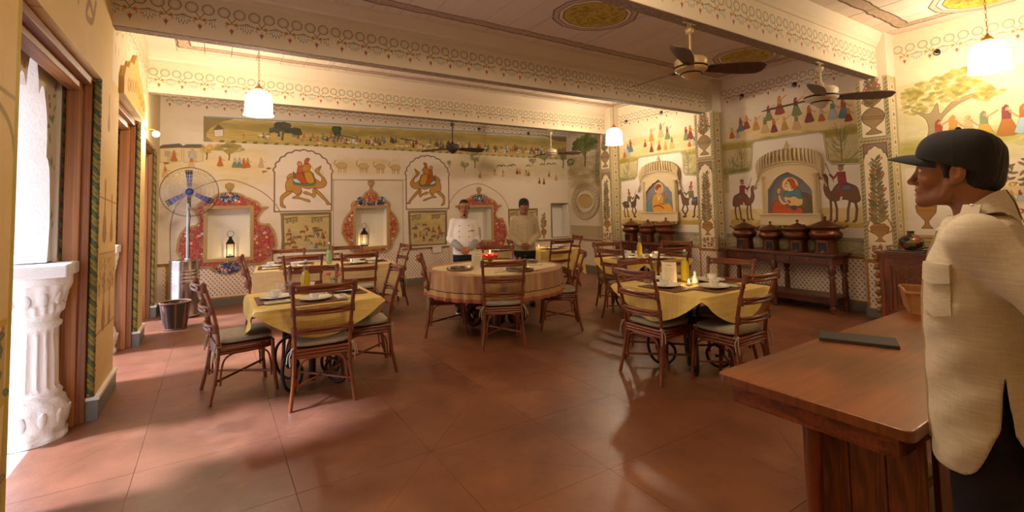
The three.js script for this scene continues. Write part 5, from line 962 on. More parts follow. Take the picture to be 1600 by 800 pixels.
const knifeShape = () => merge([rbox(0.012, 0.004, 0.09, 0.0015, 0, 0.003, 0.06), box(0.014, 0.0015, 0.12, 0, 0.003, -0.045)]);
const fork = (label, p, turn, g) => repeat('fork', (l) => solo('fork', l, 'cutlery', forkShape(), M.steel), label, p, turn, g);
const knife = (label, p, turn, g) => repeat('knife', (l) => solo('knife', l, 'cutlery', knifeShape(), M.steel), label, p, turn, g);
const tumbler = (label, p, turn, g) => repeat('tumbler', (l) => { const t = thing('glass_tumbler', l, 'glass'); part(t, 'glass_wall', lathe([[0.026, 0], [0.028, 0.004], [0.036, 0.105], [0.034, 0.105], [0.0265, 0.008], [0, 0.007]], 24), M.glass); part(t, 'thick_base', lathe([[0, 0], [0.026, 0], [0.027, 0.01], [0, 0.01]], 24), M.glass); return t; }, label, p, turn, g);
function bottle(label, p, m, full) {
  const t = thing('swing_top_bottle', label, 'bottle', p);
  part(t, 'bottle_body', lathe([[0, 0], [0.038, 0], [0.042, 0.006], [0.042, 0.15], [0.036, 0.185], [0.018, 0.235], [0.014, 0.26], [0.0145, 0.285], [0.011, 0.287]], 28), M.bottle);
  part(t, 'liquid', lathe([[0, 0.006], [0.037, 0.006], [0.0385, 0.012], [0.0385, 0.148], [0.032, Math.min(full, 0.185)], [0.01, full], [0, full]], 24), m);
  const w = part(t, 'wire_clip', [tube([[0.016, 0.25, 0], [0.019, 0.275, 0], [0.012, 0.305, 0], [-0.012, 0.305, 0], [-0.019, 0.275, 0], [-0.016, 0.25, 0]], 0.0016, 20, 5), new THREE.TorusGeometry(0.0155, 0.0016, 5, 18).rotateX(PI / 2).translate(0, 0.258, 0)], M.steel);
  part(t, 'stopper', lathe([[0, 0.287], [0.012, 0.287], [0.014, 0.295], [0.01, 0.308], [0, 0.31]], 16), M.china);
  return t;
}
function candle(label, p, k = 1) {
  const t = thing('tea_light', label, 'candle', p);
  part(t, 'glass_cup', lathe([[0, 0], [0.026, 0], [0.034, 0.05], [0.032, 0.05], [0.025, 0.004], [0, 0.004]], 20).scale(k, k, k), M.glass);
  part(t, 'wax', cyl(0.02, 0.02, 0.014, 0, 0.004, 0, 16).scale(k, k, k), M.paper);
  part(t, 'flame', lathe([[0, 0.02], [0.006, 0.026], [0.008, 0.034], [0.004, 0.048], [0, 0.058]], 10).scale(k, k, k), M.flame);
  const l = lampLight(p[0], p[1] + 0.036 * k, p[2], 0.25, new THREE.Color(1, 0.62, 0.25), 0.4); l.name = 'candle_light'; scene.add(l);
  return t;
}
function shaker(label, p) { const t = thing('salt_shaker', label, 'shaker', p); part(t, 'shaker_body', lathe([[0, 0], [0.026, 0], [0.03, 0.012], [0.03, 0.03], [0.02, 0.048], [0.011, 0.06], [0.01, 0.095], [0.013, 0.105], [0.009, 0.114], [0, 0.115]], 24), M.china); part(t, 'hole', [0, 2, 4].map((a) => ball(0.0016, Math.cos(a) * 0.005, 0.1135, Math.sin(a) * 0.005, 6)), M.dark); return t; }
function creamer(label, p) { const t = thing('small_pot', label, 'pot', p); part(t, 'pot_body', lathe([[0, 0], [0.024, 0], [0.028, 0.02], [0.026, 0.05], [0.027, 0.056], [0.024, 0.055], [0.022, 0.006], [0, 0.005]], 20), M.china); part(t, 'lid', lathe([[0.026, 0.056], [0.012, 0.064], [0.004, 0.066], [0.006, 0.074], [0, 0.077]], 18), M.china); return t; }
const cardTex = (() => { const c = canvasOf(128, 192), x = c.getContext('2d'); x.fillStyle = 'rgb(238,226,196)'; x.fillRect(0, 0, 128, 192); x.fillStyle = 'rgb(90,80,70)'; x.font = 'bold 15px serif'; x.textAlign = 'center'; x.fillText('Menu', 64, 32); for (let i = 0; i < 9; i++) { x.fillStyle = 'rgba(120,110,96,0.7)'; x.fillRect(22 + (i % 3) * 4, 56 + i * 13, 84 - (i % 3) * 8, 3); } return texOf(c); })();
M.card = mat(0xffffff, 0.7, { map: cardTex });
function menuCard(label, p, turn) {
  const t = thing('menu_card', label, 'card', p, turn);
  for (const s of [-1, 1]) { const g = new THREE.BoxGeometry(0.115, 0.17, 0.002).rotateX(-s * 0.14).scale(1.15, 1.2, 1.2).translate(0, 0.101, s * 0.016); part(t, 'card_leaf', g, M.card); }
  return t;
}
// one place laid at (dx, dz) from the table, facing away from its centre; side words make the label
function place(cx, cz, turn, dx, dz, a, table, side, opts = {}) {
  const c = Math.cos(turn), s = Math.sin(turn), X = (x, z) => [cx + c * x + s * z, cz - s * x + c * z];
  const [px, pz] = X(dx, dz), A = turn + a, ca = Math.cos(A), sa = Math.sin(A), at = (x, z, y = 0) => [px + ca * x + sa * z, TY + y, pz - sa * x + ca * z];
  const on = `at the ${side} of the ${table}`;
  placemat(`brown placemat ${on}`, at(0, 0), A, 'placemats on the ' + table);
  const th = opts.thali;
  plate(`white china plate ${on}`, at(-0.02, -0.01, 0.0052), A, 'plates on the ' + table);
  cup(`white cup on the plate ${on}`, at(-0.03, 0.0, 0.0142), A + 0.8, 'cups on the ' + table);
  if (!opts.bare) { napkin(`folded cream napkin ${on}`, at(0.19, 0, 0.0052), A, 'napkins on the ' + table); fork(`steel fork on the napkin ${on}`, at(0.18, 0, 0.018), A, 'forks on the ' + table); knife(`steel knife on the napkin ${on}`, at(0.205, 0, 0.018), A, 'knives on the ' + table); }
}
place(0.755, -4.565, 0, 0, 0.29, 0, TA, 'near side'); place(0.755, -4.565, 0, -0.3, 0.02, -PI / 2, TA, 'doorway side'); place(0.755, -4.565, 0, 0.29, -0.02, PI / 2, TA, 'round-table side'); place(0.755, -4.565, 0, 0, -0.3, PI, TA, 'far side', { bare: 1 });
place(3.75, -2.865, 0, 0, 0.29, 0, TF, 'near side'); place(3.75, -2.865, 0, -0.3, 0.0, -PI / 2, TF, 'doorway side', { bare: 1 }); place(3.75, -2.865, 0, 0.29, 0.02, PI / 2, TF, 'console side'); place(3.75, -2.865, 0, 0, -0.3, PI, TF, 'far side', { bare: 1 });
place(5.2, -4.74, 0, 0, 0.28, 0, TE, 'near side'); place(5.2, -4.74, 0, -0.28, 0, -PI / 2, TE, 'doorway side'); place(5.2, -4.74, 0, 0.28, 0, PI / 2, TE, 'pot side'); place(5.2, -4.74, 0, 0, -0.28, PI, TE, 'far side', { bare: 1 });
for (const [dx, dz, a, w] of [[-0.4, 0.26, 0, 'near fan place'], [0.4, 0.26, 0, 'near niche place'], [-0.72, 0, -PI / 2, 'fan end'], [0.68, 0, PI / 2, 'chef end'], [-0.36, -0.27, PI, 'wall-side fan place'], [0.42, -0.27, PI, 'wall-side niche place']]) place(1.38, -7.2, -0.1, dx, dz, a, TB, w, { bare: a === PI });
place(5.25, -7.1, 0, -0.05, 0.28, 0, TD, 'near side', { bare: 1 }); place(5.25, -7.1, 0, 0.27, -0.05, PI / 2, TD, 'medallion side', { bare: 1 });
place(4.32, -7.4, 0.05, -0.05, 0.25, 0, 'table behind the waiter', 'near side', { bare: 1 });
bottle('swing-top bottle of yellow oil on the square table nearest the doorways', [0.72, TY, -4.70], M.oil, 0.215);
bottle('swing-top bottle of yellow oil behind the menu card on the table beside the desk', [3.86, TY, -2.98], M.oil, 0.215);
bottle('swing-top bottle of yellow oil on the table by the three pots', [5.22, TY, -4.80], M.oil, 0.225);
bottle('clear swing-top bottle of water on the long table', [1.42, TY, -7.22], M.water, 0.2);
candle('lit tea light beside the oil bottle on the table beside the desk', [3.70, TY, -2.82], 1.1);
candle('lit tea light on the table by the three pots', [5.25, TY, -4.62]);
candle('lit tea light on the long table near the fan end', [0.98, TY, -7.2]);
candle('lit tea light on the long table before the middle niche', [1.70, TY, -7.1]);
candle('lit tea light on the yellow table in the far corner', [5.2, TY, -7.28]);
shaker('white bulb-shaped salt shaker on the table beside the desk', [3.83, TY, -2.85]);
shaker('white bulb-shaped salt shaker on the table by the three pots', [5.02, TY, -4.68]);
creamer('white lidded pot beside the salt shaker on the table beside the desk', [3.90, TY, -2.90]); creamer('white lidded pot on the table by the three pots', [5.12, TY, -4.66]); creamer('white lidded pot on the square table nearest the doorways', [0.85, TY, -4.60]);
menuCard('upright folded menu card on the table beside the desk', [3.64, TY, -2.99], -0.85);
menuCard('upright folded menu card on the round table before the chef', [2.82, TY, -5.30], -0.42);
for (const [x, z, w] of [[0.52, -4.84, 'by the oil bottle on the square table nearest the doorways'], [0.6, -4.92, 'behind the plates on the square table nearest the doorways'], [0.95, -4.5, 'by the carnations on the square table nearest the doorways'], [3.98, -3.06, 'beside the oil bottle on the table beside the desk'], [3.52, -3.16, 'behind the menu card on the table beside the desk'], [5.08, -4.95, 'on the far side of the table by the three pots'], [5.4, -4.85, 'near the wall on the table by the three pots'], [0.75, -7.35, 'on the long table at the fan end'], [1.05, -7.45, 'on the wall side of the long table'], [1.78, -7.0, 'on the near side of the long table']]) tumbler('clear glass tumbler ' + w, [x, TY, z], 0, 'glass tumblers on the cloth tables');
// carnations in a small glass
{
  const t = thing('carnation_vase', 'small glass with two red carnations on the square table nearest the doorways', 'vase', [0.96, TY, -4.66]);
  part(t, 'glass_wall', lathe([[0, 0], [0.022, 0], [0.024, 0.06], [0.02, 0.085], [0.024, 0.1]], 20), M.glass);
  M.stem = mat(rgb(84, 130, 52), 0.6); M.carnation = mat(rgb(216, 72, 66), 0.7);
  [[-0.05, 0.16, 0.01], [0.04, 0.14, -0.01]].forEach(([x, y, z]) => { const s = part(t, 'stem', tube([[0, 0.01, 0], [x * 0.3, 0.08, 0], [x, y, z]], 0.0025, 10, 5), M.stem); const pet = []; for (let i = 0; i < 16; i++) { const a = i * 2.4, d = 0.007 + 0.012 * (i / 16); pet.push(new THREE.SphereGeometry(0.011, 7, 5).scale(1, 0.6, 0.5).rotateY(a).translate(x + Math.cos(a) * d, y + 0.012 - 0.010 * (i / 16), z + Math.sin(a) * d)); } part(s, 'blossom', pet, M.carnation); });
  for (let i = 0; i < 4; i++) part(t, 'leaf', new THREE.SphereGeometry(0.02, 8, 6).scale(1, 0.15, 0.4).rotateZ(0.6).rotateY(i * 1.6).translate(Math.cos(i * 1.6) * 0.02, 0.115, -Math.sin(i * 1.6) * 0.02), M.stem);
}
// metal platters, napkins, tumblers and the flower bowl on the round table
{
  const X = 3.06, Z = -5.27;
  const mkTray = (l) => { const t = thing('metal_platter', l, 'platter'); part(t, 'tray', lathe([[0, 0.004], [0.15, 0.004], [0.158, 0.01], [0.165, 0.032], [0.169, 0.033], [0.165, 0.008], [0.155, 0], [0, 0]], 44), M.bowlmetal); for (const [a, d] of [[0.6, 0.09], [2.2, 0.09], [3.8, 0.085]]) part(t, 'small_bowl', lathe([[0, 0.004], [0.024, 0.004], [0.036, 0.032], [0.034, 0.032], [0.022, 0.008], [0, 0.008]], 20).translate(Math.cos(a) * d, 0.001, Math.sin(a) * d), M.bowlmetal); return t; };
  const Y = 0.768;
  for (const [dx, dz, w] of [[-0.5, 0.02, 'in front of the chef on the round table'], [0.02, 0.56, 'behind the near chair on the round table'], [0.52, -0.06, 'in front of the waiter on the round table']]) repeat('tray', mkTray, 'round metal platter with small bowls ' + w, [X + dx, Y, Z + dz], dx * 3, 'metal platters on the round table');
  napkin('folded cream napkin beside the near platter on the round table', [X - 0.26, Y, Z + 0.5], 1.9, 'napkins on the round table'); napkin('folded cream napkin beside the platter in front of the waiter', [X + 0.48, Y, Z + 0.2], 1.0, 'napkins on the round table');
  fork('steel fork on the napkin by the near platter of the round table', [X - 0.26, Y + 0.013, Z + 0.5], 1.9); fork('steel fork on the napkin in front of the waiter', [X + 0.48, Y + 0.013, Z + 0.2], 1.0);
  for (const [dx, dz, w] of [[-0.4, 0.26, 'beside the chef platter'], [0.3, 0.1, 'near the waiter platter'], [0.36, -0.12, 'just behind another tumbler']]) tumbler(`clear glass tumbler on the round table, ${w}`, [X + dx, Y, Z + dz], 0);
  const b = thing('flower_bowl', 'low brass bowl of glowing red petals with a candle on the round table', 'bowl', [X - 0.02, Y, Z - 0.08]);
  part(b, 'stand', lathe([[0, 0], [0.05, 0], [0.052, 0.014], [0.03, 0.03], [0.02, 0.06], [0.05, 0.085], [0.1, 0.1], [0.104, 0.115], [0.09, 0.112], [0.02, 0.1], [0, 0.1]], 28), M.brass);
  M.petal = new THREE.MeshPhysicalMaterial({ color: rgb(232, 40, 24), roughness: 0.8, transmission: 0.4, thickness: 0 });
  for (let i = 0; i < 22; i++) { const a = i * 2.4, d = 0.02 + 0.075 * Math.sqrt(i / 22); part(b, 'petal', new THREE.SphereGeometry(0.026, 9, 7).scale(1, 0.5, 0.75).rotateZ(0.5).rotateY(-a).translate(Math.cos(a) * d, 0.125 + 0.02 * (i % 3) * 0.6, Math.sin(a) * d), M.petal); }
  part(b, 'candle', cyl(0.018, 0.018, 0.06, 0, 0.1, 0, 16), M.paper); part(b, 'flame', lathe([[0, 0], [0.008, 0.008], [0.011, 0.02], [0.005, 0.04], [0, 0.052]], 10).translate(0, 0.162, 0), M.flame);
  const l = lampLight(X - 0.02, Y + 0.188, Z - 0.08, 0.5, new THREE.Color(1, 0.5, 0.2), 0.5); l.name = 'candle_light'; scene.add(l);
}

// ---------------------------------------------------------------- consoles and copper pots by the side wall
function turnedLeg(h, r, n = 20) { return lathe([[0, 0], [r * 0.8, 0], [r * 0.95, 0.02 * h], [r * 0.7, 0.05 * h], [r, 0.09 * h], [r, 0.12 * h], [r * 0.6, 0.15 * h], [r * 0.78, 0.24 * h], [r * 0.92, 0.5 * h], [r * 0.82, 0.64 * h], [r * 0.6, 0.7 * h], [r * 1.1, 0.73 * h], [r * 0.62, 0.77 * h], [r * 0.62, 0.79 * h], [r * 1.05, 0.82 * h], [r * 1.05, 1 * h], [0, h]], n); }
function consoleTable(label, z0, z1, x0, x1, drawers) {             // top at 0.8
  const cz = (z0 + z1) / 2, cx = (x0 + x1) / 2, L = z1 - z0, D = x1 - x0, t = thing('console_table', label, 'console', [cx, 0, cz]);
  part(t, 'top', [rbox(D + 0.05, 0.03, L + 0.06, 0.006, 0, 0.785, 0), rbox(D + 0.02, 0.014, L + 0.03, 0.005, 0, 0.763, 0)], M.teak);
  part(t, 'apron', [box(D - 0.04, 0.11, 0.02, 0, 0.7, -L / 2 + 0.03), box(D - 0.04, 0.11, 0.02, 0, 0.7, L / 2 - 0.03), box(0.02, 0.11, L - 0.05, D / 2 - 0.03, 0.7, 0), box(0.012, 0.11, L - 0.05, -D / 2 + 0.035, 0.7, 0)], M.teak);
  for (let i = 0; i < drawers; i++) { const w = (L - 0.1) / drawers, z = -L / 2 + 0.05 + (i + 0.5) * w, d = part(t, 'drawer', rbox(0.016, 0.085, w - 0.03, 0.004, -D / 2 + 0.024, 0.705, z), M.teak); part(d, 'knob', lathe([[0, 0], [0.006, 0], [0.006, 0.01], [0.012, 0.018], [0.008, 0.026], [0, 0.028]], 12).rotateZ(PI / 2).translate(-D / 2 + 0.017, 0.705, z), M.brass); }
  const n = Math.round(L / 0.035); part(t, 'scalloped_edge', Array.from({ length: n }, (_, i) => cyl(0.017, 0.017, 0.014, 0, 0, 0, 12).rotateZ(PI / 2).translate(-D / 2 + 0.042, 0.643, -L / 2 + 0.06 + (i + 0.5) * ((L - 0.12) / n))), M.teak);
  for (const z of [-L / 2 + 0.045, 0, L / 2 - 0.045]) for (const x of [-D / 2 + 0.04, D / 2 - 0.04]) part(t, 'leg', [turnedLeg(0.655, 0.042).translate(x, 0, z), rbox(0.075, 0.13, 0.075, 0.006, x, 0.69, z), rbox(0.072, 0.1, 0.072, 0.006, x, 0.165, z)], M.teak);
  part(t, 'lower_shelf', [rbox(D - 0.03, 0.028, L - 0.06, 0.005, 0, 0.205, 0), box(0.018, 0.075, L - 0.09, -D / 2 + 0.045, 0.158, 0)], M.teak);
  return t;
}
consoleTable('long dark carved console under the painting of the lady in blue', -4.70, -3.05, 7.02, 7.46, 3);
consoleTable('dark carved console under the painting of the seated king', -7.12, -5.78, 7.02, 7.46, 3);
function pot(label) {
  const t = thing('copper_pot', label, 'pot');
  part(t, 'stand', lathe([[0.135, 0], [0.145, 0], [0.138, 0.02], [0.128, 0.15], [0.14, 0.19], [0.13, 0.19], [0.118, 0.15], [0.125, 0.02], [0.135, 0]], 36), M.copper);
  const o = part(t, 'fire_door', [box(0.012, 0.14, 0.012, -0.136, 0.08, 0.06), box(0.012, 0.14, 0.012, -0.136, 0.08, -0.06), rbox(0.012, 0.012, 0.12, 0.003, -0.14, 0.15, 0)], M.copper);
  part(o, 'opening', box(0.01, 0.13, 0.11, -0.131, 0.078, 0), M.black);
  part(t, 'pot_body', lathe([[0.1, 0.17], [0.15, 0.185], [0.185, 0.215], [0.198, 0.25], [0.19, 0.28], [0.165, 0.3], [0.16, 0.315], [0.205, 0.35], [0.205, 0.36], [0.15, 0.35]], 40), M.copper);
  const l = part(t, 'lid', lathe([[0.2, 0.358], [0.198, 0.366], [0.15, 0.385], [0.1, 0.41], [0.05, 0.43], [0.03, 0.438], [0.02, 0.446], [0, 0.448]], 40), M.copper);
  part(l, 'knob', lathe([[0, 0.44], [0.01, 0.445], [0.012, 0.46], [0.024, 0.472], [0.026, 0.482], [0.012, 0.498], [0, 0.502]], 18), M.copper);
  for (const s of [-1, 1]) part(t, 'handle', [tube([[0, 0.335, s * 0.195], [0, 0.352, s * 0.235], [0, 0.375, s * 0.262]], 0.012, 12, 8), ball(0.014, 0, 0.376, s * 0.264, 8)], M.copper);
  return t;
}
{
  const spots = [[7.24, -4.42, 0.92, 'first copper pot from the round table on the long carved console'], [7.24, -4.0, 0.86, 'second copper pot along the long carved console'], [7.24, -3.60, 0.92, 'third copper pot along the long carved console, under the lady in blue'], [7.22, -3.22, 1.02, 'largest copper pot, nearest the wall pilaster, on the long carved console'],
    [7.24, -6.86, 0.92, 'copper pot nearest the glowing lamp under the seated king painting'], [7.24, -6.42, 0.88, 'middle copper pot of the three under the seated king painting'], [7.24, -5.98, 0.96, 'copper pot nearest the running horse under the seated king painting']];
  let p0;
  spots.forEach(([x, z, s, l], i) => { const o = i ? copyOf(p0, [x, 0.8005, z], 0.4 - 0.1 * i, l, 'copper pots on the consoles') : (p0 = pot(l)); if (!i) { o.position.set(x, 0.8005, z); o.userData.group = 'copper pots on the consoles'; } o.scale.setScalar(s); });
}
// carved cabinet with its top things
{
  const x0 = 6.98, x1 = 7.48, z0 = -2.52, z1 = -1.25, H = 0.885, t = thing('carved_cabinet', 'carved wooden cabinet with a rosette panel and knobbed corner by the pilaster', 'cabinet', [0, 0, 0]);
  part(t, 'carcass', rbox(x1 - x0, H - 0.09, z1 - z0, 0.005, (x0 + x1) / 2, (H - 0.09) / 2 + 0.04, (z0 + z1) / 2), M.deskDark);
  part(t, 'top', [rbox(x1 - x0 + 0.08, 0.03, z1 - z0 + 0.06, 0.008, (x0 + x1) / 2 - 0.02, H - 0.015, (z0 + z1) / 2), rbox(x1 - x0 + 0.05, 0.025, z1 - z0 + 0.03, 0.008, (x0 + x1) / 2 - 0.015, H - 0.043, (z0 + z1) / 2), rbox(x1 - x0 + 0.025, 0.02, z1 - z0 + 0.01, 0.006, (x0 + x1) / 2 - 0.01, H - 0.066, (z0 + z1) / 2)], M.deskDark);
  part(t, 'plinth', rbox(x1 - x0 + 0.03, 0.09, z1 - z0 + 0.02, 0.006, (x0 + x1) / 2 - 0.01, 0.045, (z0 + z1) / 2), M.deskDark);
  for (let i = 0; i < 2; i++) {
    const za = z0 + 0.07 + i * 0.6, zb = za + 0.53, d = part(t, 'door', [rbox(0.022, 0.62, zb - za, 0.004, x0 - 0.008, 0.45, (za + zb) / 2)], M.deskDark);
    const fr = (m, w) => [box(0.016, w, zb - za - 2 * m, x0 - 0.024, 0.45 + 0.31 - m, (za + zb) / 2), box(0.016, w, zb - za - 2 * m, x0 - 0.024, 0.45 - 0.31 + m, (za + zb) / 2), box(0.016, 0.62 - 2 * m, w, x0 - 0.024, 0.45, za + m), box(0.016, 0.62 - 2 * m, w, x0 - 0.024, 0.45, zb - m)];
    part(d, 'frame', [...fr(0.04, 0.03), ...fr(0.09, 0.018), ...fr(0.125, 0.012)], M.desk);
    part(d, 'rosette', [new THREE.TorusGeometry(0.06, 0.012, 8, 28).rotateY(PI / 2).translate(x0 - 0.026, 0.52, (za + zb) / 2), ...Array.from({ length: 8 }, (_, k) => new THREE.SphereGeometry(0.022, 8, 6).scale(0.4, 1.3, 0.7).rotateX(k * PI / 4).translate(x0 - 0.024, 0.52 + Math.cos(k * PI / 4) * 0.03, (za + zb) / 2 - Math.sin(-k * PI / 4) * 0.03))], M.deskDark);
  }
  for (let i = 0; i < 7; i++) part(t, 'knob', lathe([[0, -0.035], [0.02, -0.03], [0.034, 0], [0.022, 0.03], [0.01, 0.036], [0, 0.036]], 14).translate(x0 + 0.01, 0.16 + i * 0.105, z0 - 0.03), M.brass);
  part(t, 'corner_post', rbox(0.05, H - 0.16, 0.05, 0.008, x0 + 0.015, 0.43, z0 + 0.02), M.deskDark);
  const v = thing('painted_vase', 'round black and red painted vase standing on the carved cabinet', 'vase', [7.26, H, -2.28]);
  const vm = mat(0xffffff, 0.22, { clearcoat: 0.6, map: pixelTex(256, 128, (u, w) => { const n = fbm(u * 8, w * 8, 8, 3), k = fbm(u * 12 + 3, w * 10, 256, 3, NZ2); return n > 0.52 ? [150, 50, 34] : k > 0.55 ? [110, 96, 44] : [40, 34, 28]; }) });
  part(v, 'vase_body', lathe([[0, 0], [0.05, 0], [0.06, 0.008], [0.1, 0.04], [0.125, 0.09], [0.12, 0.135], [0.085, 0.175], [0.042, 0.195], [0.034, 0.215], [0.038, 0.235], [0.046, 0.243], [0.04, 0.243], [0.03, 0.22], [0, 0.21]], 40), vm);
  part(v, 'foot', lathe([[0, 0], [0.054, 0], [0.05, 0.012], [0, 0.014]], 24), M.blackgloss);
  const f = thing('black_folder', 'thin black folder lying on the cabinet top by the vase', 'folder', [7.0, H, -2.25], 0.08);
  part(f, 'lower_cover', rbox(0.2, 0.005, 0.36, 0.002, 0, 0.0028, 0), M.leather); part(f, 'pages', box(0.185, 0.006, 0.34, 0.003, 0.0083, 0), M.paper); part(f, 'upper_cover', rbox(0.2, 0.005, 0.36, 0.002, 0, 0.0138, 0), M.leather);
  const s = thing('black_strap', 'black looped strap lying beside the painted vase on the cabinet', 'strap', [7.2, H, -2.08]);
  part(s, 'strap_loop', tube([[-0.08, 0.012, -0.1], [-0.02, 0.05, -0.06], [0.03, 0.06, 0.02], [0.02, 0.04, 0.12], [-0.05, 0.02, 0.16], [-0.09, 0.03, 0.06]], 0.012, 40, 8, true), M.blackgloss); part(s, 'buckle', rbox(0.05, 0.025, 0.08, 0.006, -0.06, 0.014, -0.08), M.blackgloss);
}
// ---------------------------------------------------------------- desk with folder and tray
{
  const t = thing('reception_desk', 'brown wooden desk with a planked end panel in front of the man', 'desk', [0, 0, 0]);
  const x0 = 1.84, x1 = 4.15, z0 = -1.28, z1 = -0.605, H = 0.78;
  const o = new THREE.Shape(); const q = 0.03; o.moveTo(x0 + q, -z1); o.lineTo(x1 - q, -z1); o.quadraticCurveTo(x1, -z1, x1, -z1 + q); o.lineTo(x1, -z0 - q); o.quadraticCurveTo(x1, -z0, x1 - q, -z0); o.lineTo(x0 + q, -z0); o.quadraticCurveTo(x0, -z0, x0, -z0 - q); o.lineTo(x0, -z1 + q); o.quadraticCurveTo(x0, -z1, x0 + q, -z1);
  const e = new THREE.ExtrudeGeometry(o, { depth: 0.03, bevelEnabled: true, bevelThickness: 0.005, bevelSize: 0.006, bevelOffset: -0.006, bevelSegments: 3, curveSegments: 6 }); e.rotateX(-PI / 2); e.translate(0, H - 0.035, 0); 
  { const p = e.attributes.position, uv = e.attributes.uv; for (let i = 0; i < p.count; i++) uv.setXY(i, p.getZ(i) * 0.8, p.getX(i) * 0.55); }
  part(t, 'top', e, M.desk);
  part(t, 'apron', [box(x1 - x0 - 0.16, 0.075, 0.025, (x0 + x1) / 2, H - 0.078, z1 - 0.06), box(x1 - x0 - 0.16, 0.075, 0.025, (x0 + x1) / 2, H - 0.078, z0 + 0.06), box(0.025, 0.075, z1 - z0 - 0.1, x0 + 0.05, H - 0.078, (z0 + z1) / 2), box(0.025, 0.075, z1 - z0 - 0.1, x1 - 0.06, H - 0.078, (z0 + z1) / 2)], M.deskDark);
  for (const [x, z] of [[x0 + 0.1, z0 + 0.33], [x1 - 0.1, z0 + 0.1], [x1 - 0.1, z1 - 0.1]]) part(t, 'leg', lathe([[0, 0], [0.02, 0], [0.024, 0.03], [0.03, 0.5], [0.032, H - 0.05], [0, H - 0.05]], 18).translate(x, 0, z), M.deskDark);
  const xp = x0 + 0.17;
  const n = 3, w = 0.345 / n, zp = z1 - 0.365;
  for (let i = 0; i < n; i++) { const z = zp + (i + 0.5) * w; part(t, 'plank', rbox(0.018, 0.55, w - 0.004, 0.003, xp, 0.44, z), M.desk); }
  part(t, 'lower_rail', rbox(0.03, 0.055, 0.36, 0.005, xp, 0.15, zp + 0.165), M.deskDark); part(t, 'side_panel', rbox(x1 - x0 - 0.6, 0.6, 0.02, 0.004, (x0 + x1) / 2, 0.44, z1 - 0.04), M.deskDark);
  part(t, 'stretcher', rbox(x1 - x0 - 0.5, 0.05, 0.05, 0.01, (x0 + x1) / 2, 0.12, (z0 + z1) / 2), M.deskDark);
  part(t, 'carved_foot', [tube([[xp - 0.03, 0.12, -0.94], [xp - 0.1, 0.1, -0.94], [xp - 0.15, 0.05, -0.94], [xp - 0.1, 0.02, -0.94], [xp - 0.04, 0.03, -0.94]], 0.026, 24, 8), ball(0.035, xp - 0.12, 0.03, -0.94, 12)], M.teak);
  const f = thing('menu_folder', 'black leather menu folder lying on the wooden desk', 'folder', [2.83, H, -1.14], 0.42);
  part(f, 'lower_cover', rbox(0.17, 0.004, 0.33, 0.0018, 0, 0.0022, 0), M.leather); part(f, 'pages', box(0.16, 0.008, 0.315, 0.003, 0.0082, 0), M.paper); part(f, 'upper_cover', rbox(0.17, 0.004, 0.33, 0.0018, 0, 0.0144, 0), M.leather); part(f, 'spine', rbox(0.006, 0.0165, 0.33, 0.002, -0.086, 0.0083, 0), M.leather);
  M.wicker = mat(0xffffff, 0.7, { map: pixelTex(128, 128, (u, v, i, j) => { const k = 0.74 + 0.24 * Math.sin(j * 0.785) + 0.22 * (((i >> 3) + (j >> 2)) & 1) + 0.12 * NZ(u * 50, v * 50); return [176 * k, 118 * k, 60 * k]; }), bumpMap: weaveAt(2), bumpScale: 0.002 });
  const b = thing('wicker_tray', 'woven wicker tray standing on the desk beside the man', 'basket', [3.98, H, -1.07], 0.42);
  const bw = 0.3, bd = 0.42, bh = 0.135;
  const side = (w, x, z, r) => { const g = new THREE.BoxGeometry(w, bh, 0.014); const p = g.attributes.position; for (let i = 0; i < p.count; i++) if (p.getY(i) > 0) p.setZ(i, p.getZ(i) + 0.02); g.translate(0, bh / 2, 0); g.rotateY(r); g.translate(x, 0, z); return g; };
  part(b, 'side', side(bw, 0, bd / 2, 0), M.wicker); part(b, 'side', side(bw, 0, -bd / 2, PI), M.wicker); part(b, 'side', side(bd, bw / 2, 0, PI / 2), M.wicker); part(b, 'side', side(bd, -bw / 2, 0, -PI / 2), M.wicker); part(b, 'bottom', box(bw, 0.012, bd, 0, 0.006, 0), M.wicker);
  part(b, 'rim', tube([[-bw / 2 - 0.02, bh, -bd / 2 - 0.02], [bw / 2 + 0.02, bh, -bd / 2 - 0.02], [bw / 2 + 0.02, bh, bd / 2 + 0.02], [-bw / 2 - 0.02, bh, bd / 2 + 0.02]].flatMap((p, i, a) => { const q = a[(i + 1) % 4]; return [0.03, 0.5, 0.97].map((k) => [0, 1, 2].map((c) => lerp(p[c], q[c], k))); }), 0.01, 80, 8, true), M.wicker);
}
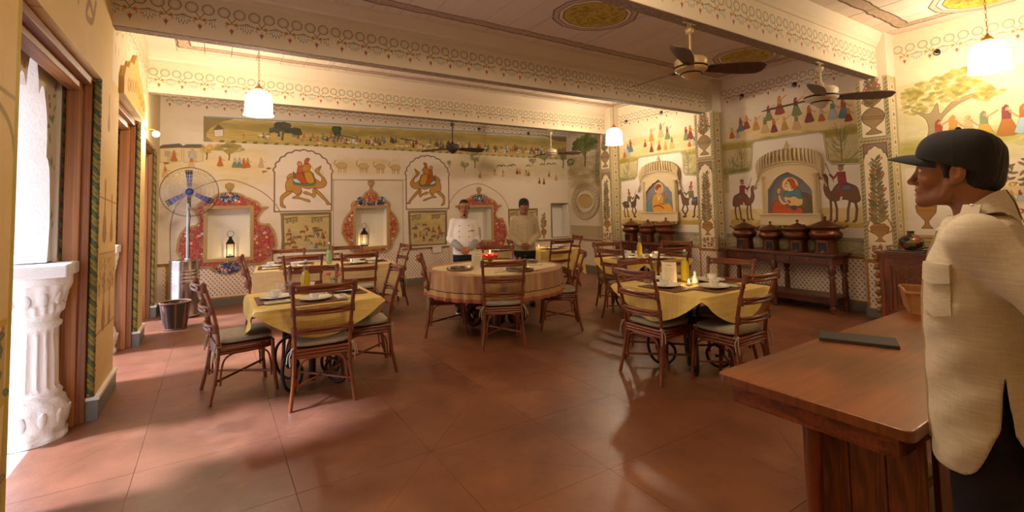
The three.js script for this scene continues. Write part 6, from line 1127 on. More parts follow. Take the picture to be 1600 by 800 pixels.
// ---------------------------------------------------------------- mist fan on a steel drum, waste basket
{
  const t = thing('mist_fan', 'pedestal mist fan in a wire cage on a polished steel drum', 'fan', [-0.36, 0, -8.62]);
  const R = 0.19, prof = [[0, 0], [R, 0], [R, 0.015]]; for (let y = 0.02; y < 0.55; y += 0.53) prof.push([R, y]);
  prof.push([R, 0.5]); for (let k = 0; k < 4; k++) { const y = 0.52 + k * 0.05; prof.push([R, y], [R + 0.008, y + 0.01], [R + 0.008, y + 0.02], [R, y + 0.03]); } prof.push([R, 0.82], [R + 0.006, 0.826], [R + 0.006, 0.838], [R - 0.01, 0.84], [0, 0.845]);
  part(t, 'drum', lathe(prof, 56), M.steel);
  part(t, 'drum_base', lathe([[0, 0], [R + 0.012, 0], [R + 0.012, 0.03], [R, 0.035], [0, 0.035]], 48), M.steel);
  const pole = part(t, 'pole', [cyl(0.018, 0.018, 0.85, 0.03, 0.84, 0, 14), cyl(0.04, 0.03, 0.02, 0.03, 0.845, 0, 16)], mat(rgb(196, 208, 216), 0.35, { metalness: 0.4 }));
  part(pole, 'hose', tube([[0.055, 0.85, 0.01], [0.06, 1.1, 0.02], [0.05, 1.3, 0.02], [0.06, 1.5, 0.03], [0.04, 1.62, 0.02]], 0.006, 30, 6), M.blackgloss);
  part(t, 'motor', [cyl(0.07, 0.055, 0.13, 0, 0, 0, 20).rotateX(PI / 2).translate(0.05, 1.86, -0.16), rbox(0.05, 0.22, 0.05, 0.01, 0.04, 1.74, -0.1)], M.blackgloss);
  const C = [0.05, 1.86], rc = 0.37, wires = [];
  const head = new THREE.Group();
  for (let i = 0; i < 60; i++) { const a = (i / 60) * 2 * PI, P = [[0.05, 0.085], [0.18, 0.08], [0.3, 0.055], [0.355, 0.02], [rc, 0]]; for (const s of [1, -1]) wires.push(tube(P.map(([d, z]) => [C[0] + Math.cos(a) * d, C[1] + Math.sin(a) * d, s * z]), 0.0016, 10, 4)); }
  part(t, 'cage_wires', wires, M.wire);
  for (const [r, z] of [[rc, 0], [0.31, 0.052], [0.25, 0.066], [0.2, 0.077], [0.14, 0.082], [0.08, 0.085]]) part(t, 'cage_ring', [z, -z].map((q) => new THREE.TorusGeometry(r, z ? 0.0022 : 0.005, 6, 64).translate(C[0], C[1], q)), M.wire);
  M.blade = mat(rgb(40, 62, 140), 0.4); M.bladetip = mat(rgb(34, 32, 34), 0.5);
  for (let i = 0; i < 3; i++) {
    const a = PI / 2 + 0.03 + i * 2.0944, g = new THREE.BoxGeometry(0.26, 0.085, 0.004, 12, 6, 1), p = g.attributes.position;
    for (let k = 0; k < p.count; k++) { const x = p.getX(k), u = (x + 0.13) / 0.26; p.setY(k, p.getY(k) * (0.6 + 0.5 * u)); p.setZ(k, p.getZ(k) + p.getY(k) * 0.35); }
    g.translate(0.19, 0, 0).rotateZ(a).translate(C[0], C[1], 0); g.computeVertexNormals();
    const bl = part(t, 'blade', g, M.blade);
    const tip = new THREE.BoxGeometry(0.06, 0.096, 0.006).rotateX(0.34).translate(0.3, 0, 0).rotateZ(a).translate(C[0], C[1], 0); part(bl, 'tip', tip, M.bladetip);
  }
  part(t, 'hub', lathe([[0, 0.05], [0.03, 0.045], [0.05, 0.02], [0.05, -0.03], [0, -0.03]], 24).rotateX(PI / 2).translate(C[0], C[1], 0), M.blade);
}
{
  const t = thing('waste_basket', 'brown woven waste basket painted with flowers by the steel drum', 'basket', [-0.42, 0, -7.8]);
  const c = canvasOf(512, 256), x = c.getContext('2d'), r = rngOf(9); x.fillStyle = 'rgb(58,44,36)'; x.fillRect(0, 0, 512, 256);
  x.fillStyle = 'rgb(128,84,48)'; for (let i = 0; i < 9; i++) x.fillRect(i * 57, 0, 11, 256); x.fillRect(0, 110, 512, 14); x.fillRect(0, 0, 512, 22); x.fillRect(0, 236, 512, 20);
  for (let i = 0; i < 26; i++) { const px = r() * 512, py = 40 + r() * 190; x.fillStyle = ['rgb(140,76,60)', 'rgb(110,118,56)', 'rgb(150,110,90)', 'rgb(150,126,56)'][i % 4]; for (let k = 0; k < 5; k++) { x.beginPath(); x.ellipse(px + Math.cos(k * 1.26) * 9, py + Math.sin(k * 1.26) * 9, 8, 5, k, 0, 7); x.fill(); } }
  part(t, 'basket_wall', lathe([[0, 0.01], [0.125, 0], [0.13, 0.01], [0.175, 0.345], [0.165, 0.345], [0.12, 0.02], [0, 0.02]], 40), mat(0xffffff, 0.6, { map: texOf(c), bumpMap: weaveAt(8), bumpScale: 0.002 }));
  part(t, 'rim', new THREE.TorusGeometry(0.173, 0.011, 8, 44).rotateX(PI / 2).translate(0, 0.35, 0), mat(rgb(122, 78, 44), 0.6)); part(t, 'foot', new THREE.TorusGeometry(0.127, 0.009, 8, 40).rotateX(PI / 2).translate(0, 0.01, 0), mat(rgb(100, 64, 40), 0.6));
}
// ---------------------------------------------------------------- ceiling fans hung from the beams
function ceilingFan(label, x, y, z, R, phase, blades, body, bladeMat, ms) {
  const t = thing('ceiling_fan', label, 'fan', [x, y, z]);
  const top = BEAM_Y - y;
  part(t, 'hanger', [rod([0, 0.1, 0], [0, top - 0.05, 0], 0.011), tube([[0, top - 0.06, 0], [0.02, top - 0.03, 0], [0, top - 0.005, 0], [-0.02, top - 0.03, 0], [0, top - 0.06, 0]], 0.005, 20, 6), lathe([[0, top - 0.1], [0.03, top - 0.1], [0.04, top - 0.06], [0.012, top - 0.045], [0, top - 0.045]], 18), rbox(0.16, 0.012, 0.024, 0.003, 0, top - 0.006, 0)], body);
  const m = part(t, 'motor', lathe([[0, 0.13], [0.02, 0.128], [0.03, 0.1], [0.1, 0.085], [0.118, 0.07], [0.122, 0.05], [0.114, 0.035], [0.12, 0.02], [0.12, -0.005], [0.1, -0.02], [0.075, -0.03], [0.07, -0.045], [0.045, -0.06], [0.03, -0.075], [0.012, -0.085], [0, -0.086]], 40).scale(ms, ms, ms), body);
  part(m, 'trim_ring', [new THREE.TorusGeometry(0.118, 0.008, 8, 40).rotateX(PI / 2).translate(0, 0.012, 0), new THREE.TorusGeometry(0.075, 0.006, 8, 32).rotateX(PI / 2).translate(0, -0.034, 0)].map((g) => g.scale(ms, ms, ms)), M.iron);
  for (let i = 0; i < blades; i++) {
    const a = phase + (i / blades) * 2 * PI, g = new THREE.BoxGeometry(R - 0.15, 0.008, 0.145, 14, 1, 4), p = g.attributes.position, L = R - 0.15;
    for (let k = 0; k < p.count; k++) { const u = p.getX(k) / L + 0.5, w = 0.62 + 0.5 * Math.sin(Math.min(1, u * 1.15) * PI * 0.62) - 0.5 * smooth(0.9, 1, u); p.setZ(k, p.getZ(k) * w); p.setY(k, p.getY(k) + p.getZ(k) * 0.34); }
    g.translate(0.15 + L / 2, 0.01, 0).rotateY(a); g.computeVertexNormals();
    const b = part(t, 'blade', toCreasedNormals(g, 0.6), bladeMat);
    part(b, 'blade_iron', [rbox(0.12, 0.005, 0.03, 0.002, 0.14, 0.002, 0).rotateY(a), rbox(0.05, 0.005, 0.07, 0.002, 0.19, 0.004, 0).rotateY(a)], M.iron);
  }
  return t;
}
M.fanwood = mat(0xffffff, 0.55, { map: woodTex(74, 48, 32, 0.3, 9, 8) });
M.fanbrass = mat(rgb(196, 168, 118), 0.4, { metalness: 0.35 });
M.fandark = mat(rgb(58, 46, 38), 0.55);
M.fanpale = mat(rgb(206, 190, 158), 0.5);
M.fangrey = mat(0xffffff, 0.5, { map: woodTex(112, 90, 76, 0.2, 12, 8) });
const FZ = [-2.595, -7.665];
ceilingFan('ceiling fan with dark wooden blades and brass body under the oval ceiling medallion', 3.55, 2.70, FZ[0], 0.66, -0.54, 3, M.fanbrass, M.fanwood, 1.15);
ceilingFan('cream ceiling fan with long brown blade before the dancers over the lady painting', 5.90, 2.70, FZ[0], 0.76, -0.7, 3, M.fanpale, M.fangrey, 1.4);
ceilingFan('dark ceiling fan on a long rod before the procession painting', 3.62, 2.60, FZ[1], 0.66, 0.05, 3, M.fandark, M.fandark, 1);
ceilingFan('small pale ceiling fan near the far corner with the painted tree', 5.84, 2.62, FZ[1], 0.62, -0.5, 3, M.fanpale, M.fangrey, 1);
// ---------------------------------------------------------------- lanterns in the niches
function lantern(label, x, z, y, h) {
  const t = thing('lantern', label, 'lantern', [x, y, z]), w = 0.052 * h / 0.33, k = h / 0.33;
  const S = (g) => g.scale(k, k, k);
  part(t, 'floor_plate', S(rbox(0.115, 0.02, 0.115, 0.003, 0, 0.01, 0)), M.iron);
  for (const sx of [-1, 1]) for (const sz of [-1, 1]) part(t, 'corner_bar', S(box(0.009, 0.2, 0.009, sx * 0.049, 0.115, sz * 0.049)), M.iron);
  for (let i = 0; i < 4; i++) part(t, 'pane', S(box(0.09, 0.19, 0.002).rotateY(i * PI / 2).translate(Math.sin(i * PI / 2) * 0.047, 0.115, Math.cos(i * PI / 2) * 0.047)), M.glass);
  const roof = new THREE.CylinderGeometry(0.022, 0.085, 0.085, 4, 1).rotateY(PI / 4).translate(0, 0.255, 0); part(t, 'roof', [S(roof), S(rbox(0.12, 0.012, 0.12, 0.003, 0, 0.213, 0)), S(cyl(0.024, 0.02, 0.02, 0, 0.297, 0, 14)), S(cyl(0.028, 0.028, 0.006, 0, 0.316, 0, 14))], M.iron);
  part(t, 'ring_handle', S(new THREE.TorusGeometry(0.045, 0.003, 6, 28).translate(0, 0.362, 0)), M.iron);
  part(t, 'candle', S(cyl(0.02, 0.02, 0.03, 0, 0.02, 0, 14)), M.paper); part(t, 'flame', S(lathe([[0, 0], [0.006, 0.005], [0.008, 0.014], [0.004, 0.026], [0, 0.034]], 10).translate(0, 0.052, 0)), M.flame);
  const l = lampLight(x, y + 0.07 * k, z, 0.22, new THREE.Color(1, 0.6, 0.25), 0.4); l.name = 'candle_light'; scene.add(l);
}
lantern('iron lantern with a lit candle in the niche behind the mist fan', 0.245, ZB - 0.11, 0.782, 0.36);
lantern('iron lantern with a lit candle in the pointed middle niche', 2.49, ZB - 0.11, 0.837, 0.36);
// ---------------------------------------------------------------- relief frames of the niches
M.goldpaint = mat(rgb(176, 144, 92), 0.6, bump(6, 6, 0.003));
const floralTex = (bg, n, seed, cols) => { const c = canvasOf(512, 512), x = c.getContext('2d'), r = rngOf(seed); x.fillStyle = bg; x.fillRect(0, 0, 512, 512);
  const dab = (px, py, f) => { for (const ox of [-512, 0, 512]) for (const oy of [-512, 0, 512]) if (px + ox > -60 && px + ox < 572 && py + oy > -60 && py + oy < 572) f(px + ox, py + oy); };
  for (let i = 0; i < n; i++) { const px = r() * 512, py = r() * 512, a = r() * 6.3, col = cols[i % cols.length]; dab(px, py, (X, Y) => { x.strokeStyle = col; x.lineWidth = 4; x.beginPath(); x.arc(X, Y, 10 + 10 * ((i % 5) / 5), a, a + 2.6); x.stroke(); x.fillStyle = col; x.beginPath(); x.ellipse(X + Math.cos(a) * 14, Y + Math.sin(a) * 14, 9, 4, a + 0.8, 0, 7); x.fill(); }); }
  for (let i = 0; i < 30; i++) { const px = r() * 512, py = r() * 512, s = 12 + 7 * r(), col = ['rgb(224,150,150)', 'rgb(150,172,206)', 'rgb(226,214,214)', 'rgb(220,120,110)', 'rgb(206,160,90)'][i % 5]; dab(px, py, (X, Y) => { for (let k = 0; k < 6; k++) { x.fillStyle = col; x.beginPath(); x.ellipse(X + Math.cos(k * 1.05) * s * 0.6, Y + Math.sin(k * 1.05) * s * 0.6, s * 0.55, s * 0.45, k * 1.05, 0, 7); x.fill(); } x.fillStyle = 'rgb(240,220,170)'; x.beginPath(); x.arc(X, Y, s * 0.3, 0, 7); x.fill(); }); }
  const t = texOf(c); t.repeat.set(1.5, 1.5); return t; };
M.redfloral = mat(0xffffff, 0.6, { map: floralTex('rgb(168,48,52)', 560, 3, ['rgb(150,120,74)', 'rgb(112,96,64)', 'rgb(190,92,84)', 'rgb(176,148,100)']), bumpMap: bumped(6, 6), bumpScale: 0.003 });
M.redgold = mat(0xffffff, 0.6, { map: floralTex('rgb(156,52,44)', 700, 4, ['rgb(186,142,70)', 'rgb(150,112,60)', 'rgb(206,120,70)', 'rgb(190,150,90)']), bumpMap: bumped(6, 6), bumpScale: 0.003 });
M.bluefloral = mat(0xffffff, 0.6, { map: floralTex('rgb(44,54,92)', 260, 5, ['rgb(196,186,160)', 'rgb(120,130,150)', 'rgb(216,206,190)']) });
function inset(pts, d) {                                              // outline moved inwards by d
  const n = pts.length; let area = 0; pts.forEach((p, i) => { const q = pts[(i + 1) % n]; area += p[0] * q[1] - q[0] * p[1]; }); const s = area > 0 ? 1 : -1;
  return pts.map((p, i) => { const a = pts[(i + n - 1) % n], b = pts[(i + 1) % n], tx = b[0] - a[0], ty = b[1] - a[1], L = Math.hypot(tx, ty) || 1; return [p[0] - (ty / L) * d * s, p[1] + (tx / L) * d * s]; });
}
function niche(name, label, cx, half, opening, red, medals, finial) {    // half: right-hand outline from top centre to bottom centre, in (x - cx, y)
  const smoothHalf = half, o = [...smoothHalf.map(([x, y]) => [cx + x, y]), ...[...smoothHalf].reverse().slice(1, -1).map(([x, y]) => [cx - x, y])];
  const hole = (sh, m) => { const [a, b, c, d] = opening, h = new THREE.Path(); h.moveTo(a - m, c - m); h.lineTo(a - m, d + m); h.lineTo(b + m, d + m); h.lineTo(b + m, c - m); h.closePath(); sh.holes.push(h); return sh; };
  const t = thing('niche_frame', label, 'wall ornament');
  part(t, 'gilded_border', extrude(hole(shapeOf(o), 0.004), 0.014, 0.004).translate(0, 0, ZB + 0.004), M.goldpaint);
  part(t, 'floral_field', extrude(hole(shapeOf(inset(o, 0.033)), 0.02), 0.016, 0.003).translate(0, 0, ZB + 0.008), red);
  const [a, b, c, d] = opening; const f = shapeOf([[a - 0.055, c - 0.055], [b + 0.055, c - 0.055], [b + 0.055, d + 0.055], [a - 0.055, d + 0.055]]); part(t, 'opening_border', extrude(hole(f, 0.002), 0.018, 0.005).translate(0, 0, ZB + 0.01), M.goldpaint);
  for (const [x, y, rx, ry] of medals) { const e = []; for (let i = 0; i < 28; i++) { const q = (i / 28) * 2 * PI, k = 1 + 0.05 * Math.cos(q * 8); e.push([cx + x + Math.cos(q) * rx * k, y + Math.sin(q) * ry * k]); } part(t, 'blue_medallion', extrude(shapeOf(e), 0.012, 0.003).translate(0, 0, ZB + 0.022), M.bluefloral); }
  if (finial) for (const g of finial) part(t, 'finial', g.translate(cx, 0, ZB + 0.012), M.goldpaint);
  return t;
}
const rel = (list, cx) => list.map(([x, y]) => [Math.max(0, x - cx), y]);
const TYPE_A = rel([[0.219, 1.890], [0.292, 1.882], [0.363, 1.866], [0.425, 1.841], [0.470, 1.800], [0.515, 1.792], [0.565, 1.758], [0.616, 1.742], [0.653, 1.708], [0.682, 1.666], [0.699, 1.632], [0.764, 1.636], [0.811, 1.627], [0.783, 1.593], [0.727, 1.561], [0.698, 1.512], [0.665, 1.458], [0.655, 1.401], [0.692, 1.345], [0.758, 1.331], [0.818, 1.341], [0.852, 1.285], [0.894, 1.225], [0.925, 1.135], [0.940, 1.034], [0.948, 0.937], [0.929, 0.900], [0.907, 0.843], [0.881, 0.765], [0.840, 0.710], [0.770, 0.669], [0.696, 0.642], [0.641, 0.634], [0.587, 0.639], [0.533, 0.643], [0.501, 0.637], [0.476, 0.615], [0.427, 0.571], [0.356, 0.548], [0.304, 0.533], [0.252, 0.518], [0.232, 0.516]], 0.222);
const TYPE_B = rel([[2.539, 1.974], [2.576, 1.967], [2.618, 1.940], [2.652, 1.910], [2.697, 1.891], [2.723, 1.857], [2.752, 1.800], [2.803, 1.781], [2.834, 1.738], [2.838, 1.715], [2.869, 1.727], [2.923, 1.718], [2.966, 1.676], [2.981, 1.637], [2.969, 1.575], [2.981, 1.544], [2.996, 1.517], [3.039, 1.470], [3.078, 1.419], [3.114, 1.356], [3.137, 1.274], [3.148, 1.177], [3.151, 1.107], [3.119, 1.043], [3.091, 0.982], [3.055, 0.934], [3.027, 0.905], [3.022, 0.836], [2.991, 0.769], [2.920, 0.720], [2.850, 0.694], [2.736, 0.694], [2.623, 0.702], [2.533, 0.708]], 2.592);
const finA = (y) => [new THREE.SphereGeometry(0.055, 14, 10).scale(1.2, 1, 0.35).translate(0, y + 0.09, 0), new THREE.SphereGeometry(0.05, 12, 8).scale(0.7, 0.6, 0.35).translate(0, y + 0.03, 0), ...[-1, 0, 1].map((s) => new THREE.SphereGeometry(0.028, 10, 8).scale(1, 1.2, 0.4).translate(s * 0.035, y + 0.125 - Math.abs(s) * 0.012, 0))];
niche('a', 'red flowered scalloped frame round the niche behind the mist fan', 0.222, TYPE_A, NICHES[0], M.redfloral, [[0, 1.79, 0.15, 0.085], [0, 0.62, 0.18, 0.095]], finA(1.885));
niche('b', 'red and gold pointed frame round the middle niche', 2.592, TYPE_B, NICHES[1], M.redgold, [[0, 1.66, 0.24, 0.035], [-0.21, 1.72, 0.075, 0.075], [0.21, 1.72, 0.075, 0.075]], finA(1.97));
niche('c', 'red flowered scalloped frame round the niche behind the chef', 4.985, TYPE_A.map(([x, y]) => [x, y - 0.03]), NICHES[2], M.redfloral, [[0, 1.75, 0.15, 0.085], [0, 0.59, 0.18, 0.095]], finA(1.855));
// carved window balconies in relief round the two painted figures
M.sandstone = mat(rgb(208, 182, 136), 0.75, bump(6, 6, 0.005)); M.sandpale = mat(rgb(220, 200, 158), 0.75, bump(8, 8, 0.004));
function jharokha(label, z0, z1, yb, ys, yt, open) {                   // z0..z1 width of frame, yb foot, ys spring of the dome, yt crown; open: the outline of the opening
  const t = thing('carved_window', label, 'wall relief'), c = (z0 + z1) / 2, hw = (z1 - z0) / 2;
  const put = (g, x = 0) => { g.rotateY(-PI / 2); return g.translate(XR - x, 0, 0); };      // (z, y) profile standing out of the wall by its depth
  const over = hw + 0.05, rim = (k) => { const a = PI * k; return [c - Math.cos(a) * over, ys - 0.02 + Math.pow(Math.sin(a), 0.85) * (yt - ys) * 0.56]; };
  const sh = shapeOf([[z0, yb], [z1, yb], [z1, ys], ...Array.from({ length: 19 }, (_, i) => rim(0.94 - i * 0.0489)), [z0, ys]]); const h = new THREE.Path(); open.forEach((p, i) => (i ? h.lineTo(p[0], p[1]) : h.moveTo(p[0], p[1]))); h.closePath(); sh.holes.push(h);
  part(t, 'frame_panel', put(extrude(sh, 0.03, 0.005)), M.sandpale);
  for (const z of [z0 + 0.04, z1 - 0.04]) { const col = part(t, 'colonnette', lathe([[0.035, 0], [0.035, 0.04], [0.024, 0.06], [0.022, (ys - yb) * 0.45], [0.03, (ys - yb) * 0.5], [0.022, (ys - yb) * 0.55], [0.02, ys - yb - 0.08], [0.036, ys - yb - 0.03], [0.036, ys - yb]], 16).translate(XR - 0.034, yb, z), M.sandstone); }
  const dn = 22, crown = (k) => { const a = PI * k; return [c - Math.cos(a) * over * 1.05, ys + 0.06 + Math.pow(Math.sin(a), 0.62) * (yt - ys - 0.05)]; };
  const dome = []; for (let i = 0; i <= 30; i++) dome.push(crown(i / 30)); for (let i = 30; i >= 0; i--) dome.push(rim(i / 30)); part(t, 'dome', put(extrude(shapeOf(dome), 0.035, 0.01), -0.0), M.sandstone);
  for (let i = 1; i < dn; i++) { const k = i / dn, a = rim(k), b = crown(0.5 + (k - 0.5) * 0.86); part(t, 'rib', tube([[XR - 0.045, a[1], a[0]], [XR - 0.07, (a[1] + b[1]) / 2, (a[0] + b[0]) / 2], [XR - 0.045, b[1], b[0]]], 0.017, 10, 6), M.sandpale); }
  for (const r of [0, 0.045]) part(t, 'eave_moulding', tube(Array.from({ length: 25 }, (_, i) => { const p = rim(i / 24); return [XR - 0.05 + r * 0.3, p[1] - r, c + (p[0] - c) * (1 - r * 0.6)]; }), 0.014 - r * 0.1, 48, 7), M.sandpale);
  for (const s of [-1, 1]) part(t, 'bracket', tube([[XR - 0.04, ys - 0.04, c + s * over], [XR - 0.045, ys - 0.12, c + s * (over + 0.03)], [XR - 0.03, ys - 0.2, c + s * (over + 0.06)]], 0.014, 12, 7), M.sandstone);
  part(t, 'finial', lathe([[0, 0], [0.06, 0], [0.065, 0.02], [0.03, 0.04], [0.036, 0.065], [0.02, 0.085], [0.008, 0.13], [0, 0.16]], 18).scale(0.6, 1, 1).translate(XR - 0.03, yt - 0.01, c), M.sandstone);
  part(t, 'sill', [rbox(0.07, 0.17, z1 - z0 + 0.04, 0.008, XR - 0.034, yb - 0.085, c), rbox(0.085, 0.02, z1 - z0 + 0.06, 0.004, XR - 0.042, yb - 0.004, c), rbox(0.085, 0.02, z1 - z0 + 0.06, 0.004, XR - 0.042, yb - 0.166, c)], M.sandpale);
  for (let i = 0; i < 9; i++) { const k = i / 8, za = lerp(z0, z1, k), zb = c + (za - c) * 0.62; part(t, 'corbel_leaf', tube([[XR - 0.05, yb - 0.17, za], [XR - 0.05, yb - 0.24, lerp(za, zb, 0.4)], [XR - 0.012, yb - 0.34, zb]], 0.03, 10, 6), M.sandstone); }
}
jharokha('carved sandstone-coloured domed window framing the painted lady in blue', ...[[[-4.259, 1.628]][0][0], [[-3.398, 1.598]][0][0]], [[-3.866, 1.335]][0][1], [[-3.381, 1.938]][0][1], [[-3.837, 2.344]][0][1], [[-4.184, 1.345], [-4.165, 1.723], [-4.131, 1.754], [-4.096, 1.807], [-4.061, 1.859], [-4.005, 1.910], [-3.939, 1.948], [-3.834, 1.983], [-3.735, 1.933], [-3.678, 1.898], [-3.621, 1.853], [-3.576, 1.799], [-3.530, 1.745], [-3.496, 1.682], [-3.498, 1.343]]);
jharokha('carved sandstone-coloured domed window framing the painted seated king', ...[[[-6.760, 1.681]][0][0], [[-5.898, 1.654]][0][0]], [[-6.373, 1.373]][0][1], [[-5.882, 1.997]][0][1], [[-6.326, 2.390]][0][1], [[-6.690, 1.383], [-6.677, 1.794], [-6.625, 1.826], [-6.593, 1.882], [-6.519, 1.912], [-6.488, 1.956], [-6.416, 1.975], [-6.343, 2.027], [-6.262, 1.973], [-6.208, 1.940], [-6.170, 1.894], [-6.104, 1.862], [-6.066, 1.801], [-6.023, 1.766], [-6.007, 1.379]]);
// round openwork medallion on the far side wall
{
  const t = thing('wall_medallion', 'oval openwork plaster medallion on the wall beyond the glowing lamp', 'wall ornament'), zc = -8.57, yc = 1.66; M.medal = mat(rgb(186, 168, 134), 0.75, bump(6, 6, 0.004)); M.medalcore = mat(rgb(190, 158, 96), 0.7);
  const el = (a, b, r) => { const p = []; for (let i = 0; i < 48; i++) { const q = (i / 48) * 2 * PI; p.push([XR - 0.012, yc + Math.sin(q) * b, zc + Math.cos(q) * a]); } return tube(p, r, 96, 6, true); };
  part(t, 'outer_ring', el(0.47, 0.43, 0.022), M.medal); part(t, 'middle_ring', el(0.33, 0.27, 0.014), M.medal); part(t, 'inner_ring', el(0.25, 0.16, 0.016), M.medal);
  const core = new THREE.SphereGeometry(1, 32, 16).scale(0.012, 0.15, 0.24).translate(XR - 0.004, yc, zc); part(t, 'centre_panel', core, M.medalcore);
  for (let i = 0; i < 30; i++) { const q = (i / 30) * 2 * PI; part(t, 'loop', new THREE.TorusGeometry(0.05, 0.01, 6, 16).rotateY(PI / 2).translate(XR - 0.012, yc + Math.sin(q) * 0.35, zc + Math.cos(q) * 0.4), M.medal); }
  part(t, 'base_panel', [box(0.02, 0.26, 1.12, XR - 0.008, 0.93, -8.56)], M.medal); part(t, 'base_border', [box(0.03, 0.02, 1.16, XR - 0.012, 1.06, -8.56), box(0.03, 0.02, 1.16, XR - 0.012, 0.8, -8.56)], M.medal);
}
// small paper notice on the dado
{ const [p] = [[3.957, 0.682]]; solo('notice_card', 'small cream notice card fixed on the dado rail beside the chef', 'card', rbox(0.20, 0.13, 0.008, 0.002, 0, 0, 0), M.paper, undefined, [p[0], p[1], ZB + 0.026]); }
// small iron hooks left in the painted friezes
{
  const mkHook = (l) => { const t = thing('wall_hook', l, 'hook'); part(t, 'plate', cyl(0.028, 0.028, 0.008, 0, 0, 0, 14).rotateX(PI / 2), M.iron); part(t, 'ring', new THREE.TorusGeometry(0.03, 0.006, 6, 18).rotateX(0.4).translate(0, -0.022, 0.022), M.iron); return t; };
  const W1 = 'iron ring hook in the side wall border, ';
  [[...[[-7.166, 3.354]][0], 'beside the glowing lamp'], [...[[-6.217, 3.373]][0], 'above the king dancers'], [...[[-4.523, 3.340]][0], 'above the first dancers over the lady'], [...[[-3.672, 3.334]][0], 'by the cream ceiling fan'], [...[[-1.982, 3.339]][0], 'above the great tree']].forEach(([z, y, w]) => repeat('hook', mkHook, W1 + w, [XR - 0.004, y, z], -PI / 2, 'iron ring hooks'));
  [[...[[5.012, 3.321]][0], 'right of the dark ceiling fan rod'], [...[[6.354, 3.313]][0], 'left of the small pale ceiling fan']].forEach(([x, y, w]) => repeat('hook', mkHook, 'iron ring hook in the back wall border, ' + w.replace('right of', 'beyond').replace('left of', 'before'), [x, y, ZB + 0.004], 0, 'iron ring hooks'));
}

// ---------------------------------------------------------------- people: bodies, heads and clothes meshed from smooth distance fields
const smin = (a, b, k) => { if (k <= 0) return Math.min(a, b); const h = Math.max(k - Math.abs(a - b), 0) / k; return Math.min(a, b) - h * h * k * 0.25; };
// primitives return { d(x, y, z), lo, hi, k, cut }
function cap(a, b, ra, rb = ra, k = 0.02) {
  const ba = [b[0] - a[0], b[1] - a[1], b[2] - a[2]], L = ba[0] ** 2 + ba[1] ** 2 + ba[2] ** 2 || 1e-9, R = Math.max(ra, rb);
  return { k, lo: [0, 1, 2].map((i) => Math.min(a[i], b[i]) - R), hi: [0, 1, 2].map((i) => Math.max(a[i], b[i]) + R),
    d: (x, y, z) => { const px = x - a[0], py = y - a[1], pz = z - a[2], h = clamp((px * ba[0] + py * ba[1] + pz * ba[2]) / L, 0, 1); return Math.hypot(px - ba[0] * h, py - ba[1] * h, pz - ba[2] * h) - lerp(ra, rb, h); } };
}
function ell(c, r, k = 0.02, tilt = 0) {                              // ellipsoid, tilted about x
  const ct = Math.cos(tilt), st = Math.sin(tilt), R = Math.max(...r), m = Math.min(...r);
  return { k, lo: c.map((v) => v - R), hi: c.map((v) => v + R), d: (x, y, z) => { const X = (x - c[0]) / r[0], dy = y - c[1], dz = z - c[2], Y = (ct * dy + st * dz) / r[1], Z = (ct * dz - st * dy) / r[2], l = Math.hypot(X, Y, Z); const g = Math.hypot(X / r[0], Y / r[1], Z / r[2]); return l < 1e-6 ? -m : (l * (l - 1)) / Math.max(g, 1e-6); } };
}
const carve = (p) => ({ ...p, cut: true });
// elliptical trunk whose half width, half depth and centre follow a table of heights
function trunk(rows, k = 0.03) {
  const f = (y, i) => { if (y <= rows[0][0]) return rows[0][i]; for (let j = 0; j < rows.length - 1; j++) if (y <= rows[j + 1][0]) { const t = smooth(0, 1, (y - rows[j][0]) / (rows[j + 1][0] - rows[j][0])) * 0.5 + 0.5 * (y - rows[j][0]) / (rows[j + 1][0] - rows[j][0]); return lerp(rows[j][i], rows[j + 1][i], t); } return rows[rows.length - 1][i]; };
  const W = Math.max(...rows.map((r) => r[1])), D = Math.max(...rows.map((r) => r[2])) + 0.08, y0 = rows[0][0], y1 = rows[rows.length - 1][0];
  return { k, f, lo: [-W, y0, -D], hi: [W, y1, D], d: (x, y, z) => { const w = f(y, 1), d = f(y, 2), c = f(y, 3), X = x / w, Z = (z - c) / d, e = 2.35, l = Math.pow(Math.pow(Math.abs(X), e) + Math.pow(Math.abs(Z), e), 1 / e), s = (l - 1) * Math.min(w, d); return Math.max(s, y0 - y, y - y1); } };
}
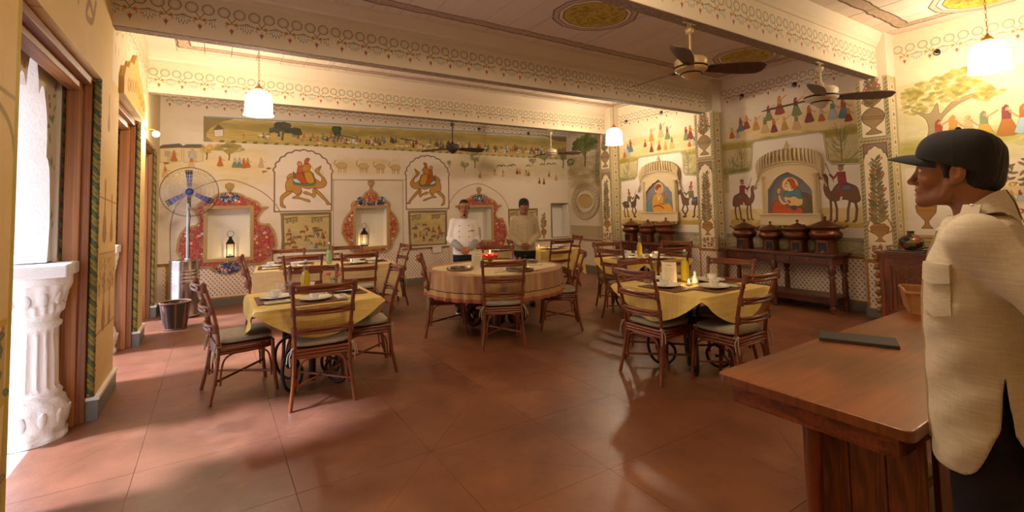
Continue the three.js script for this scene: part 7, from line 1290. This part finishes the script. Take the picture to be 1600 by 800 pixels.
// surface nets over the field of the primitives; warp adds small relief, keep cuts away what is negative
function mesh3d(prims, cell, warp, limit) {
  const pad = cell * 3, lo = [0, 1, 2].map((i) => Math.min(...prims.filter((p) => !p.cut).map((p) => p.lo[i])) - pad), hi = [0, 1, 2].map((i) => Math.max(...prims.filter((p) => !p.cut).map((p) => p.hi[i])) + pad);
  const n = [0, 1, 2].map((i) => Math.ceil((hi[i] - lo[i]) / cell) + 1), D = new Float32Array(n[0] * n[1] * n[2]).fill(0.4), id = (i, j, k) => (k * n[1] + j) * n[0] + i;
  for (const p of prims) {
    const m = Math.max(0.03, p.k * 1.5 + cell * 2), a = [0, 1, 2].map((i) => Math.max(0, Math.floor((p.lo[i] - m - lo[i]) / cell))), b = [0, 1, 2].map((i) => Math.min(n[i] - 1, Math.ceil((p.hi[i] + m - lo[i]) / cell)));
    for (let k = a[2]; k <= b[2]; k++) for (let j = a[1]; j <= b[1]; j++) for (let i = a[0]; i <= b[0]; i++) { const q = id(i, j, k), v = p.d(lo[0] + i * cell, lo[1] + j * cell, lo[2] + k * cell); D[q] = p.cut ? -smin(-D[q], v, p.k) : smin(D[q], v, p.k); }
  }
  if (warp || limit) for (let k = 0; k < n[2]; k++) for (let j = 0; j < n[1]; j++) for (let i = 0; i < n[0]; i++) { const q = id(i, j, k); if (Math.abs(D[q]) > 0.15) continue; const x = lo[0] + i * cell, y = lo[1] + j * cell, z = lo[2] + k * cell; if (warp) D[q] += warp(x, y, z); if (limit) D[q] = Math.max(D[q], limit(x, y, z)); }
  const vid = new Int32Array(D.length).fill(-1), pos = [], nor = [], idx = [];
  const E = [[0, 1], [2, 3], [4, 5], [6, 7], [0, 2], [1, 3], [4, 6], [5, 7], [0, 4], [1, 5], [2, 6], [3, 7]], off = [0, 1, n[0], n[0] + 1, n[0] * n[1], n[0] * n[1] + 1, n[0] * n[1] + n[0], n[0] * n[1] + n[0] + 1];
  for (let k = 0; k < n[2] - 1; k++) for (let j = 0; j < n[1] - 1; j++) for (let i = 0; i < n[0] - 1; i++) {
    const q = id(i, j, k); let mask = 0; for (let c = 0; c < 8; c++) if (D[q + off[c]] < 0) mask |= 1 << c;
    if (mask === 0 || mask === 255) continue;
    let sx = 0, sy = 0, sz = 0, m = 0;
    for (const [a, b] of E) { const A = (mask >> a) & 1, B = (mask >> b) & 1; if (A === B) continue; const da = D[q + off[a]], db = D[q + off[b]], t = da / (da - db); sx += lerp(a & 1, b & 1, t); sy += lerp((a >> 1) & 1, (b >> 1) & 1, t); sz += lerp(a >> 2, b >> 2, t); m++; }
    vid[q] = pos.length / 3; pos.push(lo[0] + (i + sx / m) * cell, lo[1] + (j + sy / m) * cell, lo[2] + (k + sz / m) * cell);
    const g = [0, 0, 0]; for (let c = 0; c < 8; c++) { const v = D[q + off[c]]; g[0] += c & 1 ? v : -v; g[1] += (c >> 1) & 1 ? v : -v; g[2] += c >> 2 ? v : -v; } const l = Math.hypot(...g) || 1; nor.push(g[0] / l, g[1] / l, g[2] / l);
  }
  const st = [1, n[0], n[0] * n[1]];
  for (let k = 1; k < n[2] - 1; k++) for (let j = 1; j < n[1] - 1; j++) for (let i = 1; i < n[0] - 1; i++) {
    const q = id(i, j, k);
    for (let ax = 0; ax < 3; ax++) { const s = D[q] < 0, e = D[q + st[ax]] < 0; if (s === e) continue; const u = st[(ax + 1) % 3], v = st[(ax + 2) % 3], a = vid[q], b = vid[q - u], c = vid[q - u - v], d = vid[q - v]; if (a < 0 || b < 0 || c < 0 || d < 0) continue; s ? idx.push(a, b, c, a, c, d) : idx.push(a, c, b, a, d, c); }
  }
  const g = new THREE.BufferGeometry(); g.setAttribute('position', new THREE.Float32BufferAttribute(pos, 3)); g.setAttribute('normal', new THREE.Float32BufferAttribute(nor, 3)); g.setIndex(idx);
  const uv = []; for (let i = 0; i < pos.length; i += 3) uv.push(Math.atan2(pos[i], pos[i + 2]) * 0.2, pos[i + 1]); g.setAttribute('uv', new THREE.Float32BufferAttribute(uv, 2));
  return g;
}
function tint(g, f) { const p = g.attributes.position, c = new Float32Array(p.count * 3); for (let i = 0; i < p.count; i++) { const v = f(p.getX(i), p.getY(i), p.getZ(i)); c[i * 3] = v.r; c[i * 3 + 1] = v.g; c[i * 3 + 2] = v.b; } g.setAttribute('color', new THREE.BufferAttribute(c, 3)); return g; }
function joinTinted(list) { return mergeGeometries(list.map((g) => { const h = g.index ? g.toNonIndexed() : g; for (const k of Object.keys(h.attributes)) if (!['position', 'normal', 'uv', 'color'].includes(k)) h.deleteAttribute(k); return h; })); }
const mirror = (f) => [1, -1].flatMap((s) => f(s));
const EYE = 1.60;                                                      // eye height of the 1.71 m figure; z = 0 at the ears
function headPrims(o = {}) {
  const Y = EYE;
  return [
    ell([0, Y + 0.033, -0.012], [0.074, 0.088, 0.093], 0.02), ell([0, Y - 0.028, 0.05], [0.058, 0.088, 0.05], 0.03), ell([0, Y + 0.045, 0.05], [0.06, 0.045, 0.048], 0.03),
    ...mirror((s) => [cap([s * 0.055, Y - 0.045, 0.008], [s * 0.045, Y - 0.088, 0.035], 0.018, 0.015, 0.025), cap([s * 0.045, Y - 0.086, 0.035], [s * 0.012, Y - 0.103, 0.088], 0.015, 0.013, 0.025), ell([s * 0.04, Y - 0.028, 0.066], [0.026, 0.024, 0.026], 0.02)]),
    cap([-0.01, Y - 0.099, 0.093], [0.01, Y - 0.099, 0.093], 0.0165, 0.0165, 0.02), cap([-0.036, Y + 0.02, 0.082], [0.036, Y + 0.02, 0.082], 0.012, 0.012, 0.02),
    ...mirror((s) => [carve(ell([s * 0.032, Y + 0.001, 0.106], [0.017, 0.011, 0.019], 0.012))]),
    cap([0, Y + 0.012, 0.094], [0, Y - 0.034, 0.12], 0.0065, 0.009, 0.014), ell([0, Y - 0.036, 0.121], [0.0105, 0.0095, 0.0105], 0.008), ...mirror((s) => [ell([s * 0.0125, Y - 0.041, 0.109], [0.0075, 0.007, 0.0105], 0.006)]),
    ell([0, Y - 0.067, 0.094], [0.026, 0.018, 0.012], 0.015), cap([-0.018, Y - 0.0665, 0.1], [0, Y - 0.0635, 0.1075], 0.0035, 0.0052, 0.004), cap([0.018, Y - 0.0665, 0.1], [0, Y - 0.0635, 0.1075], 0.0035, 0.0052, 0.004), cap([-0.014, Y - 0.0745, 0.1005], [0.014, Y - 0.0745, 0.1005], 0.0058, 0.0058, 0.004),
    ...mirror((s) => [ell([s * 0.032, Y + 0.011, 0.089], [0.016, 0.0055, 0.009], 0.006), ell([s * 0.032, Y - 0.011, 0.088], [0.015, 0.005, 0.008], 0.006)]),
    ...mirror((s) => [ell([s * 0.0765, Y - 0.016, -0.006], [0.009, 0.033, 0.02], 0.006, -0.18), carve(ell([s * 0.087, Y - 0.012, 0.0], [0.007, 0.019, 0.011], 0.004)), ell([s * 0.0745, Y - 0.043, 0.004], [0.007, 0.01, 0.009], 0.006)]),
    cap([0, Y - 0.075, -0.028], [0, Y - 0.2, -0.045], 0.056, 0.06, 0.03), ...(o.extra ?? []),
  ];
}
function fingerChain(root, dir, bend, len, r) { // dir, bend: unit vectors; three bones curling towards bend
  const out = []; let p = root, a = 0.25;
  [0.46, 0.31, 0.23].forEach((f, i) => { const d = [0, 1, 2].map((c) => dir[c] * Math.cos(a) + bend[c] * Math.sin(a)), q = [0, 1, 2].map((c) => p[c] + d[c] * len * f); out.push(cap(p, q, r * (1 - 0.1 * i), r * (0.92 - 0.1 * i), 0.003)); p = q; a += 0.62; });
  return out;
}
function handPrims(w, dir, side, bend, curl = 1) {                     // w: wrist; dir: towards the fingers; side: towards the thumb; bend: towards the palm
  const at = (a, b, c) => [0, 1, 2].map((i) => w[i] + dir[i] * a + side[i] * b + bend[i] * c), P = [cap(at(-0.03, 0, 0), at(0.02, 0, 0), 0.025, 0.024, 0.015)];
  for (let i = 0; i < 4; i++) { const b = 0.028 - i * 0.0185; P.push(cap(at(0.018, b * 0.6, 0), at(0.085 - Math.abs(i - 1) * 0.004, b, 0), 0.014, 0.0115, 0.012)); P.push(...fingerChain(at(0.086 - Math.abs(i - 1) * 0.004, b, 0), dir, bend, [0.072, 0.08, 0.075, 0.06][i] * curl, 0.0088)); }
  const td = [0, 1, 2].map((i) => dir[i] * 0.72 + side[i] * 0.62 + bend[i] * 0.3), tp = at(0.03, 0.03, 0.006), t1 = [0, 1, 2].map((i) => tp[i] + td[i] * 0.036), t2 = [0, 1, 2].map((i) => t1[i] + (td[i] * 0.8 + dir[i] * 0.35) * 0.034);
  P.push(cap(at(0.012, 0.012, 0.002), tp, 0.015, 0.0125, 0.01), cap(tp, t1, 0.0115, 0.0105, 0.004), cap(t1, t2, 0.0105, 0.0085, 0.003));
  return P;
}
const unit = (v) => { const l = Math.hypot(...v); return v.map((x) => x / l); };
function makePerson(o) {
  const t = thing('person', o.label, 'person', o.at, o.turn); t.scale.setScalar(o.scale ?? 1);
  const fine = o.fine ? 1 : 1.6, A = o.arms, c0 = new THREE.Color().copy(o.skin), dark = rgb(24, 18, 17), lip = c0.clone().multiply(new THREE.Color(0.82, 0.6, 0.58)), stub = c0.clone().multiplyScalar(0.72), white = rgb(226, 218, 208);
  const body = [trunk([[0.86, 0.14, 0.09, -0.03], [0.95, 0.155, 0.1, -0.03], [1.1, 0.14, 0.09, -0.02], [1.28, 0.155, 0.095, -0.02], [1.4, 0.14, 0.075, -0.035], [1.44, 0.07, 0.055, -0.045]]), cap([0, 1.36, -0.045], [0, 1.47, -0.04], 0.056, 0.053, 0.04),
    ...mirror((s) => [cap([s * 0.085, 0.88, -0.03], [s * 0.09, 0.48, -0.015], 0.07, 0.045, 0.03), cap([s * 0.09, 0.48, -0.02], [s * 0.095, 0.09, -0.05], 0.047, 0.03, 0.02), cap([s * 0.095, 0.06, -0.05], [s * 0.105, 0.035, 0.09], 0.03, 0.024, 0.02)]),
    ...A.flatMap(([sh, el, wr]) => [cap(sh, el, 0.046, 0.036, 0.03), cap(el, wr, 0.036, 0.024, 0.015)])];
  const tone = (x, y, z) => {
    const Y = y - EYE, k = c0.clone();
    if (z > 0.07 && Math.abs(x) < 0.026 && Y < -0.056 && Y > -0.085 && z > 0.095) return lip;
    if (z > 0.06 && Y > 0.017 && Y < 0.029 && Math.abs(x) > 0.012 && Math.abs(x) < 0.056) return dark;
    if (o.moustache && z > 0.09 && Math.abs(x) < 0.03 && Y > -0.060 && Y < -0.048) return dark;
    if (o.goatee && z > 0.08 && Math.abs(x) < 0.02 && Y < -0.083 && Y > -0.125) return dark;
    if (Y < -0.05 && Y > -0.13 && z > -0.01) return stub.clone().lerp(c0, 0.55);
    return k;
  };
  const eyes = mirror((s) => { const e = new THREE.SphereGeometry(0.0122, 18, 12); e.translate(s * 0.0315, EYE, 0.083); return [tint(e, (x, y, z) => { const d = Math.hypot(x - s * 0.0315, y - EYE); return z > 0.09 && d < 0.0026 ? rgb(12, 9, 8) : z > 0.088 && d < 0.0058 ? rgb(52, 32, 22) : white; })]; });
  const hands = o.hands.map((h) => mesh3d(handPrims(...h), 0.0028 * fine));
  const skin = joinTinted([tint(mesh3d(body, 0.014), () => c0), tint(mesh3d(headPrims(), 0.003 * fine), tone), ...eyes, ...hands.map((h) => tint(h, () => c0))]);
  part(t, 'body', skin, M.skin);
  // hair under the cap or the full head of hair
  const hairCut = (x, y, z) => { const Y = y - EYE; return Math.max(z - (Y > 0.055 ? 0.085 : Y > 0.0 ? 0.034 : Y > -0.035 && Math.abs(x) > 0.06 ? 0.036 : -0.022), -0.08 - Y + (z > -0.02 ? 0.05 : 0)); };
  part(t, 'hair', mesh3d([ell([0, EYE + 0.036, -0.014], [0.079, o.cap ? 0.09 : 0.1, 0.099], 0.02), ell([0, EYE - 0.03, -0.05], [0.066, 0.06, 0.055], 0.03), ...mirror((s) => [cap([s * 0.0715, EYE + 0.03, 0.022], [s * 0.069, EYE - 0.03, 0.02], 0.012, 0.008, 0.01)]), ...(o.cap ? [] : [ell([0, EYE + 0.1, 0.03], [0.062, 0.036, 0.056], 0.02)])], 0.0042 * fine, (x, y, z) => 0.0016 * Math.sin(x * 260 + y * 90) * Math.sin(z * 210), hairCut), M.hair);
  if (o.cap) {
    const crown = { k: 0.004, lo: [-0.1, EYE - 0.05, -0.115], hi: [0.1, EYE + 0.14, 0.115], d: (x, y, z) => { const X = x / 0.0845, Y = (y - EYE - 0.02) / 0.107, Z = (z + 0.0) / (z > 0 ? 0.105 : 0.1), e = 2.8, l = Math.pow(Math.abs(X) ** e + Math.abs(Y) ** e + Math.abs(Z) ** e, 1 / e); return (l - 1) * 0.085; } };
    const seam = (x, y, z) => -0.0009 * Math.max(0, 1 - Math.abs(((Math.atan2(x, z) / (Math.PI / 3)) % 1 + 1) % 1 - 0.5) * 14);
    const cg = part(t, 'cap', mesh3d([crown], 0.0035 * fine, seam, (x, y, z) => -(y - EYE - 0.007 - 0.40 * (z - 0.01))), M.cap);
    part(cg, 'button', ball(0.008, 0, EYE + 0.128, -0.005, 10), M.cap);
    const n = 22, m = 8, pos = [], idx = [];
    for (const up of [0.002, -0.002]) for (let i = 0; i <= n; i++) for (let j = 0; j <= m; j++) { const u = (i / n) * 2 - 1, v = j / m, a = u * 1.12, reach = 0.078 * Math.pow(Math.cos(u * PI / 2), 0.55) * v; pos.push(Math.sin(a) * 0.0845 * (1 - 0.04 * v), EYE + 0.054 - 0.036 * u * u - 0.008 * v + 0.004 * Math.sin(v * PI) + up - 0.004 * (u * u) * v, Math.cos(a) * 0.103 + reach); }
    const S = (n + 1) * (m + 1), q = (l, i, j) => l * S + i * (m + 1) + j;
    for (let i = 0; i < n; i++) for (let j = 0; j < m; j++) { idx.push(q(0, i, j), q(0, i, j + 1), q(0, i + 1, j), q(0, i + 1, j), q(0, i, j + 1), q(0, i + 1, j + 1), q(1, i, j), q(1, i + 1, j), q(1, i, j + 1), q(1, i + 1, j), q(1, i + 1, j + 1), q(1, i, j + 1)); }
    for (let i = 0; i < n; i++) idx.push(q(0, i, m), q(1, i, m), q(0, i + 1, m), q(0, i + 1, m), q(1, i, m), q(1, i + 1, m));
    const b = new THREE.BufferGeometry(); b.setAttribute('position', new THREE.Float32BufferAttribute(pos, 3)); b.setIndex(idx); b.computeVertexNormals(); part(cg, 'peak', b, M.cap);
  }
  if (o.glasses) { const g = []; for (const s of [-1, 1]) { g.push(new THREE.TorusGeometry(0.02, 0.0016, 6, 24).scale(1.15, 0.85, 1).translate(s * 0.032, EYE - 0.002, 0.108), tube([[s * 0.054, EYE + 0.003, 0.106], [s * 0.072, EYE + 0.004, 0.06], [s * 0.08, EYE + 0.004, 0.0], [s * 0.08, EYE - 0.012, -0.012]], 0.0014, 12, 5)); } g.push(rod([-0.009, EYE, 0.11], [0.009, EYE, 0.11], 0.0014)); part(t, 'spectacles', g, M.blackgloss); }
  // shirt or jacket
  const T = trunk(o.rows), fold = (x, y, z) => o.fold * (0.28 * Math.sin(y * 46 + Math.sin(x * 14) * 2 + z * 26) * smooth(1.4, 1.05, y) + 0.5 * (fbm(x * 22 + 5, y * 16 + 7, 256, 2) + fbm(z * 22 + 60, y * 16 + 1, 256, 2, NZ2) - 0.75) + 0.9 * (fbm(x * 9 + 20, y * 5 + 9, 256, 3) + fbm(z * 9 + 40, y * 5 + 3, 256, 3, NZ2) - 0.9));
  const sleeves = A.flatMap(([sh, el, wr]) => { const we = [0, 1, 2].map((i) => lerp(el[i], wr[i], 0.9)); return [cap([sh[0] * 0.8, sh[1] - 0.005, sh[2]], sh, 0.06, 0.06, 0.04), cap(sh, el, o.fine ? 0.061 : 0.058, o.fine ? 0.053 : 0.05, 0.035), cap(el, we, 0.055, 0.044, 0.02)]; });
  const shirt = part(t, o.jacket ? 'jacket' : 'shirt', mesh3d([T, ...sleeves], o.fine ? 0.0075 : 0.011, fold, (x, y, z) => {
    const neck = 0.066 - Math.hypot(x, (z + 0.036) * 0.95) - (y < 1.425 ? 1 : 0) * (1.425 - y);
    let hem = o.hem - y; if (o.slit) { const zs = -0.085; hem = Math.max(hem, o.hem + 0.16 * Math.exp(-Math.pow((z - zs) / 0.05, 2)) - y, Math.abs(x) > 0.06 && y < o.hem + 0.31 ? (o.hem + 0.31 - y) * 0.09 - Math.abs(z - zs) : -1); }
    return Math.max(hem, y > 1.40 ? neck : -1);
  }), o.shirtMat);
  const surf = (al, y, off) => { const w = T.f(y, 1) + off, d = T.f(y, 2) + off, c = T.f(y, 3), e = 2 / 2.35, sn = Math.sin(al), cs = Math.cos(al); return [Math.sign(sn) * w * Math.pow(Math.abs(sn), e), y, c + Math.sign(cs) * d * Math.pow(Math.abs(cs), e)]; };
  const patch = (a0, a1, y0, y1, off, thick = 0.004, dip = 0) => { const n = 14, m = 10, pos = [], uv = [], idx = []; for (let l = 0; l < 2; l++) for (let i = 0; i <= n; i++) for (let j = 0; j <= m; j++) { const u = i / n, v = j / m, yy = lerp(y0 - dip * (1 - Math.abs(2 * u - 1)), y1, v), p = surf(lerp(a0, a1, u), yy, off + (l ? thick : -0.012)); pos.push(...p); uv.push(u * 0.2, v * 0.2); } const S = (n + 1) * (m + 1), q = (l, i, j) => l * S + i * (m + 1) + j; for (let i = 0; i < n; i++) for (let j = 0; j < m; j++) idx.push(q(1, i, j), q(1, i + 1, j), q(1, i, j + 1), q(1, i + 1, j), q(1, i + 1, j + 1), q(1, i, j + 1)); for (let i = 0; i < n; i++) for (const j of [0, m]) idx.push(q(0, i, j), q(0, i + 1, j), q(1, i, j), q(1, i, j), q(0, i + 1, j), q(1, i + 1, j)); for (let j = 0; j < m; j++) for (const i of [0, n]) idx.push(q(0, i, j), q(0, i, j + 1), q(1, i, j), q(1, i, j), q(0, i, j + 1), q(1, i, j + 1)); const g = new THREE.BufferGeometry(); g.setAttribute('position', new THREE.Float32BufferAttribute(pos, 3)); g.setAttribute('uv', new THREE.Float32BufferAttribute(uv, 2)); g.setIndex(idx); g.computeVertexNormals(); return toCreasedNormals(g, 0.7); };
  // collar: a standing band folded outwards
  { const n = 40, pos = [], idx = [], uv = []; for (let i = 0; i <= n; i++) { const u = (i / n) * 2 - 1, a = u * (o.jacket ? 3.0 : 2.75), back = smooth(-1, 1, -Math.cos(a)), tip = Math.pow(Math.abs(u), 5); const rows = o.jacket ? [[0.062, 1.425], [0.063, 1.455 + 0.02 * back], [0.066, 1.45 + 0.02 * back], [0.068, 1.42]] : [[0.060, 1.40 + 0.07 * back], [0.062, 1.438 + 0.085 * back], [0.07, 1.444 + 0.085 * back], [0.096 - 0.014 * back + 0.006 * tip, 1.428 + 0.085 * back - 0.025 * tip], [0.124 - 0.034 * back + 0.012 * tip, 1.404 + 0.088 * back - 0.065 * tip]]; rows.forEach(([r, y], j) => { pos.push(Math.sin(a) * r, y, -0.036 + Math.cos(a) * r * (Math.cos(a) > 0 ? 1.02 - 0.2 * Math.cos(a) * (j > 2 ? 1 : 0) : 1.02)); uv.push(a * 0.08, j * 0.02); }); const R = rows.length; if (i < n) for (let j = 0; j < R - 1; j++) { const q = i * R + j; idx.push(q, q + R, q + 1, q + 1, q + R, q + R + 1); } }
    const g = new THREE.BufferGeometry(); g.setAttribute('position', new THREE.Float32BufferAttribute(pos, 3)); g.setAttribute('uv', new THREE.Float32BufferAttribute(uv, 2)); g.setIndex(idx); g.computeVertexNormals(); part(shirt, 'collar', g, o.jacket ? M.cuff : o.shirtMat); }
  if (o.jacket) {
    for (const s of [-1, 1]) for (let i = 0; i < 5; i++) part(shirt, 'button', ball(0.009, ...surf(s * 0.34 - 0.05, 1.33 - i * 0.085, 0.006), 10), M.black);
    part(shirt, 'front_flap', patch(-0.5, 0.62, o.hem + 0.02, 1.38, 0.006, 0.003), o.shirtMat);
    part(shirt, 'sleeve_pocket', patch(1.25, 1.5, 1.12, 1.3, 0.075, 0.004), M.cuff); part(shirt, 'pen_pocket', patch(0.42, 0.85, 1.24, 1.262, 0.008, 0.004), M.cuff);
    A.forEach(([, el, wr]) => part(shirt, 'cuff', mesh3d([cap([0, 1, 2].map((i) => lerp(el[i], wr[i], 0.45)), [0, 1, 2].map((i) => lerp(el[i], wr[i], 0.86)), 0.06, 0.054, 0.01)], 0.009), M.cuff));
  } else {
    for (const s of [1, -1]) { const f = part(shirt, 'pocket', patch(s * 0.62, s * 1.3, 1.16, 1.285, 0.002, 0.003, 0.012), o.shirtMat); part(f, 'pocket_flap', patch(s * 0.6, s * 1.32, 1.255, 1.31, 0.006, 0.006, 0.01), o.shirtMat); }
    part(shirt, 'placket', patch(-0.12, 0.14, o.hem + 0.03, 1.4, 0.003, 0.003), o.shirtMat);
    for (let i = 0; i < 7; i++) part(shirt, 'button', new THREE.SphereGeometry(0.0055, 10, 8).scale(1, 1, 0.5).translate(...surf(0.01, 1.37 - i * 0.095, 0.008)), M.china);
    for (const s of [1, -1]) { const e = part(shirt, 'epaulette', rbox(0.105, 0.006, 0.042, 0.003).rotateZ(-s * 0.42).translate(s * 0.142, 1.462, -0.035), o.shirtMat); part(e, 'button', ball(0.006, s * 0.105, 1.482, -0.035, 8), M.china); }
    A.forEach(([, el, wr]) => part(shirt, 'cuff', mesh3d([cap([0, 1, 2].map((i) => lerp(el[i], wr[i], 0.78)), [0, 1, 2].map((i) => lerp(el[i], wr[i], 0.93)), 0.045, 0.042, 0.01)], 0.008), o.shirtMat));
  }
  // trousers and shoes
  part(t, 'trousers', mesh3d([trunk([[0.8, 0.165, 0.115, -0.03], [0.95, 0.165, 0.115, -0.03], [1.02, 0.15, 0.105, -0.025]]), ...mirror((s) => [cap([s * 0.085, 0.86, -0.03], [s * 0.092, 0.48, -0.018], 0.092, 0.072, 0.03), cap([s * 0.092, 0.48, -0.02], [s * 0.098, 0.08, -0.045], 0.072, 0.058, 0.02)])], o.fine ? 0.01 : 0.012, (x, y, z) => 0.004 * Math.sin(y * 46 + z * 20) * smooth(0.35, 0.08, y) + 0.003 * (fbm(x * 12 + 9, y * 8, 256, 2) - 0.4), (x, y) => 0.035 - y), M.trousers);
  for (const s of [-1, 1]) { const sh = part(t, 'shoe', mesh3d([cap([s * 0.098, 0.055, -0.06], [s * 0.11, 0.048, 0.1], 0.048, 0.04, 0.03), cap([s * 0.1, 0.08, -0.05], [s * 0.105, 0.06, 0.03], 0.042, 0.036, 0.03)], 0.009, null, (x, y) => 0.016 - y), M.blackgloss); part(sh, 'sole', mesh3d([cap([s * 0.098, 0.012, -0.062], [s * 0.11, 0.012, 0.102], 0.05, 0.043, 0.01)], 0.008, null, (x, y) => Math.max(-y, y - 0.02)), o.sole ?? M.blackgloss); }
  return t;
}
const loose = [[0.66, 0.215, 0.15, -0.045], [0.8, 0.215, 0.15, -0.045], [1.0, 0.205, 0.146, -0.04], [1.16, 0.205, 0.14, -0.034], [1.3, 0.198, 0.122, -0.03], [1.38, 0.185, 0.098, -0.036], [1.425, 0.14, 0.088, -0.04], [1.45, 0.08, 0.075, -0.04]];
const front = [[[0.165, 1.38, -0.035], [0.225, 1.13, -0.04], [0.075, 0.985, 0.165]], [[-0.165, 1.38, -0.035], [-0.225, 1.13, -0.04], [-0.06, 0.985, 0.16]]];
const slim = loose.map(([y, w, d, c]) => [y, w * 0.87, d * 0.92, c]);
const frontHands = [[[0.075, 0.985, 0.165], unit([-0.8, -0.5, 0.25]), unit([-0.35, 0.75, 0.3]), unit([-0.1, 0.0, -1])], [[-0.06, 0.985, 0.16], unit([0.75, -0.62, 0.2]), unit([0.4, 0.75, 0.3]), unit([0.1, 0.0, -1]), 0.9]];
makePerson({ label: 'chef in a white double-breasted jacket with grey cuffs, hands folded, behind the round table', at: [3.14, 0, -6.28], turn: -0.42, scale: 0.955, skin: rgb(168, 116, 84), arms: front, hands: frontHands, jacket: true, glasses: true, goatee: true, moustache: true, rows: [[0.8, 0.185, 0.135, -0.03], ...slim.slice(2)], fold: 0.004, hem: 0.885, shirtMat: M.chef, sole: M.white });
makePerson({ label: 'waiter in a dark cap and pale khaki shirt, hands folded, standing behind the round table', at: [4.13, 0, -6.16], turn: -0.55, scale: 0.965, skin: rgb(150, 100, 72), cap: true, arms: front, hands: frontHands, moustache: true, rows: slim, fold: 0.005, hem: 0.875, shirtMat: M.shirtFar });
makePerson({ label: 'man in a black cap and cream uniform shirt standing in profile at the desk', at: [2.03, 0, -0.502], turn: PI + 0.12, scale: 1, fine: true, skin: rgb(150, 98, 66), cap: true,
  arms: [[[0.185, 1.39, -0.05], [0.255, 1.13, -0.25], [0.07, 0.98, -0.235]], [[-0.185, 1.39, -0.05], [-0.255, 1.13, -0.25], [-0.07, 0.98, -0.235]]],
  hands: [[[0.07, 0.98, -0.235], unit([-0.8, -0.55, -0.1]), unit([0.3, -0.6, -0.5]), unit([0, 0, -1])], [[-0.07, 0.98, -0.235], unit([0.8, -0.55, -0.15]), unit([-0.3, -0.6, -0.5]), unit([0, 0, 1]), 0.9]],
  rows: loose, fold: 0.006, hem: 0.705, slit: true, shirtMat: M.shirt });

renderer.render(scene, camera);
